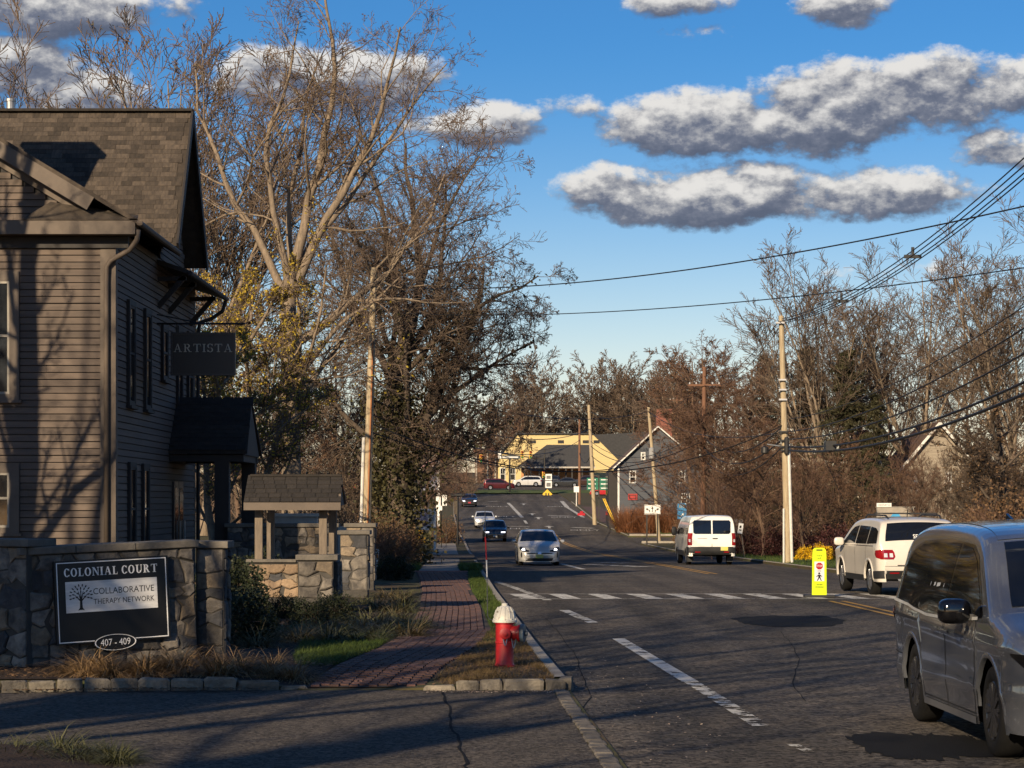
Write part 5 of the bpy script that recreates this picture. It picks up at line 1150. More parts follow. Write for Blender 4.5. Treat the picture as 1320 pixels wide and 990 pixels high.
# ------------------------------------------------------------------ utility poles
M_POLE_P = pm('pale_pole_wood', (0.42, 0.35, 0.23), (0.28, 0.21, 0.13), scale=3, rough=.9, stretch=(6, 6, .5), bump=.4, bscale=20)
M_POLE_B = pm('brown_pole_wood', (0.20, 0.10, 0.055), (0.13, 0.065, 0.04), scale=3, rough=.9, stretch=(6, 6, .5), bump=.4, bscale=20)
M_WIRE = pm('black_cable', (0.008, 0.008, 0.009), rough=.6); M_INS = pm('porcelain', (.5, .5, .5), (.4, .4, .42), rough=.3); M_PIPE = pm('white_conduit', (.62, .60, .55), (.5, .48, .44), rough=.6)
def pole(label, base_px, top_px, d, r, mat, arms=(), group='utility poles along the road'):
    b0 = at(base_px[0], base_px[1], d); t0 = at(top_px[0], top_px[1], d)
    gzz = gz(b0.x, d); e = empty('utility_pole', (b0.x, d, gzz)); tag(e, label, 'utility pole', group)
    lean = t0.x - b0.x; H = t0.z - gzz
    MB().tube([(lean * t, 0, H * t - (.3 if t == 0 else 0)) for t in (0, .25, .5, .75, 1)], [r, r * .93, r * .86, r * .79, r * .70], 14).build('pole', mat, e, local=True, smooth=True, angle=40)
    e['H'] = H; e['lean'] = lean
    def onp(t): return Vector((lean * t, 0, H * t))
    for (t, w) in arms:
        a = MB().box(onp(t) + Vector((0, -.16, 0)), (w, .1, .12)).build('cross_arm', mat, e, local=True)
        for x in (-w / 2 + .1, -w / 4, w / 4, w / 2 - .1): MB().lathe([(.04, .06), (.06, .1), (.035, .14), (.05, .18), (0, .2)], onp(t) + Vector((x, -.16, 0)), 8).build('insulator', M_INS, a, local=True)
    return e, onp
pr_, fpr = pole('tall pale utility pole on the right lawn behind the crossing sign', (1016, 720), (1007, 407), 95, .155, M_POLE_P)
MB().tube([fpr(0) + Vector((.14, -.16, 0)), fpr(.48) + Vector((.14, -.16, 0))], .065, 8).build('conduit', M_PIPE, pr_, local=True)
MB().tube([fpr(0) + Vector((-.2, -.15, 0)), fpr(.22) + Vector((-.14, -.17, 0))], .045, 8).build('conduit', M_PIPE, pr_, local=True)
MB().lathe([(.09, 0), (.10, .05), (.10, .62), (.07, .7), (.0, .72)], fpr(.44) + Vector((.03, -.26, 0)), 10).build('splice_box', M_PLASTIC, pr_, local=True)
for t, s_ in ((.97, .30), (.74, .2), (.70, .2), (.66, .22), (.53, .26), (.495, .26), (.47, .28), (.455, .2)):
    MB().box(fpr(t) + Vector((-.05, -.2, 0)), (s_ + .12, .10, .07)).build('cable_clamp', M_PLASTIC if t < .6 else M_INS, pr_, local=True)
MB().bar(fpr(.47), fpr(.475) + Vector((-.75, -.1, .05)), .05).build('lamp_arm', M_METAL, pr_, local=True); MB().lathe([(.10, -.25), (.16, -.2), (.15, .02), (.05, .08), (0, .09)], fpr(.47) + Vector((-.85, -.1, -.05)), 12).build('lamp_head', M_PLASTIC, pr_, local=True)
pl1, fpl = pole('pale utility pole rising through the trees behind the well', (471, 684), (482, 345), 84, .165, M_POLE_P)
MB().tube([fpl(0) + Vector((-.19, -.1, 0)), fpl(.42) + Vector((-.19, -.1, 0))], .06, 8).build('conduit', M_PIPE, pl1, local=True)
MB().tube([fpl(0) + Vector((.05, -.18, 0)), fpl(.75) + Vector((.05, -.15, 0))], .03, 8).build('conduit', pm('orange_conduit', (.35, .14, .05), rough=.7), pl1, local=True)
p2, fp2 = pole('brown utility pole with a cross arm behind the white van', (906, 690), (908, 473), 140, .17, M_POLE_B, ((.90, 2.0),))
p3, fp3 = pole('pale leaning utility pole before the grey gabled house', (850, 700), (836, 525), 175, .16, M_POLE_P)
MB().lathe([(.2, 0), (.22, .05), (.22, .75), (.1, .85), (0, .86)], fp3(.62) + Vector((-.1, -.35, 0)), 10).build('transformer', pm('grey_steel', (.3, .3, .3), rough=.5), p3, local=True)
p4, fp4 = pole('bare pale utility pole left of the green direction signs', (767, 672), (759, 522), 211, .2, M_POLE_P)
p5, fp5 = pole('reddish brown utility pole at the far corner', (747, 656), (747, 540), 268, .17, M_POLE_B)
p6, fp6 = pole('thin brown utility pole among the bare trees beyond the grey house', (872, 640), (873, 505), 230, .13, M_POLE_B, ((.93, 1.6),))
npole = empty('utility_pole', (11.9, 42.5, gz(11.9, 42.5))); tag(npole, 'next utility pole nearer on the right kerb carrying the wires', 'utility pole', 'utility poles along the road')
MB().tube([(0, 0, -.3), (0, 0, 10.3)], [.19, .14], 14).build('pole', M_POLE_P, npole, local=True)
WN = {}
def wire(name, label, a, b, sag, r, cat='wire', group='overhead wires', n=22):
    k_ = WN[label] = WN.get(label, -1) + 1
    if label.startswith(('bundled', 'wire ')): label = ORD[k_] + ' highest ' + label
    a, b = Vector(a), Vector(b); c = a.lerp(b, .5); pts = []
    for k in range(n + 1): t = k / n; p = a.lerp(b, t); p.z -= 4 * sag * t * (1 - t); pts.append(p)
    o = MB().tube(pts, r * .8, 5).build(name, M_WIRE); tag(o, label, cat, group); return o
W1 = lambda t: Vector(pr_.location) + fpr(t); WL = lambda t: Vector(pl1.location) + fpl(t); W2 = lambda t: Vector(p2.location) + fp2(t); W3 = lambda t: Vector(p3.location) + fp3(t); W4 = lambda t: Vector(p4.location) + fp4(t); W5 = lambda t: Vector(p5.location) + fp5(t); W6 = lambda t: Vector(p6.location) + fp6(t)
NP = lambda z: Vector((11.9, 42.3, z))
for i, (dz, dx) in enumerate(((0, 0), (-.18, .22), (-.30, -.1), (-.42, .12))):
    wire('overhead_wire', 'bundled power wire climbing from the tall right pole to the upper right corner', W1(.985) + Vector((dx, -.2, dz * .35)), NP(10.75 + dz) + Vector((dx, 0, 0)), .95, .022)
for t in (.30, .55):
    q = (W1(.985) + Vector((0, -.2, 0))).lerp(NP(10.75), t); q.z -= 4 * .95 * t * (1 - t) + .17
    sp_ = MB().box(q, (.5, .06, .10)).box(q + Vector((0, 0, .12)), (.08, .08, .3)).build('wire_spacer', M_PLASTIC); tag(sp_, 'dark spacer clamping the bundled power wires, ' + ('nearer the pole' if t < .4 else 'nearer the corner'), 'spacer')
for i, (t, z1, r) in enumerate(((.50, 6.25, .03), (.53, 6.9, .026), (.47, 5.5, .045), (.455, 5.2, .055), (.58, 7.4, .018))):
    wire('telecom_cable', ('middle', 'second highest', 'second lowest', 'lowest thickest', 'highest')[i] + ' of five telephone cables sagging right from the tall right pole', W1(t) + Vector((.1, -.25, 0)), NP(z1), .75, r, 'cable', 'telephone cables low on the right')
bx_ = (W1(.47)).lerp(NP(5.5), .24); bx_.z -= 4 * .75 * .24 * .76; tag(MB().box(bx_, (.38, .5, .34)).build('splice_case', M_PLASTIC), 'black splice case hanging on the low telephone cable', 'splice case')
wire('overhead_wire', 'single wire crossing the sky, upper one from the left trees to the right edge', WL(.935), NP(8.1), .75, .022, n=40)
wire('overhead_wire', 'single wire crossing the sky, lower one from the left trees to the right edge', WL(.85), NP(6.75), .55, .017, n=40)
for (t0, t1, sag, r) in ((.98, .95, .8, .018), (.95, .90, .8, .018), (.55, .62, 1.0, .035), (.50, .56, 1.0, .04), (.47, .5, 1.1, .03)):
    wire('overhead_wire', 'wire running from the tall right pole back to the brown cross-arm pole', W1(t0) + Vector((-.1, .1, 0)), W2(t1), sag, r)
for (t0, t1, sag, r) in ((.95, .93, .7, .018), (.6, .62, .9, .035), (.52, .55, .9, .035)): wire('overhead_wire', 'wire running from the cross-arm pole to the leaning pole before the grey house', W2(t0), W3(t1), sag, r)
for (t0, t1, sag, r) in ((.93, .95, .6, .02), (.62, .66, .8, .04), (.55, .58, .8, .04)): wire('overhead_wire', 'wire between the leaning pole and the bare pale pole', W3(t0), W4(t1), sag, r)
for (t0, t1, sag, r) in ((.9, .9, .9, .03), (.6, .6, 1.0, .05)): wire('overhead_wire', 'wire from the bare pale pole to the far brown corner pole', W4(t0), W5(t1), sag, r)
wire('overhead_wire', 'upper long wire dipping across the road from the left pole to the tall right pole', WL(.62), W3(.97), 1.0, .026, n=30); wire('overhead_wire', 'long wire crossing from the leaning pole across the bare trees to the tall right pole', W3(.97), W1(.53), .9, .024, n=30)
wire('overhead_wire', 'lower long wire dipping across the road from the left pole towards the yellow building', WL(.55), W4(.80), 1.2, .035, n=30); wire('overhead_wire', 'lowest cable dipping from the left pole towards the far corner pole', WL(.50), W5(.75), 1.6, .04, n=30)
wire('overhead_wire', 'sagging cable from the left pole low across the woods to the tall right pole', WL(.47), W1(.56), 1.9, .03, n=34); wire('overhead_wire', 'lowest sagging cable from the left pole to the cross-arm pole', WL(.44), W2(.60), 1.7, .03, n=34); wire('overhead_wire', 'thin slack wire from the cross-arm pole down to the bare pale pole', W2(.66), W4(.70), 1.6, .03, n=30)
gw = W1(.80); wire('guy_wire', 'pale guy wire running down right from the tall pole into the brush', gw, Vector((15.6, 99, gz(15.6, 99))), 0, .014, 'guy wire', None, 4); 

# ------------------------------------------------------------------ signs
M_SIGNW = pm('sign_white', (.74, .73, .70), (.66, .65, .62), rough=.5); M_SIGNG = pm('sign_green', (.01, .16, .09), rough=.5); M_SIGNB = pm('sign_blue', (.03, .19, .40), (.025, .16, .34), rough=.5); M_SIGNY = pm('sign_amber', (.72, .45, .02), rough=.5); M_POST = pm('dark_sign_post', (.03, .026, .022), rough=.7); M_AMBER = pm('signal_yellow', (.60, .33, .03), (.5, .27, .03), rough=.5)
def sign_at(name, label, px, py_base, d, cat='sign', group=None):
    x = at(px, py_base, d).x; e = empty(name, (x, d, gz(x, d))); tag(e, label, cat, group); return e
def zl_(e, py): return CAMZ + (HOR - py) * e.location.y / FPX - e.location.z
s = sign_at('lane_sign', 'white lane control sign with three black arrows on two dark posts', 841, 700, 158); z0, z1 = zl_(s, 663), zl_(s, 650.5); w = 21 * 158 / FPX
for x in (-.38, .36): MB().bx(x - .05, x + .05, .02, .09, -.3, z1 - .02).build('post', M_POST, s, local=True)
pn = MB().bx(-w / 2, w / 2, -.012, .012, z0, z1).build('panel', M_SIGNW, s, local=True); frame4(MB(), -w / 2 + .02, w / 2 - .02, z0 + .02, z1 - .02, .02, -.016, -.0121).build('border', M_BLACK, pn, local=True)
a_ = MB(); zc = (z0 + z1) / 2; Ya = -.018
def arw(b, x, z, ang, L_=.17, w_=.045):
    c, s2 = math.cos(ang), math.sin(ang)
    for poly in ([(-w_ / 2, -L_), (w_ / 2, -L_), (w_ / 2, .03), (-w_ / 2, .03)], [(-.09, .03), (.09, .03), (0, .19)]): b.face([(x + px_ * c - pz * s2, Ya, z + px_ * s2 + pz * c) for px_, pz in poly])
arw(a_, 0, zc + .02, 0, .2); arw(a_, -.30, zc - .02, R(62), .08); arw(a_, .30, zc - .02, R(-62), .08)
a_.face([(-.22, Ya, zc - .2), (-.17, Ya, zc - .2), (-.17, Ya, zc - .02), (-.22, Ya, zc - .02)]).face([(.17, Ya, zc - .2), (.22, Ya, zc - .2), (.22, Ya, zc - .02), (.17, Ya, zc - .02)]); a_.build('arrows', M_BLACK, pn, local=True, fix=False)
s = sign_at('route_sign', 'blue county route marker sign above the white van', 879, 690, 150); MB().bx(-.03, .03, .02, .08, -.3, zl_(s, 650)).build('post', M_POST, s, local=True)
zt, zm, zb = zl_(s, 648.5), zl_(s, 658.5), zl_(s, 669); W_ = .33
p_ = MB().prism([(-W_, -.01, zm + .06), (-W_ * .85, -.01, zm + .01), (W_ * .85, -.01, zm + .01), (W_, -.01, zm + .06), (W_ * .8, -.01, zt - .06), (W_ * .45, -.01, zt), (-W_ * .45, -.01, zt), (-W_ * .8, -.01, zt - .06)], (0, .02, 0)).build('shield', M_SIGNB, s, local=True); bfont('512', .2, M_SIGNY, p_, 0, -.016, (zt + zm) / 2 + .02, .36)
p_ = MB().bx(-.3, .3, -.01, .01, zb, zm - .015).build('arrow_panel', M_SIGNB, s, local=True); b_ = MB(); Ya = -.015; arw(b_, .0, (zb + zm) / 2 - .02, R(-45), .18); b_.build('arrow', M_SIGNW, p_, local=True, fix=False)
s = sign_at('parking_sign', 'small white sign on a thin wooden post right of the van', 955, 712, 112); MB().box((.08, .02, .8), (.06, .05, 1.9), ry=R(-7)).build('post', M_WOODGREY, s, local=True); p_ = MB().box((-.02, -.02, 1.42), (.24, .02, .5), ry=R(8)).build('panel', M_SIGNW, s, local=True); MB().box((-.02, -.033, 1.50), (.10, .006, .12), ry=R(8)).box((-.03, -.033, 1.34), (.12, .006, .06), ry=R(8)).build('symbol', M_BLACK, p_, local=True)
s = sign_at('notice_board', 'grey patterned notice board beside the white van', 949, 712, 128); p_ = MB().bx(-.35, .35, -.02, .02, zl_(s, 687), zl_(s, 669)).build('panel', pm('grey_notice', (.28, .25, .24), (.08, .07, .07), scale=9, rough=.8), s, local=True); 
for x in (-.3, .3): MB().bx(x - .03, x + .03, .021, .08, -.3, zl_(s, 672)).build('post', M_POST, s, local=True)
s = sign_at('direction_sign', 'pair of green direction signs at the far corner before the grey house', 772, 668, 222); MB().bx(-.06, .06, .03, .12, -.3, zl_(s, 612)).build('post', M_POST, s, local=True)
for k in range(3):
    for xx in (-.62, .62):
        p_ = MB().bx(xx - .55, xx + .55, -.015, .015, zl_(s, 616 + k * 5.4 + 4.9), zl_(s, 616 + k * 5.4)).build('panel', M_SIGNG, s, local=True); zc = (zl_(s, 616 + k * 5.4 + 4.9) + zl_(s, 616 + k * 5.4)) / 2
        MB().bx(xx - .42, xx + .3, -.02, -.0151, zc - .05, zc + .05).build('legend_bar', M_SIGNW, p_, local=True)
s = sign_at('warning_sign', 'amber diamond warning sign on the far junction island', 705.5, 643, 312); zc = zl_(s, 637); h = .68
MB().bx(-.05, .05, .03, .1, -.2, zc).build('post', M_POST, s, local=True); p_ = MB().prism([(-h, 0, zc), (0, 0, zc - h), (h, 0, zc), (0, 0, zc + h)], (0, .03, 0)).build('panel', M_SIGNY, s, local=True); MB().bx(-.28, -.08, -.012, -.002, zc - .2, zc + .15).bx(.1, .28, -.012, -.002, zc - .2, zc + .15).build('symbol', M_BLACK, p_, local=True)
s = sign_at('corner_sign', 'blank white sign on a pale post at the far right corner', 743, 657, 262); MB().bx(-.05, .05, .02, .08, -.2, zl_(s, 628)).build('post', M_PIPE, s, local=True); MB().bx(-.3, .3, -.02, .015, zl_(s, 634.5), zl_(s, 627)).build('panel', M_SIGNW, s, local=True)
s = sign_at('valve_box', 'small red box on the ground at the far corner', 750, 664, 235); MB().bx(-.45, .35, -.2, .2, -.05, .35).bx(-.2, .15, -.15, .15, .351, .55).build('box', M_BRED, s, local=True, bevel=.04)
# signals over the far junction
def signal_head(e, x, y, z, face=-1):
    h = MB().bx(x - .2, x + .2, y, y + .22, z - .55, z + .55).build('signal_head', M_AMBER, e, local=True)
    for k, c in ((.36, (.25, .01, .01)), (0, (.3, .16, .01)), (-.36, (.01, .18, .06))): MB().lathe([(.13, -.02), (.145, -.18), (.12, -.18), (.12, -.03), (0, -.03)], (x, y, z + k), 10, 'Y').build('lens_hood', pm('lens_%d' % int(c[0] * 100), c, rough=.3), h, local=True)
sp = sign_at('signal_pole', 'dark traffic signal pole with arm signs and a yellow signal head', 702, 643, 316, 'traffic signal'); D = 316
MB().tube([(0, 0, -.2), (0, 0, zl_(sp, 580))], [.14, .10], 10).build('pole', M_POST, sp, local=True); signal_head(sp, -.15, -.35, zl_(sp, 611)); x0 = (622 - 702) * D / FPX
MB().tube([(0, 0, zl_(sp, 592)), ((702 - 640 - 62 - 62) * D / FPX, 0, zl_(sp, 584)), (x0, 0, zl_(sp, 583))], [.09, .07, .05], 8).build('mast_arm', M_POST, sp, local=True)
for px_ in (620, 673, 684): signal_head(sp, (px_ - 702) * D / FPX, -.2, zl_(sp, 591 if px_ < 650 else 586))
nm = MB().bx((645 - 702) * D / FPX, (671 - 702) * D / FPX, -.05, -.02, zl_(sp, 591.5), zl_(sp, 587)).build('street_name_board', pm('board_navy', (.03, .05, .06), rough=.5), sp, local=True); MB().bx((647 - 702) * D / FPX, (668 - 702) * D / FPX, -.06, -.051, zl_(sp, 590), zl_(sp, 588.6)).build('legend_bar', M_SIGNW, nm, local=True)
MB().bx((642 - 702) * D / FPX, (646 - 702) * D / FPX, -.09, -.06, zl_(sp, 591), zl_(sp, 583)).build('turn_sign', M_SIGNW, sp, local=True)
for (a, b) in ((611, 619), (620, 629)): p_ = MB().bx(.1, 1.0, -.2, -.16, zl_(sp, b), zl_(sp, a)).build('lane_panel', M_SIGNW, sp, local=True); MB().bx(.25, .85, -.21, -.201, zl_(sp, b - 1.6), zl_(sp, a + 2.2)).build('symbol', pm('grey_symbol', (.15, .15, .15)), p_, local=True)
s = sign_at('signal_post', 'dark signal post with a round head left of the yellow building', 657, 632, 322, 'traffic signal'); MB().tube([(0, 0, -.2), (0, 0, zl_(s, 590))], .13, 8).build('pole', M_POST, s, local=True)
wire('span_wire', 'span wire holding signals across the far junction', at(600, 583, 314), at(747, 572, 268), .5, .03, 'wire', None)
# ---- left roadside signs
s = sign_at('property_board', 'white framed property board with a purple picture on the left verge', 544, 686, 132); w = 33 * 132 / FPX; z0, z1 = zl_(s, 683), zl_(s, 656)
for x in (-w / 2, w / 2): MB().bx(x - .06, x + .06, -.05, .05, -.2, z1 + .04).build('post', M_SIGNW, s, local=True)
p_ = MB().bx(-w / 2 + .061, w / 2 - .061, -.02, .02, z0, z1).build('panel', M_SIGNW, s, local=True); MB().bx(-w / 2 + .14, w / 2 - .40, -.028, -.021, z0 + .22, z1 - .08).build('picture', pm('purple_picture', (.20, .13, .22), (.55, .5, .5), scale=5, rough=.5), p_, local=True); MB().bx(-w / 2 + .22, w / 2 - .5, -.034, -.0281, z0 + .24, z0 + .55).build('picture_band', pm('violet_band', (.05, .03, .10), (.12, .08, .2), scale=6), p_, local=True); MB().bx(w / 2 - .36, w / 2 - .08, -.03, -.021, z0 + .08, z1 - .06).build('side_text', pm('grey_text', (.5, .5, .48), (.1, .1, .1), scale=14), p_, local=True)
for px_, lab, h0, h1 in ((566, 'white lawn sign on thin legs, left of two on the left verge', 640, 658), (572, 'white lawn sign on thin legs, right of two on the left verge', 638, 652)):
    s = sign_at('lawn_sign', lab, px_, 680, 150, 'sign', 'lawn signs on the left verge'); MB().bx(-.2, .2, -.02, .02, zl_(s, h1), zl_(s, h0)).build('panel', M_SIGNW, s, local=True)
    for x in (-.16, .16): MB().bx(x - .02, x + .02, .021, .05, -.2, zl_(s, h0 + 3)).build('leg', M_POST, s, local=True)
s = sign_at('street_lamp', 'black lantern post at the left kerb by the parked traffic', 590, 682, 158, 'lamp post'); MB().tube([(0, 0, -.2), (0, 0, zl_(s, 640))], [.08, .06], 8).build('post', M_BLACK, s, local=True); MB().bx(-.5, .5, -.15, .15, zl_(s, 640), zl_(s, 636)).build('lantern', M_BLACK, s, local=True, bevel=.05); MB().bx(-.28, .02, -.05, .05, zl_(s, 663), zl_(s, 646)).build('banner', pm('dark_banner', (.10, .08, .05), (.04, .03, .03), rough=.9), s, local=True)
s = sign_at('pylon_sign', 'tall white and blue pylon sign behind the left trees', 553, 660, 205); MB().bx(-.95, -.75, 0, .2, -.2, zl_(s, 594)).build('post', M_SIGNW, s, local=True); MB().bx(.75, .95, 0, .2, -.2, zl_(s, 594)).build('post', M_SIGNW, s, local=True); MB().bx(-.74, .74, .02, .18, zl_(s, 607), zl_(s, 594)).build('panel', pm('pylon_white', (.6, .55, .56), (.35, .12, .15), scale=5, rough=.6), s, local=True); MB().bx(-.74, .74, .02, .18, zl_(s, 632), zl_(s, 608)).build('panel', pm('pylon_blue', (.10, .14, .25), (.4, .4, .45), scale=4, rough=.6), s, local=True)

# board sign behind the white SUV
s = sign_at('board_sign', 'low pale board sign with a blue roof emblem behind the white SUV', 1154, 690, 108); w = 48 * 108 / FPX; z0, z1 = zl_(s, 690), zl_(s, 654)
p_ = MB().bx(-w / 2, w / 2, 0, .10, z0 - .3, z1).build('board', pm('pale_board', (.34, .30, .25), (.27, .24, .2), rough=.8), s, local=True); 
MB().prism([(-.36, -.006, z1 - .62), (.42, -.006, z1 - .62), (.12, -.006, z1 - .26), (-.08, -.006, z1 - .26)], (0, .004, 0)).bx(.12, .36, -.008, -.003, z1 - 1.0, z1 - .622).build('roof_emblem', pm('emblem_blue', (.05, .33, .62), rough=.5), p_, local=True); MB().bx(-w / 2 - .06, w / 2 + .06, -.03, .13, z1 + .003, z1 + .03).build('coping', M_PALETRIM, s, local=True)
p_ = MB().bx(-.88, -.18, -.02, .02, zl_(s, 655) + .04, zl_(s, 649) + .02).build('header', M_SIGNW, s, local=True); bfont('CENTURY 21', .10, M_BLACK, p_, -.53, -.026, (zl_(s, 655) + zl_(s, 649)) / 2 + .03, .55)

# ------------------------------------------------------------------ far buildings
M_YSIDE = pm('yellow_clapboard', (0.58, 0.46, 0.22), (0.50, 0.39, 0.18), scale=1.5, rough=.8, stretch=(.3, 1, 6)); M_DROOF = pm('charcoal_roof', (0.045, 0.045, 0.047), (0.03, 0.03, 0.032), scale=3, rough=.9, bump=.4, bscale=8); M_GSIDE = pm('slate_grey_clapboard', (0.075, 0.082, 0.096), (0.062, 0.068, 0.08), scale=2, rough=.8, stretch=(.4, 1, 8)); M_WTRIM = pm('white_trim', (.68, .67, .63), rough=.6)
def fwin(parent, x0, x1, z0, z1, y, muntin=True, trim=None, tw=.10):
    f = frame4(MB(), x0, x1, z0, z1, tw, y - .06, y - .001).build('window', trim or M_WTRIM, parent, local=True); MB().bx(x0 + tw, x1 - tw, y - .03, y - .012, z0 + tw, z1 - tw).build('pane', M_GLASS, f, local=True)
    if muntin: MB().bx(x0 + tw, x1 - tw, y - .05, y - .031, (z0 + z1) / 2 - .03, (z0 + z1) / 2 + .03).bx((x0 + x1) / 2 - .02, (x0 + x1) / 2 + .02, y - .052, y - .0315, (z0 + z1) / 2 + .031, z1 - tw).build('sash', trim or M_WTRIM, f, local=True)
    return f
# yellow gambrel building
D = 380; yb = empty('yellow_building', at(715, 622, D)); tag(yb, 'yellow clapboard barn-shaped building beyond the far junction', 'building'); k = D / FPX
def L2(px, py): return ((px - 715) * k, (622 - py) * k)
out = [L2(640, 628), L2(640, 597), L2(646, 585), L2(666, 560), L2(764, 560), L2(797, 593), L2(803, 610), L2(803, 628)]
MB().prism([(x, 0, z) for x, z in out], (0, 14, 0)).build('wall', M_YSIDE, yb, local=True)
zb_ = L2(0, 627)[1]
for i in range(40):                                   # single clapboards on the gable front
    z = zb_ + i * .22
    if z > L2(0, 561)[1]: break
    xs = sorted([out[j][0] + (out[(j + 1) % 8][0] - out[j][0]) * (z + .1 - out[j][1]) / (out[(j + 1) % 8][1] - out[j][1]) for j in range(8) if (out[j][1] - z - .1) * (out[(j + 1) % 8][1] - z - .1) < 0])
    if len(xs) >= 2: MB().prism([(xs[0], -.002, z), (xs[0], -.035, z), (xs[0], -.012, z + .215), (xs[0], -.002, z + .215)], (xs[-1] - xs[0], 0, 0)).build('clapboard', M_YSIDE, yb, local=True)
for (a, b) in ((666, 560), (764, 560)): pass
for p0, p1 in ((out[1], out[2]), (out[2], out[3]), (out[3], out[4]), (out[4], out[5]), (out[5], out[6])): MB().prism([(p0[0], -.4, p0[1]), (p1[0], -.4, p1[1]), (p1[0], -.4, p1[1] + .22), (p0[0], -.4, p0[1] + .22)], (0, 15, 0)).build('roof', M_DROOF, yb, local=True)
for px_ in (687, 723, 755, 769): x, z = L2(px_, 569.5); MB().bx(x - .5, x + .5, -.08, -.036, z - .26, z + .26).build('window', M_BLACK, yb, local=True)
for px_ in (648, 661): x, z = L2(px_, 610); fwin(yb, x - .45, x + .45, z - 1.2, z + .9, -.04)
MB().prism([(x, 1.0, z) for x, z in (L2(764, 560), L2(850, 556), L2(880, 612), L2(803, 612), L2(797, 593))], (0, 8, 0)).build('side_roof', M_DROOF, yb, local=True)
pv = empty('pavilion', at(715, 628, 368)); tag(pv, 'dark hipped pavilion on posts before the yellow building', 'pavilion'); k2 = 368 / FPX
def L3(px, py): return ((px - 715) * k2, (628 - py) * k2)
r_ = [L3(666, 602), L3(705, 573), L3(763, 573), L3(766, 602)]
vs = [(r_[0][0], -2.2, r_[0][1]), (r_[3][0], -2.2, r_[3][1]), (r_[3][0], 6, r_[3][1]), (r_[0][0], 6, r_[0][1]), (r_[1][0], 1.6, r_[1][1]), (r_[2][0], 1.6, r_[2][1])]
MB().add(vs, [(0, 1, 5, 4), (1, 2, 5), (2, 3, 4, 5), (3, 0, 4), (0, 3, 2, 1)]).build('roof', M_DROOF, pv, local=True); MB().bx(r_[0][0] - .1, r_[3][0] + .1, -2.35, -2.21, r_[0][1] - .22, r_[0][1] + .03).build('fascia', M_PALETRIM, pv, local=True)
for px_ in (676, 684, 695, 712, 720, 729, 737, 750, 760): x, z = L3(px_, 602); MB().bx(x - .12, x + .12, -2.1, -1.86, 0, z - .22).build('post', M_POST, pv, local=True)
M_SHOP = pm('warm_shopfront', (.50, .26, .10), (.34, .13, .06), scale=1.2, rough=.7)
MB().bx(L3(672, 0)[0], L3(764, 0)[0], 3.0, 3.3, 0, L3(0, 603)[1]).build('back_wall', M_SHOP, pv, local=True)
bh = empty('brick_block', at(622, 620, 390)); tag(bh, 'brown block with pale pilasters left of the yellow building', 'building'); k4 = 390 / FPX
MB().bx(-10 * k4, 18 * k4, 0, 8, -1, 36 * k4).build('wall', pm('brown_brick_wall', (.20, .11, .07), (.16, .09, .06), scale=3, rough=.9), bh, local=True); MB().bx(-11 * k4, 19 * k4, -.3, 8, 36 * k4, 42 * k4).build('parapet', pm('dark_red_fascia', (.14, .06, .045), rough=.8), bh, local=True)
for x in (-8, 6.5, 16.5): MB().bx((x - .9) * k4, (x + .9) * k4, -.12, -.01, -1, 35.8 * k4).build('pilaster', M_PALETRIM, bh, local=True)
# grey gabled house
D = 200; gh = empty('grey_house', at(850, 676, D)); tag(gh, 'slate grey gabled house with white trimmed windows', 'house'); k = D / FPX
def L4(px, py): return ((px - 850) * k, (676 - py) * k)
xl, xr_ = L4(797, 0)[0], L4(905, 0)[0]; ze = L4(0, 600)[1]; zp = L4(0, 552)[1]; xm = L4(848, 0)[0]
MB().prism([(xl, 0, -.6), (xr_, 0, -.6), (xr_, 0, ze), (xm, 0, zp), (xl, 0, ze)], (0, 9, 0)).build('wall', M_GSIDE, gh, local=True)
z = -.2
while z < zp - .2:
    if z < ze: a, b = xl, xr_
    else: t = (z + .16 - ze) / (zp - ze); a, b = xl + (xm - xl) * t, xr_ + (xm - xr_) * t
    if b - a > .2: MB().prism([(a, -.002, z), (a, -.03, z), (a, -.01, z + .17), (a, -.002, z + .17)], (b - a, 0, 0)).build('clapboard', M_GSIDE, gh, local=True)
    z += .175
M_BROOF = pm('brown_roof', (.11, .07, .055), (.08, .05, .04), scale=3, rough=.9, bump=.4, bscale=10)
for a in (xl - .5, xr_ + .5): sg2 = -1 if a < xm else 1; za = ze - .35; MB().prism([(a, -.45, za), (xm, -.45, zp + .1), (xm, -.45, zp + .26), (a, -.45, za + .16)], (0, 9.9, 0)).build('roof', M_BROOF, gh, local=True); MB().bar((a, -.47, za + .04), (xm, -.47, zp + .14), .11, .04, up=(0, -1, .01)).build('rake_trim', M_WTRIM, gh, local=True)
for px_, py0, py1, w in ((815.5, 607, 623, 9), (829, 583, 593, 6), (879, 607, 623, 9), (882, 635.5, 650, 8), (892, 635.5, 650, 8)): x, z1 = L4(px_, py0); z0 = L4(0, py1)[1]; fwin(gh, x - w * k / 2, x + w * k / 2, z0, z1, -.03)
MB().bx(xl - .06, xl + .1, -.06, -.031, -.5, ze).bx(xr_ - .1, xr_ + .06, -.06, -.031, -.5, ze).build('corner_board', M_WTRIM, gh, local=True)
p_ = MB().bx(*[L4(809.5, 0)[0], L4(821.5, 0)[0]], -.10, -.035, L4(0, 644.5)[1], L4(0, 636.5)[1]).build('shop_sign', pm('red_board', (.36, .03, .025), rough=.5), gh, local=True); frame4(MB(), L4(811, 0)[0], L4(820, 0)[0], L4(0, 643)[1], L4(0, 638)[1], .05, -.11, -.101).build('sign_border', M_BLACK, p_, local=True)
MB().bx(xl - .8, xl - .01, 1.0, 7, -.6, ze - .4).build('side_bay', M_DARKTRIM, gh, local=True)
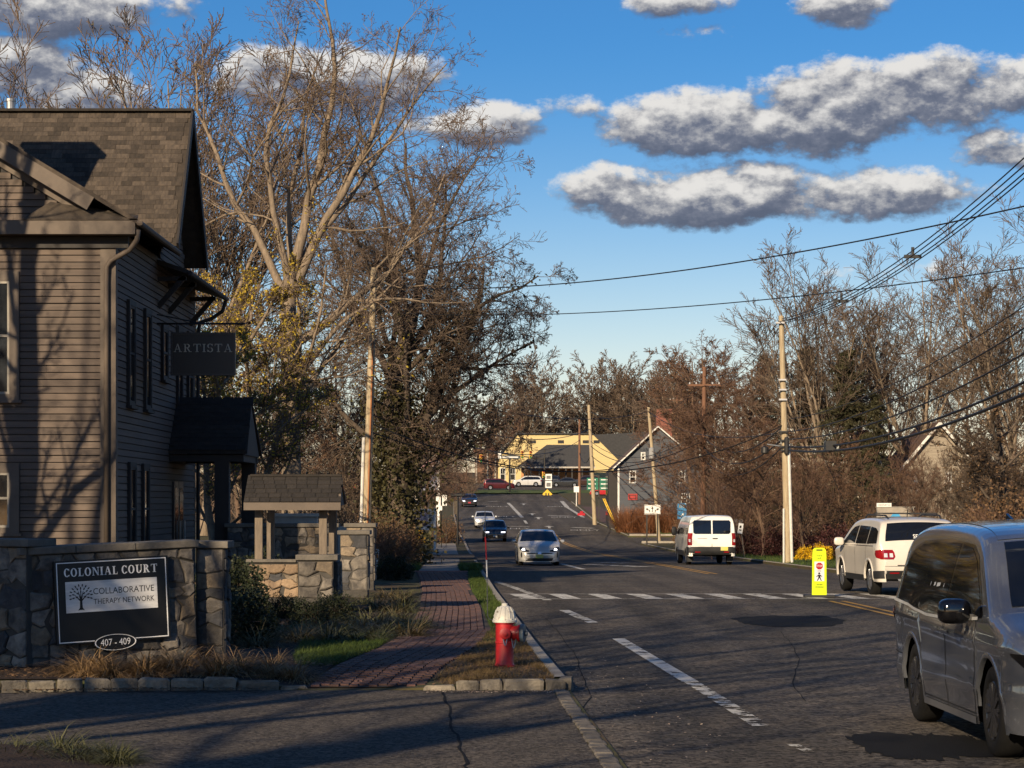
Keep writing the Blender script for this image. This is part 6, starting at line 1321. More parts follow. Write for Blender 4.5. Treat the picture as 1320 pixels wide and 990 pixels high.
for y in (1.6, 3.2, 4.8): MB().bx(xl - .88, xl - .805, y, y + .9, .8, ze - .9).build('side_window', M_GLASS, gh, local=True)
MB().bx(xm + .2, xm + 1.6, 5.0, 6.0, zp - 1.0, zp + 1.9).build('chimney', pm('red_brick', (.24, .09, .06), (.18, .07, .05), scale=6, rough=.9), gh, local=True)
ld = empty('ladder', (at(789, 668, 196).x, 196, gz(at(789, 668, 196).x, 196))); tag(ld, 'yellow ladder leaning at the corner of the grey house', 'ladder')
for o_ in (0, .4): MB().bar((.55 + o_ * .35, 0, 0), (-.75 + o_ * .35, .6, 3.0), .07).build('rail', M_SIGNY, ld, local=True)
for t in np.linspace(.1, .9, 8): MB().bar((.55 - 1.3 * t, .6 * t, 3 * t), (.69 - 1.3 * t, .6 * t, 3 * t), .04).build('rung', M_SIGNY, ld, local=True)
# pale house with gables on the right
D = 138; ph = empty('pale_house', (at(1185, 660, D).x, D, gz(at(1185, 660, D).x, D) - .2)); tag(ph, 'pale house with steep gables half hidden by brush on the right', 'house'); k = D / FPX
def L5(px, py): return ((px - 1185) * k, CAMZ + (HOR - py) * k - ph.location.z)
M_PSIDE = pm('pale_clapboard', (.30, .26, .20), (.24, .2, .155), scale=2, rough=.8, stretch=(.4, 1, 8)); M_STUC = pm('white_stucco', (.48, .43, .36), (.4, .36, .30), rough=.85)
a, b = L5(1164, 0)[0], L5(1258, 0)[0]; ze = L5(0, 605)[1]; xm, zp = L5(1210, 548); MB().prism([(a, 0, -.4), (b, 0, -.4), (b, 0, ze), (xm, 0, zp), (a, 0, ze)], (0, 7, 0)).build('wall', M_PSIDE, ph, local=True)
z = .2
while z < zp - .2:
    aa, bb = (a, b) if z < ze else (a + (xm - a) * (z + .18 - ze) / (zp - ze), b + (xm - b) * (z + .18 - ze) / (zp - ze))
    MB().prism([(aa, -.002, z), (aa, -.03, z), (aa, -.01, z + .2), (aa, -.002, z + .2)], (bb - aa, 0, 0)).build('clapboard', M_PSIDE, ph, local=True); z += .205
for q in (a - .4, b + .4): MB().prism([(q, -.4, ze - .3), (xm, -.4, zp + .08), (xm, -.4, zp + .22), (q, -.4, ze - .16)], (0, 7.8, 0)).build('roof', M_BROOF, ph, local=True); MB().bar((q, -.42, ze - .26), (xm, -.42, zp + .12), .16, .04, up=(0, -1, .01)).build('rake_trim', M_WTRIM, ph, local=True)
c0, c1 = L5(1109, 0)[0], L5(1163, 0)[0]; MB().bx(c0, c1, 1.2, 6, -.4, L5(0, 612)[1]).build('side_wall', M_STUC, ph, local=True)
zz0, zz1 = L5(0, 611)[1], L5(0, 588)[1]; MB().prism([(c0 - .3, .8, zz0), (c1 + .2, .8, zz0), (c1 + .2, 3.6, zz1), (c0 + .8, 3.6, zz1)], (0, 0, .12)).build('side_roof', M_BROOF, ph, local=True); MB().bx(c0 - .3, c1, .7, .79, zz0 - .1, zz0 + .1).build('eave_trim', M_WTRIM, ph, local=True)
x, z = L5(1136, 606); MB().prism([(x - .35, .6, z), (x + .35, .6, z), (x, .6, z + .75)], (0, 2, 0)).build('dormer', M_WTRIM, ph, local=True)
for px_, w in ((1180, 4), (1222, 9), (1245, 11)): x, z1 = L5(px_, 608); z0 = L5(0, 633)[1]; fwin(ph, x - w * k / 2, x + w * k / 2, z0, z1, -.03)
MB().prism([(L5(1130, 0)[0], 9, 0), (L5(1165, 0)[0], 9, 0), (L5(1165, 0)[0], 9, L5(0, 562)[1]), (L5(1147, 0)[0], 9, L5(0, 547)[1]), (L5(1130, 0)[0], 9, L5(0, 562)[1])], (0, 4, 0)).build('rear_gable', MATS['red_brick'], ph, local=True)
# red and white shop front glimpsed behind the left trees
sh = empty('roadside_shop', (at(440, 640, 165).x, 165, gz(at(440, 640, 165).x, 165))); tag(sh, 'low pale shop with a red sign glimpsed through the left trees', 'building'); k = 165 / FPX
MB().bx(-5, 5.5, 0, 8, -1, 3.0).build('wall', M_STUC, sh, local=True); MB().bx(-5.3, 5.8, -.4, 8.2, 3.0, 3.5).build('roof', M_DROOF, sh, local=True); MB().bx(-.5, 2.0, -.5, -.405, 2.6, 3.3).build('sign_band', M_BRED, sh, local=True)
for x in (-4, -1.5, 1, 3.5): fwin(sh, x - .8, x + .8, .6, 2.4, -.02, False)
# ------------------------------------------------------------------ trees
def unit(v): return v / np.maximum(np.linalg.norm(v, axis=-1, keepdims=True), 1e-9)
def tubes(Pt, Rd, n):
    """Pt (N,S,3) polylines with radii Rd (N,S) -> verts, quads"""
    N, S, _ = Pt.shape
    T = np.empty_like(Pt); T[:, 1:-1] = Pt[:, 2:] - Pt[:, :-2]; T[:, 0] = Pt[:, 1] - Pt[:, 0]; T[:, -1] = Pt[:, -1] - Pt[:, -2]; T = unit(T)
    ref = np.where(np.abs(T[:, :1, 2:3]) < .8, np.array([[[0, 0, 1.]]]), np.array([[[1., 0, 0]]])); ref = np.broadcast_to(ref, T.shape)
    U = unit(np.cross(T, ref)); W = np.cross(T, U)
    a = np.arange(n) * 2 * np.pi / n
    V = Pt[:, :, None, :] + Rd[:, :, None, None] * (U[:, :, None, :] * np.cos(a)[None, None, :, None] + W[:, :, None, :] * np.sin(a)[None, None, :, None])
    idx = np.arange(N * S * n).reshape(N, S, n); r = np.roll(idx, -1, axis=2)
    Q = np.stack([idx[:, :-1], r[:, :-1], r[:, 1:], idx[:, 1:]], -1).reshape(-1, 4)
    return V.reshape(-1, 3), Q
def join(parts):
    V, Q, o = [], [], 0
    for v, q in parts: V.append(v); Q.append(q + o); o += len(v)
    return np.concatenate(V), np.concatenate(Q)
def grow(seed, roots, levels):
    """roots: list of (start, dir, length, radius); levels: dicts. Level k describes the branches of generation k and how they bear the next."""
    rng = np.random.default_rng(seed)
    st = np.array([r[0] for r in roots], float); di = unit(np.array([r[1] for r in roots], float)); ln = np.array([r[2] for r in roots], float); rd = np.array([r[3] for r in roots], float)
    out = []
    for L_ in levels:
        N = len(st); S = L_['seg']; Pt = np.empty((N, S + 1, 3)); Rd = np.empty((N, S + 1)); D = np.empty((N, S + 1, 3))
        p, d = st.copy(), di.copy(); Pt[:, 0] = p; Rd[:, 0] = rd; D[:, 0] = d
        for s_ in range(S):
            d = unit(d + rng.normal(0, L_.get('wob', .12), (N, 3)) + np.array([0, 0, L_.get('up', .03)]) + np.array(L_.get('wind', (0, 0, 0))))
            p = p + d * (ln / S)[:, None]; Pt[:, s_ + 1] = p; D[:, s_ + 1] = d; Rd[:, s_ + 1] = np.maximum(rd * (1 - (1 - L_.get('tip', .35)) * (s_ + 1) / S), L_.get('rmin', .006))
        out.append((Pt, Rd, D))
        nc = L_.get('kids', 0)
        if not nc: break
        t0 = L_.get('t0', .25); t = t0 + (1 - t0) * (np.arange(nc)[None, :] + rng.uniform(0, 1, (N, nc))) / nc; t = np.minimum(t, .999)
        f = t * S; i = f.astype(int); fr = (f - i)[..., None]; ar = np.arange(N)[:, None]
        pos = Pt[ar, i] * (1 - fr) + Pt[ar, i + 1] * fr; dd = D[ar, np.minimum(i + 1, S)]
        rad = (Rd[ar, i] * (1 - fr[..., 0]) + Rd[ar, i + 1] * fr[..., 0]) * L_.get('rr', .6) * rng.uniform(.7, 1.1, (N, nc))
        ang = np.radians(rng.normal(L_.get('ang', 45), L_.get('angs', 12), (N, nc)))[..., None]
        rv = unit(np.cross(dd, unit(rng.normal(0, 1, (N, nc, 3)))))
        nd = unit(dd * np.cos(ang) + rv * np.sin(ang))
        nl = ln[:, None] * L_.get('lr', .55) * rng.uniform(.65, 1.15, (N, nc)) * (1 - L_.get('fall', .45) * (t - t0) / (1 - t0))
        st, di, ln, rd = pos.reshape(-1, 3), nd.reshape(-1, 3), nl.ravel(), rad.ravel()
    return out
def cards(pts, size, rng, flat=0.0, aspect=.55):
    """small two-triangle leaves or buds at the given points"""
    N = len(pts); a = unit(rng.normal(0, 1, (N, 3)) + np.array([0, 0, flat])); b = unit(np.cross(a, rng.normal(0, 1, (N, 3)))); s_ = size * rng.uniform(.6, 1.4, (N, 1))
    V = np.stack([pts - a * s_ * .5, pts + b * s_ * aspect * .5, pts + a * s_ * .5, pts - b * s_ * aspect * .5], 1).reshape(-1, 3); Q = np.arange(N * 4).reshape(-1, 4); return V, Q
M_BARK = pm('grey_bark', (0.26, 0.20, 0.14), (0.135, 0.105, 0.077), scale=4, rough=.95, bump=.9, bscale=22, stretch=(3, 3, .8))
M_BARKD = pm('dark_bark', (0.11, 0.082, 0.06), (0.06, 0.046, 0.035), scale=4, rough=.95, bump=.8, bscale=22, stretch=(3, 3, .8))
M_BARKB = pm('brown_bark', (0.15, 0.095, 0.06), (0.085, 0.055, 0.037), scale=4, rough=.95, bump=.8, bscale=20, stretch=(3, 3, .8))
M_TWIG = leaf_mat('twig_grey_brown', (0.155, 0.112, 0.08), (0.098, 0.07, 0.051), trans=0); M_TWIGD = leaf_mat('twig_dark', (0.095, 0.068, 0.048), (0.058, 0.042, 0.031), trans=0); M_TWIGR = leaf_mat('twig_russet', (0.155, 0.09, 0.058), (0.10, 0.058, 0.04), trans=0)
M_BUD = leaf_mat('maple_buds', (0.16, 0.095, 0.07), (0.10, 0.06, 0.045), trans=.2); M_YLEAF = leaf_mat('yellow_young_leaves', (0.62, 0.43, 0.04), (0.40, 0.32, 0.05), trans=.45); M_IVY = leaf_mat('ivy_leaves', (0.045, 0.046, 0.018), (0.085, 0.07, 0.03), trans=.2); M_DRYL = leaf_mat('dry_brown_leaves', (0.22, 0.13, 0.065), (0.14, 0.085, 0.045), trans=.3); M_NEEDLE = leaf_mat('conifer_needles', (0.035, 0.038, 0.018), (0.07, 0.06, 0.028), trans=.1); M_GREENB = leaf_mat('fresh_green_buds', (0.13, 0.12, 0.04), (0.10, 0.085, 0.035), trans=.3)
def tree_parts(seed, roots, levels, coarse=2, sides=(9, 6, 4, 3, 3, 3), bud=None, bark=M_BARK, twig=M_TWIG, ivy=None):
    """meshes of one tree: trunk (with limbs), crown of twigs, optional buds and ivy"""
    g = grow(seed, roots, levels); rng = np.random.default_rng(seed + 1)
    V, Q = join([tubes(g[i][0], g[i][1], sides[i]) for i in range(min(coarse, len(g)))]); parts = [('trunk', np_mesh('trunk', V, Q, mat=bark, smooth=True))]
    if len(g) > coarse: V, Q = join([tubes(g[i][0], g[i][1], sides[i]) for i in range(coarse, len(g))]); parts.append(('crown', np_mesh('crown', V, Q, mat=twig)))
    if bud:
        size, prob, mt, lv = bud; pts = np.concatenate([g[i][0][:, 1:].reshape(-1, 3) for i in lv]); pts = pts[rng.random(len(pts)) < prob] ; pts = pts + rng.normal(0, size * .5, pts.shape)
        V, Q = cards(pts, size, rng); parts.append(('leaves', np_mesh('leaves', V, Q, mat=mt)))
    if ivy:
        n, lv, spread, size, zmax = ivy; A = np.concatenate([np.repeat(g[i][0].reshape(-1, 3), 1, 0) for i in lv]); B = np.concatenate([g[i][1].reshape(-1) for i in lv])
        P0 = []; 
        for i in lv:
            Pt, Rd, _ = g[i]; k = rng.integers(0, Pt.shape[0], n); s_ = rng.integers(0, Pt.shape[1] - 1, n); f = rng.random((n, 1)); q = Pt[k, s_] * (1 - f) + Pt[k, s_ + 1] * f; q = q + unit(rng.normal(0, 1, q.shape)) * (Rd[k, s_][:, None] + np.abs(rng.normal(0, spread, (n, 1)))); P0.append(q[q[:, 2] < zmax])
        V, Q = cards(np.concatenate(P0), size, rng, aspect=.8); parts.append(('ivy', np_mesh('ivy', V, Q, mat=M_IVY)))
    return parts
def plant_tree(name, label, parts, loc, rz=0., sc=1.0, group=None, cat='tree', sxy=None):
    e = empty(name, loc, rz); e.scale = (sxy or sc, sxy or sc, sc); tag(e, label, cat, group)
    for n, me in parts: link(n, me, e)
    return e
up = np.array([0, 0, 1.])
# ---- hero: the tall pale-barked tree behind the building
def hero():
    roots = [((0, 0, -.4), (0.02, 0, 1), 9.2, .36)]
    g = grow(1, roots, [dict(seg=6, wob=.03, up=.05, tip=.72)]); top = g[0][0][0, -1]; mid = g[0][0][0, 4]; lo = g[0][0][0, 3]; z_ = lambda k: np.array([0, 0, k])
    limbs = [(top, (.22, .05, 1), 10.8, .19), (top - z_(.3), (-.30, .1, 1), 9.4, .15), (top - z_(.2), (.60, -.1, .9), 9.8, .17), (mid + z_(1.2), (.85, .1, .50), 8.8, .15), (mid + z_(.6), (-.8, 0, .75), 6.5, .10), (top, (-.05, -.4, 1), 9.2, .13), (mid - z_(1), (.55, .5, .6), 7.5, .10), (mid, (.1, .9, .7), 6.5, .10), (mid - z_(.2), (.75, .2, .6), 6.4, .10), (lo, (-.7, .3, .5), 5.0, .08), (top, (.0, .5, .9), 8.5, .12), (top + z_(.0), (.35, .3, 1), 9.8, .13)]
    lv = [dict(seg=10, wob=.14, up=.05, tip=.16, kids=12, t0=.2, ang=46, angs=14, lr=.46, rr=.50, fall=.5), dict(seg=6, wob=.17, up=.06, tip=.25, kids=7, t0=.12, ang=46, lr=.48, rr=.55), dict(seg=4, wob=.18, up=.05, tip=.35, kids=6, t0=.1, ang=44, lr=.52, rr=.62), dict(seg=3, wob=.17, up=.05, tip=.6, kids=2, t0=.3, ang=42, lr=.6, rr=.8, rmin=.007), dict(seg=2, wob=.15, up=.08, tip=.8, rmin=.0065)]
    parts = tree_parts(2, limbs, lv, coarse=2, sides=(8, 5, 4, 3, 3), bud=(.06, .07, M_BUD, (3, 4)), bark=M_BARK, twig=M_TWIG)
    V, Q = tubes(g[0][0], g[0][1], 12); tr = np_mesh('trunk', V, Q, mat=M_BARK, smooth=True)
    return [('trunk', tr), ('limbs', parts[0][1])] + parts[1:]
X75 = at(374, 600, 75).x
plant_tree('tall_tree', 'tallest bare tree with pale bark and forked limbs behind the brown building', hero(), (X75, 75, gz(X75, 75)))
# ---- the dark ivy-clad tree by the road
def ivy_tree():
    roots = [((0, 0, -.4), (-.05, 0, 1), 6.2, .42)]; g = grow(5, roots, [dict(seg=6, wob=.04, up=.03, tip=.85)]); top = g[0][0][0, -1]; m4 = g[0][0][0, 4]; m3 = g[0][0][0, 3]
    limbs = [(top, (-.05, 0, 1), 9.5, .30), (top, (.35, .05, .9), 8.0, .24), (m4, (.62, -.1, .75), 6.6, .26), (m4, (.75, .15, .5), 5.2, .2), (m3, (.8, -.1, .25), 4.4, .14), (top, (-.5, .1, .85), 7.5, .2), (m4, (-.8, -.1, .5), 5.5, .16), (top, (.1, .6, .8), 7, .18), (top, (.2, -.6, .85), 6.5, .18), (m3, (-.7, .3, .4), 4.5, .12), (m3, (.6, -.4, .35), 4.5, .13)]
    limbs = [(p, d, l * 1.08, r * .72) for p, d, l, r in limbs] + [(m4, (.3, -.5, .8), 7.0, .13), (top, (.5, .3, .9), 7.5, .15), (m4, (.72, 0, .62), 6.0, .14), (top, (.62, -.25, .75), 6.5, .13), (top, (.25, .1, 1), 8.6, .14), (m4, (.6, .4, .7), 6.2, .12)]
    lv = [dict(seg=9, wob=.14, up=.07, tip=.18, kids=13, t0=.18, ang=50, angs=14, lr=.48, rr=.48, fall=.40), dict(seg=5, wob=.16, up=.03, tip=.28, kids=9, t0=.12, ang=48, lr=.54, rr=.55), dict(seg=4, wob=.19, up=.0, tip=.35, kids=8, t0=.1, ang=46, lr=.52, rr=.62), dict(seg=3, wob=.18, up=.0, tip=.6, kids=2, t0=.25, ang=44, lr=.6, rr=.8, rmin=.008), dict(seg=2, wob=.15, up=.03, tip=.8, rmin=.0075)]
    parts = tree_parts(6, limbs, lv, coarse=2, sides=(8, 5, 4, 3, 3), bud=(.06, .05, M_BUD, (3, 4)), bark=M_BARKD, twig=M_TWIG, ivy=(2600, (0,), .28, .12, 11.0))
    V, Q = tubes(g[0][0], g[0][1], 12); tr = np_mesh('trunk', V, Q, mat=M_BARKD, smooth=True); rng = np.random.default_rng(4)
    q = g[0][0][0]; n = 6500; k = rng.integers(0, 6, n); f = rng.random((n, 1)); pt = q[k] * (1 - f) + q[k + 1] * f; pt = pt + unit(rng.normal(0, 1, pt.shape) * np.array([1, 1, .3])) * (.4 + np.abs(rng.normal(0, .5, (n, 1))))
    V, Q = cards(pt, .13, rng, aspect=.8)
    return [('trunk', tr), ('limbs', parts[0][1])] + parts[1:] + [('ivy_mass', np_mesh('ivy_mass', V, Q, mat=M_IVY))]
X92 = at(522, 640, 92).x
plant_tree('ivy_tree', 'broad dark tree clad in ivy leaning over the pavement on the left', ivy_tree(), (X92, 92, gz(X92, 92)), 0, 1.2)
# ---- tree types that are repeated
def vase(seed, h=15, twig=M_TWIG, bark=M_BARK, bud=(.07, .10, M_BUD, (3,)), kids=(9, 8, 8), rmin=.012):
    rng = np.random.default_rng(seed); roots = [((0, 0, -.3), (0, 0, 1), h * .22, .22)]; g = grow(seed, roots, [dict(seg=3, wob=.03, tip=.9)]); top = g[0][0][0, -1]; limbs = []
    for k in range(10): a = k * 2.4 + rng.uniform(-.3, .3); s_ = rng.uniform(.15, .50); limbs.append((top - np.array([0, 0, rng.uniform(0, h * .06)]), (math.cos(a) * s_, math.sin(a) * s_, 1), h * rng.uniform(.55, .80), .085))
    limbs.append(((0, 0, -.3), (0, 0, 1), h * .24, .2))
    return tree_parts(seed, limbs, [dict(seg=7, wob=.07, up=.06, tip=.18, kids=kids[0], t0=.18, ang=28, angs=9, lr=.46, rr=.5, fall=.5), dict(seg=4, wob=.11, up=.07, tip=.3, kids=kids[1], t0=.12, ang=32, lr=.52, rr=.55), dict(seg=3, wob=.14, up=.07, tip=.4, kids=kids[2], t0=.1, ang=36, lr=.56, rr=.7, rmin=rmin), dict(seg=2, wob=.14, up=.06, tip=.7, rmin=rmin * .85)], coarse=2, sides=(7, 4, 3, 3), bud=bud, bark=bark, twig=twig)
def spread(seed, h=13, twig=M_TWIGR, bark=M_BARKB, bud=(.07, .10, M_BUD, (3,)), low=.18, kids=(9, 8, 8), rmin=.012, tr=.14, ll=.46):
    rng = np.random.default_rng(seed); limbs = [((0, 0, -.3), (rng.uniform(-.05, .05), 0, 1), h * .92, tr)]
    for k in range(12): a = k * 2.4 + rng.uniform(-.4, .4); z = h * (low + .62 * k / 12); limbs.append(((0, 0, z), (math.cos(a), math.sin(a), rng.uniform(.5, 1.2)), h * (ll - .02 * k), .06))
    return tree_parts(seed, limbs, [dict(seg=7, wob=.09, up=.08, tip=.18, kids=kids[0], t0=.15, ang=42, angs=12, lr=.42, rr=.5, fall=.5), dict(seg=4, wob=.13, up=.06, tip=.3, kids=kids[1], t0=.12, ang=42, lr=.52, rr=.55), dict(seg=3, wob=.15, up=.05, tip=.4, kids=kids[2], t0=.1, ang=42, lr=.55, rr=.7, rmin=rmin), dict(seg=2, wob=.15, up=.03, tip=.7, rmin=rmin * .85)], coarse=2, sides=(7, 4, 3, 3), bud=bud, bark=bark, twig=twig)
VA, VB, VC = vase(11), vase(12, bud=(.07, .12, M_GREENB, (3,))), vase(13, twig=M_TWIGR, bark=M_BARKB)
SA, SB, SCC = spread(21), spread(22, twig=M_TWIG, bark=M_BARK), spread(23, bud=(.085, .22, M_DRYL, (2, 3)), twig=M_TWIGR)
SY = spread(24, h=10, bud=(.085, .42, M_YLEAF, (2, 3)), twig=M_TWIG, bark=M_BARK, low=.12); SD = spread(25, h=9, twig=M_TWIGD, bark=M_BARKD, bud=(.08, .25, M_DRYL, (3,)), low=.08); SI = spread(26, h=8, twig=M_TWIGD, bark=M_BARKD, bud=(.13, .5, M_IVY, (2, 3)), low=.06)
VS = vase(15, kids=(5, 4, 3), bud=None); SS = spread(29, kids=(6, 4, 3), bud=None); ST = spread(30, kids=(6, 4, 3), bud=None, tr=.42, ll=.28)
FA = vase(14, rmin=.032, kids=(8, 7, 6), bud=None); FB = spread(27, rmin=.032, kids=(8, 7, 6), bud=None); FC = spread(28, rmin=.032, kids=(8, 7, 6), bud=None, twig=M_TWIG)
HT = dict(ST=14, VS=14.5, SS=14, FA=14.5, FB=14, FC=14, VA=14.5, VB=14.5, VC=14.5, SA=14, SB=14, SC=14, SY=11, SD=10, SI=9)
KIND = dict(ST=ST, VS=VS, SS=SS, FA=FA, FB=FB, FC=FC, VA=VA, VB=VB, VC=VC, SA=SA, SB=SB, SC=SCC, SY=SY, SD=SD, SI=SI)
_tn = {'V': 'vase_tree', 'S': 'spreading_tree'}
def T(kind, px, top, d, label, rz=None, group=None, name=None, cat='tree', wide=1.0):
    """a tree standing at photo column px, d metres away, whose crown reaches photo row top"""
    x = at(px, 0, d).x; z = gz(x, d); h = CAMZ + (HOR - top) * d / FPX - z; s_ = h / HT[kind]
    return plant_tree(name or 'bare_tree', label, KIND[kind], (x, d, z - .1), rz if rz is not None else (px * .37) % 6.28, s_, group, cat, s_ * wide)
T('VB', 215, 42, 96, 'bare tree rising above the roof ridge of the brown building', 1.0, wide=1.2)
T('VB', 262, 62, 100, 'second bare tree above the roof ridge, nearer the gable', 2.2, wide=1.1); T('SB', 30, 118, 110, 'twig tips showing above the roof at the upper left corner')
T('SY', 322, 228, 71, 'yellow leafed tree right beside the brown building', .5, name='yellow_tree', wide=1.0); T('SY', 282, 330, 64, 'smaller yellow leafed tree close behind the porch', 2.5, name='yellow_tree', wide=1.3)
T('SC', 420, 400, 118, 'brown leafed thicket tree right of the tall pale trunk', wide=1.3); T('SC', 505, 440, 112, 'brown twiggy tree just right of the pale pole', wide=1.2); T('SB', 445, 470, 122, 'low twiggy tree above the well roof', 1.2, wide=1.4)
T('SI', 498, 560, 100, 'ivy covered thicket left of the leaning ivy tree', wide=1.1, name='ivy_thicket', cat='thicket'); T('SC', 305, 430, 90, 'brown leafed tree behind the porch', wide=1.4); T('SA', 380, 480, 125, 'russet thicket tree far behind the well roof', wide=1.5); T('SA', 540, 470, 165, 'russet bare tree behind the ivy tree', wide=1.2); T('SB', 560, 530, 215, 'bare tree behind the lawn signs in the distance', wide=1.3); T('SC', 545, 575, 190, 'brown thicket tree behind the property board', wide=1.3)
FT = 'bare trees on the far hillside'
for i, (px, kd, top, d) in enumerate(sorted((px_, k_, t_, d_) for k_, px_, t_, d_ in (('FB', 640, 505, 350), ('FA', 668, 500, 400), ('FA', 692, 462, 420), ('FB', 715, 520, 430), ('FC', 745, 500, 450), ('FA', 768, 470, 440), ('FB', 790, 490, 460), ('FA', 812, 468, 430), ('FA', 840, 465, 440), ('FA', 862, 470, 400), ('FC', 600, 540, 380), ('FB', 625, 545, 420), ('FA', 880, 470, 380), ('FB', 655, 530, 460), ('FB', 700, 530, 470), ('FA', 755, 515, 480), ('FB', 825, 510, 470), ('FC', 580, 550, 330), ('FB', 560, 530, 300)))):
    T(kd, px, top, d, ORD[i] + ' bare tree from the left on the far hillside above the junction', group=FT, wide=1.35)
for kd, px, top, d, lab, w in (('SA', 905, 418, 190, 'russet bare tree behind the brown cross-arm pole', 1.5), ('SC', 935, 410, 165, 'brown bare tree just left of the tall right pole', 1.5), ('SA', 968, 425, 150, 'bare tree brushing the left of the tall right pole', 1.4), ('SC', 880, 500, 215, 'brown thicket tree right of the grey house', 1.6), ('SA', 925, 500, 140, 'low russet tree behind the white van', 1.7), ('SC', 985, 520, 118, 'low brown thicket tree behind the right lawn', 1.7), ('VA', 1060, 334, 138, 'tall vase shaped bare tree right of the tall pole', 1.25), ('VB', 1190, 328, 140, 'tall vase shaped bare tree above the pale house', 1.35), ('VA', 1302, 300, 125, 'tall vase shaped bare tree at the right edge', 1.4), ('VC', 1125, 400, 160, 'reddish bare tree between the two tall vase shaped trees', 1.3), ('SB', 1250, 400, 170, 'bare tree behind the tall right edge tree', 1.3),
                      ('SA', 1040, 560, 112, 'orange barked sapling right of the tall pole', 1.3), ('SC', 1085, 545, 120, 'brown leafed sapling in the brush left of the pale house', 1.3), ('SA', 1172, 560, 116, 'orange barked sapling before the pale house', .9), ('SB', 1215, 565, 114, 'thin grey sapling before the pale house gable', .9), ('SA', 1192, 580, 108, 'russet sapling right before the pale house windows', 1.2), ('SC', 1140, 590, 112, 'brown leafed sapling before the stucco side of the pale house', 1.1), ('SD', 1245, 545, 108, 'dark twiggy sapling at the right corner of the pale house', 1.0), ('SC', 1275, 570, 110, 'brown leafed sapling right of the pale house', 1.2), ('SD', 1288, 448, 84, 'dark twisted tree at the right edge above the minivan', 1.5), ('SD', 1262, 520, 100, 'dark twisted tree left of the one at the right edge', .9), ('SA', 870, 560, 235, 'russet tree tops behind the grey house roof', 1.5)):
    T(kd, px, top, d, lab, wide=w)
# ---- evergreens
def conifer(seed, h=11, r=2.6, n=150, per=150, size=.16, dense=1.0):
    rng = np.random.default_rng(seed); st = []; 
    z = np.sort(rng.uniform(.10, .99, n)) * h; a = rng.uniform(0, 6.28, n); L_ = (1 - z / h) ** .8 * r * rng.uniform(.75, 1.1, n) + .15
    S = 5; t = np.linspace(0, 1, S); dirx = np.stack([np.cos(a), np.sin(a), np.zeros(n)], 1); Pt = np.zeros((n, S, 3)); Pt[:, :, 2] = z[:, None] - (t ** 1.5)[None] * L_[:, None] * .22 + t[None] * L_[:, None] * .05; Pt[:, :, :2] = dirx[:, None, :2] * (t[None] * L_[:, None])[..., None]
    V, Q = tubes(Pt, np.linspace(.035, .008, S)[None].repeat(n, 0), 4); T0 = np.array([[[0, 0, -.3], [0, 0, h * .5], [0, 0, h]]]); v0, q0 = tubes(T0, np.array([[.2, .13, .02]]), 8); V, Q = join([(V, Q), (v0, q0)])
    k = rng.integers(0, n, n * per); f = rng.random((n * per, 1)) ** .7; seg = np.minimum((f[:, 0] * (S - 1)).astype(int), S - 2); u = (f[:, 0] * (S - 1) - seg)[:, None]; p = Pt[k, seg] * (1 - u) + Pt[k, seg + 1] * u
    p = p + rng.normal(0, 1, p.shape) * np.array([.16, .16, .10]) * (.6 + .5 * L_[k][:, None] / r); V2, Q2 = cards(p, size, rng, aspect=.28)
    return [('trunk', np_mesh('trunk', V, Q, mat=M_BARKD)), ('crown', np_mesh('crown', V2, Q2, mat=M_NEEDLE))]
CON = conifer(31)
for px, top, d, lab, w in ((1040, 445, 141, 'dark evergreen behind the tall right pole', 1.4), (1092, 450, 134, 'broad dark evergreen between the tall bare trees', 1.7), (1128, 505, 133, 'lower evergreen right of the broad one', 1.4), (985, 455, 170, 'evergreen top left of the tall right pole', 1.2)):
    x = at(px, 0, d).x; z = gz(x, d); s_ = (CAMZ + (HOR - top) * d / FPX - z) / 11; plant_tree('evergreen_tree', lab, CON, (x, d, z), px * .1, s_, cat='tree', sxy=s_ * w * .8)
# ------------------------------------------------------------------ low planting
M_TAN = leaf_mat('dry_tan_blades', (0.34, 0.22, 0.10), (0.20, 0.125, 0.06), trans=.2); M_LIRI = leaf_mat('green_blades', (0.075, 0.085, 0.032), (0.13, 0.12, 0.055), trans=.2); M_BLADE = leaf_mat('lawn_blades', (0.06, 0.10, 0.02), (0.10, 0.13, 0.03), trans=.3); M_DRYB = leaf_mat('dry_lawn_blades', (0.20, 0.135, 0.06), (0.12, 0.085, 0.04), trans=.25); M_BOX = leaf_mat('boxwood_leaves', (0.016, 0.022, 0.009), (0.028, 0.034, 0.014), trans=.1); M_RUST = leaf_mat('rust_reeds', (0.30, 0.13, 0.06), (0.20, 0.09, 0.045), trans=.25); M_GOLDF = leaf_mat('forsythia_blossom', (0.75, 0.46, 0.01), (0.6, 0.36, 0.01), trans=.3); M_BURG = leaf_mat('burgundy_leaves', (0.05, 0.016, 0.016), (0.075, 0.028, 0.022), trans=.15)
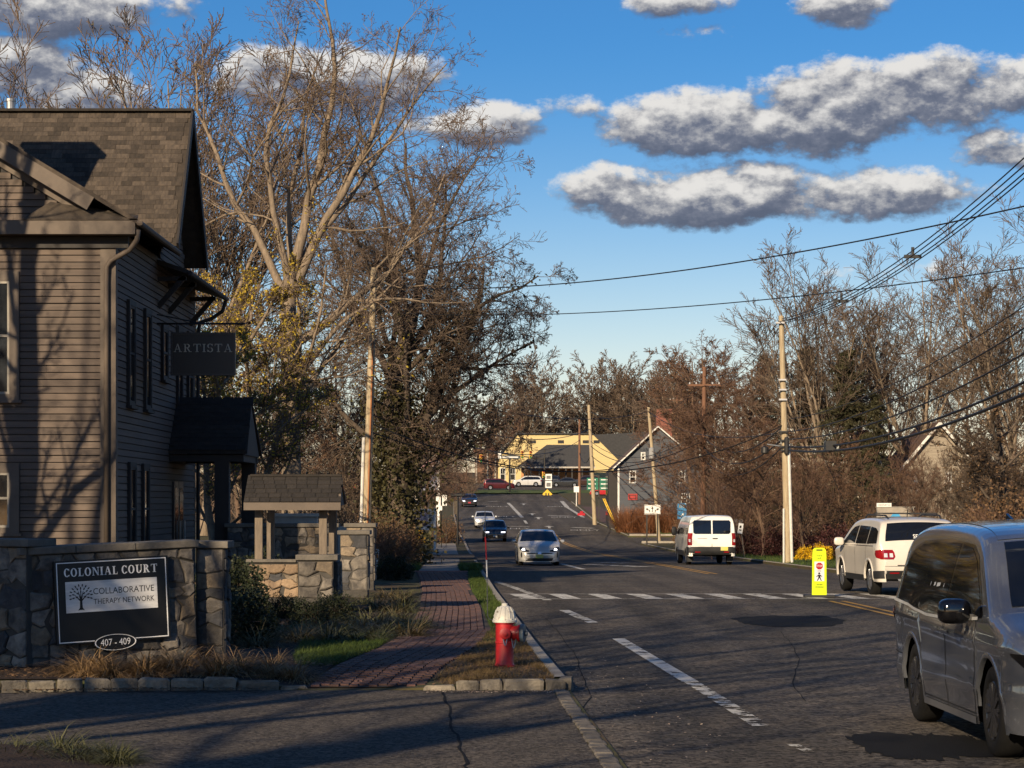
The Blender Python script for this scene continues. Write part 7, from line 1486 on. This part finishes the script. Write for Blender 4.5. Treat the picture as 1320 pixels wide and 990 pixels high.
def blades(base, direc, length, width, droop, seg=3):
    """arching blades: base (N,3), horizontal lean (N,2), length (N,)"""
    N = len(base); pts = np.zeros((N, seg + 1, 3)); hd = np.linalg.norm(direc, axis=1, keepdims=True); u = direc / np.maximum(hd, 1e-6); side = np.stack([-u[:, 1], u[:, 0], np.zeros(N)], 1)
    for k in range(seg + 1):
        t = k / seg; ang = np.clip(hd[:, 0] + droop * t, 0, 2.6); 
        if k == 0: pts[:, 0] = base
        else: pts[:, k] = pts[:, k - 1] + (length / seg)[:, None] * np.concatenate([u * np.sin(ang)[:, None], np.cos(ang)[:, None]], 1)
    V = np.zeros((N, seg + 1, 2, 3))
    for k in range(seg + 1): w = width * (1 - .85 * (k / seg) ** 1.5) / 2; V[:, k, 0] = pts[:, k] - side * w; V[:, k, 1] = pts[:, k] + side * w
    idx = np.arange(N * (seg + 1) * 2).reshape(N, seg + 1, 2); Q = np.stack([idx[:, :-1, 0], idx[:, :-1, 1], idx[:, 1:, 1], idx[:, 1:, 0]], -1).reshape(-1, 4); return V.reshape(-1, 3), Q
def clump_mesh(seed, n, r, h, width, mat, lean=.55, droop=1.1, rad0=.12, wind=(0, 0)):
    rng = np.random.default_rng(seed); a = rng.uniform(0, 6.283, n); q = np.sqrt(rng.random(n)) * r * rad0 / .12 * .35; base = np.stack([np.cos(a) * q, np.sin(a) * q, np.zeros(n) - .02], 1); b = a + rng.normal(0, .5, n); ln = np.abs(rng.normal(lean, .28, n)); d = np.stack([np.cos(b) * ln, np.sin(b) * ln], 1) + np.array(wind)
    V, Q = blades(base, d, h * rng.uniform(.6, 1.25, n), width, droop); return np_mesh('blades', V, Q, mat=mat)
TAN = [clump_mesh(s_, 520, .42, .55, .011, M_TAN, .75, 1.35, wind=(.25, -.3)) for s_ in (1, 2, 3)]; LIR = [clump_mesh(s_, 420, .38, .48, .012, M_LIRI, .7, 1.3) for s_ in (4, 5, 6)]; LIT = [clump_mesh(s_, 420, .4, .48, .012, leaf_mat('straw_blades', (.17, .125, .06), (.10, .085, .04), trans=.2), .75, 1.3) for s_ in (7, 8)]
rp = random.Random(77)
def clumps(name, label, cat, group, meshes, spots, sc=(0.85, 1.2)):
    for i, (x, y) in enumerate(spots):
        o = link(name, meshes[i % len(meshes)], None, (x, y, gz(x, y) + .01), (0, 0, rp.uniform(0, 6.28)), [rp.uniform(*sc)] * 3); tag(o, label if isinstance(label, str) else label[i], cat, group, 'thing')
def bedpts(pts, d): return [(at(px, 0, dd).x, dd) for px, dd in pts]
clumps('ornamental_grass', [ORD[i] + ' tuft of dry tan grass from the left along the front kerb' for i in range(14)], 'grass clump', 'tan grass tufts along the front kerb', TAN, sorted(bedpts([(105, 25.3), (150, 25.1), (195, 25.2), (238, 25.5), (280, 25.3), (320, 25.6), (355, 25.5), (385, 25.3), (130, 25.8), (215, 25.9), (300, 26.1), (265, 26.0), (345, 26.3), (180, 25.9)], 0)), (.85, 1.15))
clumps('ornamental_grass', 'tuft of green and straw grass in the bed between well and pavement', 'grass clump', 'grass tufts between well and pavement', LIR + LIT, bedpts([(340, 31.5), (362, 32.5), (430, 33), (460, 34), (490, 35.5), (500, 33.5), (515, 37), (475, 36.5), (450, 37.5), (505, 39), (520, 41), (488, 41), (470, 43.5), (515, 45), (440, 41), (420, 35.5), (400, 33.5), (535, 35), (525, 33), (330, 30.3), (460, 31.5), (485, 32), (520, 48), (500, 47), (385, 31.5), (405, 32), (425, 31.5), (445, 33.5), (380, 33)], 0), (.9, 1.3))
# dark tufts at the near left corner
clumps('ornamental_grass', [ORD[i] + ' dark grass tuft from the left at the lower left corner' for i in range(12)], 'grass clump', 'dark tufts at the lower left corner', LIR, sorted([(-4.05, 17.9), (-3.8, 17.95), (-3.55, 17.85), (-3.3, 17.75), (-3.1, 17.6), (-3.9, 17.5), (-3.6, 17.45), (-3.35, 17.3), (-4.2, 17.6), (-3.0, 17.35), (-3.75, 17.2), (-4.1, 17.2)]), (.6, .85))
def shrub_parts(seed, r, h, n, size, mat, stems=30, squash=.8, twig=None):
    rng = np.random.default_rng(seed); d = unit(rng.normal(0, 1, (n, 3)) * np.array([1, 1, .9])); d[:, 2] = np.abs(d[:, 2]); rr = rng.uniform(.45, 1.0, (n, 1)) ** .5 * (1 + .16 * np.sin(d[:, :1] * 7 + seed) + .14 * np.sin(d[:, 1:2] * 9 + d[:, 2:3] * 6))
    p = d * rr * np.array([r, r, h]); p[:, 2] += .04; V, Q = cards(p, size, rng, aspect=.6)
    roots = [((rng.uniform(-.1, .1) * r, rng.uniform(-.1, .1) * r, -.1), (math.cos(k * 2.4) * .8, math.sin(k * 2.4) * .8, 1), h * .85, .012) for k in range(stems)]
    g = grow(seed, roots, [dict(seg=4, wob=.12, up=.04, tip=.4, kids=5, ang=35, lr=.5, rr=.7), dict(seg=3, wob=.15, tip=.5)]); v, q = join([tubes(g[i][0], g[i][1], 3) for i in (0, 1)])
    return [('stems', np_mesh('stems', v, q, mat=twig or M_TWIGD)), ('leaves', np_mesh('leaves', V, Q, mat=mat))]
BX = shrub_parts(41, .62, .72, 5200, .05, M_BOX); BX2 = shrub_parts(42, .62, .72, 5200, .05, M_BOX)
def shrub(name, label, parts, x, y, sc=1.0, rz=0., group=None, cat='shrub', sxy=None): return plant_tree(name, label, parts, (x, y, gz(x, y)), rz, sc, group, cat, sxy)
for i, (px, d, s_, lab) in enumerate(((398, 35.0, .58, 'dark clipped shrub in front of the well base'), (366, 37, .5, 'dark shrub tucked against the left of the well base'), (300, 31, .95, 'dark tall shrub right of the stone end pillar'), (318, 34, .8, 'dark shrub between the stone pillar and the well'), (430, 37.0, .6, 'low dark shrub at the right corner of the well base'), (288, 36, 1.2, 'dark shrub below the porch posts'), (508, 62, .9, 'low dark shrub by the white marker post'), (330, 42, 1.1, 'dark shrub behind the well shelter'))):
    shrub('boxwood_shrub', lab, BX if i % 2 else BX2, at(px, 0, d).x, d, s_, i * 1.3)
# thatch of brown brush by the pavement beyond the marker post
BR = shrub_parts(43, 1.0, 1.5, 1800, .07, M_DRYL, 70, twig=M_TWIGR)
for i, (px, d, s_, lab) in enumerate(((507, 78, .9, 'brown brush heap beside the white marker post'), (512, 90, 1.0, 'brown brush heap leaning to the far footpath'), (500, 88, 1.25, 'tall brown brush behind the marker post'), (480, 82, 1.1, 'brown brush at the foot of the pale pole'), (505, 125, 1.3, 'brown brush left of the property board'), (495, 105, 1.5, 'brown brush behind the pale pole'), (452, 68, 1.0, 'brown brush behind the stone pillars'), (415, 72, 1.3, 'brown brush behind the pale masonry ledge'), (350, 64, 1.2, 'brown brush left behind the well'), (575, 165, 1.3, 'brown brush behind the lawn signs'))):
    shrub('brush_heap', lab, BR, at(px, 0, d).x, d, s_, i * 1.1, cat='brush')
# right side: forsythia, burgundy hedge, brush belt
FO = shrub_parts(44, .75, .95, 2600, .09, M_GOLDF, 24, twig=M_TWIGR); BU = shrub_parts(45, .95, 1.0, 3600, .08, M_BURG, 24)
for px, d, s_, lab in ((1038, 103, .62, 'yellow blossoming shrub left of the crossing sign top'), (1059, 102, .72, 'yellow blossoming shrub right behind the crossing sign')): shrub('forsythia', lab, FO, at(px, 0, d).x, d, s_, px)
for i, (px, d, s_) in enumerate(((970, 122, 1.2), (1000, 116, 1.2), (1022, 116, 1.3), (1066, 114, 1.3), (1080, 110, 1.35), (1096, 106, 1.3))): shrub('burgundy_shrub', ORD[i] + ' burgundy leaved shrub from the left in the row behind the right lawn', BU, at(px, 0, d).x, d, s_, i, 'burgundy shrubs behind the right lawn')
for i, (px, d, s_) in enumerate(((890, 165, 1.7), (905, 150, 1.8), (930, 135, 1.6), (945, 125, 1.5), (965, 130, 1.6), (985, 126, 1.5), (1010, 122, 1.6), (1050, 124, 1.6), (1092, 116, 1.6), (1122, 112, 1.0), (1165, 110, 1.0), (1190, 98, .9), (1210, 106, 1.0), (1245, 104, 1.1), (1262, 90, 1.2), (1280, 98, 1.8), (1300, 82, 2.0), (1315, 94, 2.2))): shrub('brush_heap', ORD[i] + ' heap of bare brown brush from the left along the right woodland edge', BR, at(px, 0, d).x, d, s_ * .9, i, 'brush along the right woodland edge', 'brush')
RE = [clump_mesh(s_, 700, .8, 2.0, .03, M_RUST, .28, .5, rad0=.3) for s_ in (51, 52)]
clumps('reed_clump', [ORD[i] + ' rust coloured reed clump from the left before the grey house' for i in range(8)], 'grass clump', 'rust reeds before the grey house', RE, [(at(px, 0, d).x, d) for px, d in ((806, 193), (816, 192), (822, 195), (826, 193), (838, 191), (845, 194), (852, 192), (865, 191))], (.95, 1.25))
shrub('forsythia', 'orange yellow shrub at the top of the left verge by the property board', FO, at(535, 0, 160).x, 160, 1.0, 1)
# ---- lawn and verge blades (nobody could count them)
def turf(name, label, pts, h, width, mat, seed, lean=.35):
    rng = np.random.default_rng(seed); N = len(pts); base = np.array([(x, y, gz(x, y) + .012) for x, y in pts]); a = rng.uniform(0, 6.283, N); l = np.abs(rng.normal(lean, .25, N)); V, Q = blades(base, np.stack([np.cos(a) * l, np.sin(a) * l], 1), h * rng.uniform(.5, 1.4, N), width, .7, 2); o = link(name, np_mesh(name, V, Q, mat=mat)); tag(o, label, 'grass', kind='stuff'); return o
rg = np.random.default_rng(9)
def scatter(n, y0, y1, fx0, fx1, dens=None):
    out = []
    while len(out) < n:
        y = rg.uniform(y0, y1); x = rg.uniform(fx0(y), fx1(y))
        if dens is None or rg.random() < dens(x, y): out.append((x, y))
    return out
patch = lambda x, y: .15 + .85 * (math.sin(x * 5.1 + y * .9) * math.sin(y * 1.3 - x * 2) > -.1)
turf('grass', 'dry brownish grass on the hydrant verge', scatter(24000, 24.6, 34, lambda y: wr(y) + .03, lambda y: kl(y) - .17, patch), .065, .005, M_DRYB, 61)
turf('grass', 'green grass on the verge beyond the hydrant', scatter(20000, 31, 74, lambda y: wr(y) + .03, lambda y: kl(y) - .17, patch), .09, .010, M_BLADE, 62)
turf('grass', 'green lawn strip curving along the brick pavement', scatter(18000, 26.8, 33.5, lambda y: wl(y) - 1.5 - .0 * y, lambda y: wl(y) - .05, lambda x, y: 1 if x > wl(y) - .3 - .35 * (y - 26.5) ** .6 else 0), .085, .007, M_BLADE, 63)
turf('grass', 'green grass tufts by the red paving and far footpath', scatter(5000, 75.5, 84, lambda y: kl(y) - .8, lambda y: kl(y) - .1) + scatter(4000, 75.5, 82, lambda y: kl(y) - 3.6, lambda y: kl(y) - 2.2), .22, .018, M_BLADE, 64)
turf('grass', 'mown lawn behind the right kerb', scatter(16000, 83, 125, lambda y: kr(y) + .2, lambda y: kr(y) + 8), .11, .016, M_BLADE, 65)
turf('grass', 'grass by the side street corner', scatter(5000, 187, 198, lambda y: kr(y) + 2.7, lambda y: kr(y) + 12), .16, .03, M_BLADE, 66)
# fallen leaves and grit along the kerb and bed edge
def litter(name, label, pts, size, mat, seed, zf):
    rng = np.random.default_rng(seed); P = np.array([(x, y, zf(x, y)) for x, y in pts]); N = len(P); a = rng.uniform(0, 6.28, N); s_ = size * rng.uniform(.4, 1.5, (N, 1)); u = np.stack([np.cos(a), np.sin(a), rng.uniform(-.3, .3, N)], 1) * s_; w = np.stack([-np.sin(a), np.cos(a), rng.uniform(-.3, .3, N)], 1) * s_ * .6
    V = np.stack([P - u, P + w, P + u, P - w], 1).reshape(-1, 3); o = link(name, np_mesh(name, V, np.arange(N * 4).reshape(-1, 4), mat=mat)); tag(o, label, 'litter', kind='stuff')
litter('leaf_litter', 'fallen brown leaves along the driveway kerb and bed', scatter(2600, 24.6, 27.5, lambda y: -6.5, lambda y: wl(y) - .05) + scatter(900, 23.95, 24.3, lambda y: -6, lambda y: -2.6) + scatter(1200, 24.6, 32, lambda y: wr(y), lambda y: kl(y) - .2) + scatter(260, 24.8, 34, wl, wr), .022, M_DRYL, 71, lambda x, y: gz(x, y) + .03 + .01)
litter('grit', 'pale grit and red mulch crumbs below the kerb corner', scatter(500, 23.9, 24.4, lambda y: -.9, lambda y: .55) + scatter(260, 17.5, 30, lambda y: kl(y) + .03, lambda y: kl(y) + 1.0), .012, pm('pale_grit', (.42, .36, .28), (.3, .2, .14), scale=30), 72, lambda x, y: zr(y) + .036 if x < kl(y) else zr(y) + .012)
# undergrowth mass filling the woodland floor on both sides
def undergrowth(label, n, fn, h, mat, seed):
    rng = np.random.default_rng(seed); roots = []
    for _ in range(n):
        x, y = fn(rng); px = 660 + x / y * FPX
        if 1095 < px < 1275 and y < 132 and rng.random() < .45: continue
        a = rng.uniform(0, 6.28); roots.append(((x, y, gz(x, y) - .05), (math.cos(a) * .3, math.sin(a) * .3, 1), h * rng.uniform(.5, 1.3), rng.uniform(.012, .035)))
    g = grow(seed, roots, [dict(seg=5, wob=.10, up=.03, tip=.3, kids=7, t0=.15, ang=40, lr=.42, rr=.5), dict(seg=3, wob=.15, up=.03, tip=.4, kids=4, t0=.1, ang=42, lr=.5, rr=.6), dict(seg=2, wob=.15, tip=.5)])
    V, Q = join([tubes(g[i][0], g[i][1], 3) for i in range(3)]); o = link('undergrowth', np_mesh('undergrowth', V, Q, mat=mat)); tag(o, label, 'undergrowth', kind='stuff')
undergrowth('tangle of bare saplings in the left wood', 520, lambda r: (lambda d: (at(r.uniform(255, 515), 0, d).x, d))(r.uniform(98, 160)), 4.5, M_TWIG, 81)
undergrowth('tangle of bare saplings in the right wood', 620, lambda r: (lambda d: (at(r.uniform(890, 1330), 0, d).x, d))(r.uniform(112, 190)), 5.0, M_TWIGR, 82)
undergrowth('low bare scrub on the far bank left of the junction', 260, lambda r: (lambda d: (at(r.uniform(530, 610), 0, d).x, d))(r.uniform(290, 330)), 4.0, M_TWIGR, 83)
# ---- trees behind and beside the viewer: they throw the long streaks of shade over driveway and road
def shade_tree(kind, x, y, h, label, rz=0., wide=1.0): s_ = h / HT[kind]; plant_tree('bare_tree', label, KIND[kind], (x, y, gz(x, y)), rz, s_, 'street trees behind the viewer', 'tree', s_ * wide)
CON2 = conifer(32, h=11, r=1.9, n=170, per=120, size=.20)  # unseen conifers added to lay shade on driveway, pavement and sign wall
for x, y, h, lab in ((-12.9, -7.5, 11.8, 'low unseen evergreen added behind the viewer to shade the driveway'), (-17.4, -7.5, 16.0, 'unseen evergreen added behind the viewer to shade the brick pavement'), (-22.0, -9.5, 19.5, 'tallest unseen evergreen added behind the viewer for shade, farthest from the road')):
    s_ = h / 11; plant_tree('evergreen_tree', lab, CON2, (x, y, gz(x, y)), x, s_, 'street trees behind the viewer', 'tree', s_ * 1.0)
for k_, x, y, h, rz, lab in (('SS', -8.9, 2, 17, 0, 'bare tree beside the viewer at the driveway'), ('VS', -10.5, 7, 19, 1, 'bare street tree left of the viewer'), ('SS', -5.5, -10, 19, 2, 'bare street tree behind the viewer by the road'), ('VS', -18.6, 28, 17, 3, 'bare tree in the yard before the brown building'), ('ST', -14.2, 38, 18, 1, 'thick trunked tree close to the brown building front'), ('VS', -2, -20, 20, 4, 'bare roadside tree far behind the viewer')): shade_tree(k_, x, y, h, lab, rz, .72 if k_ == 'ST' else 1.2)
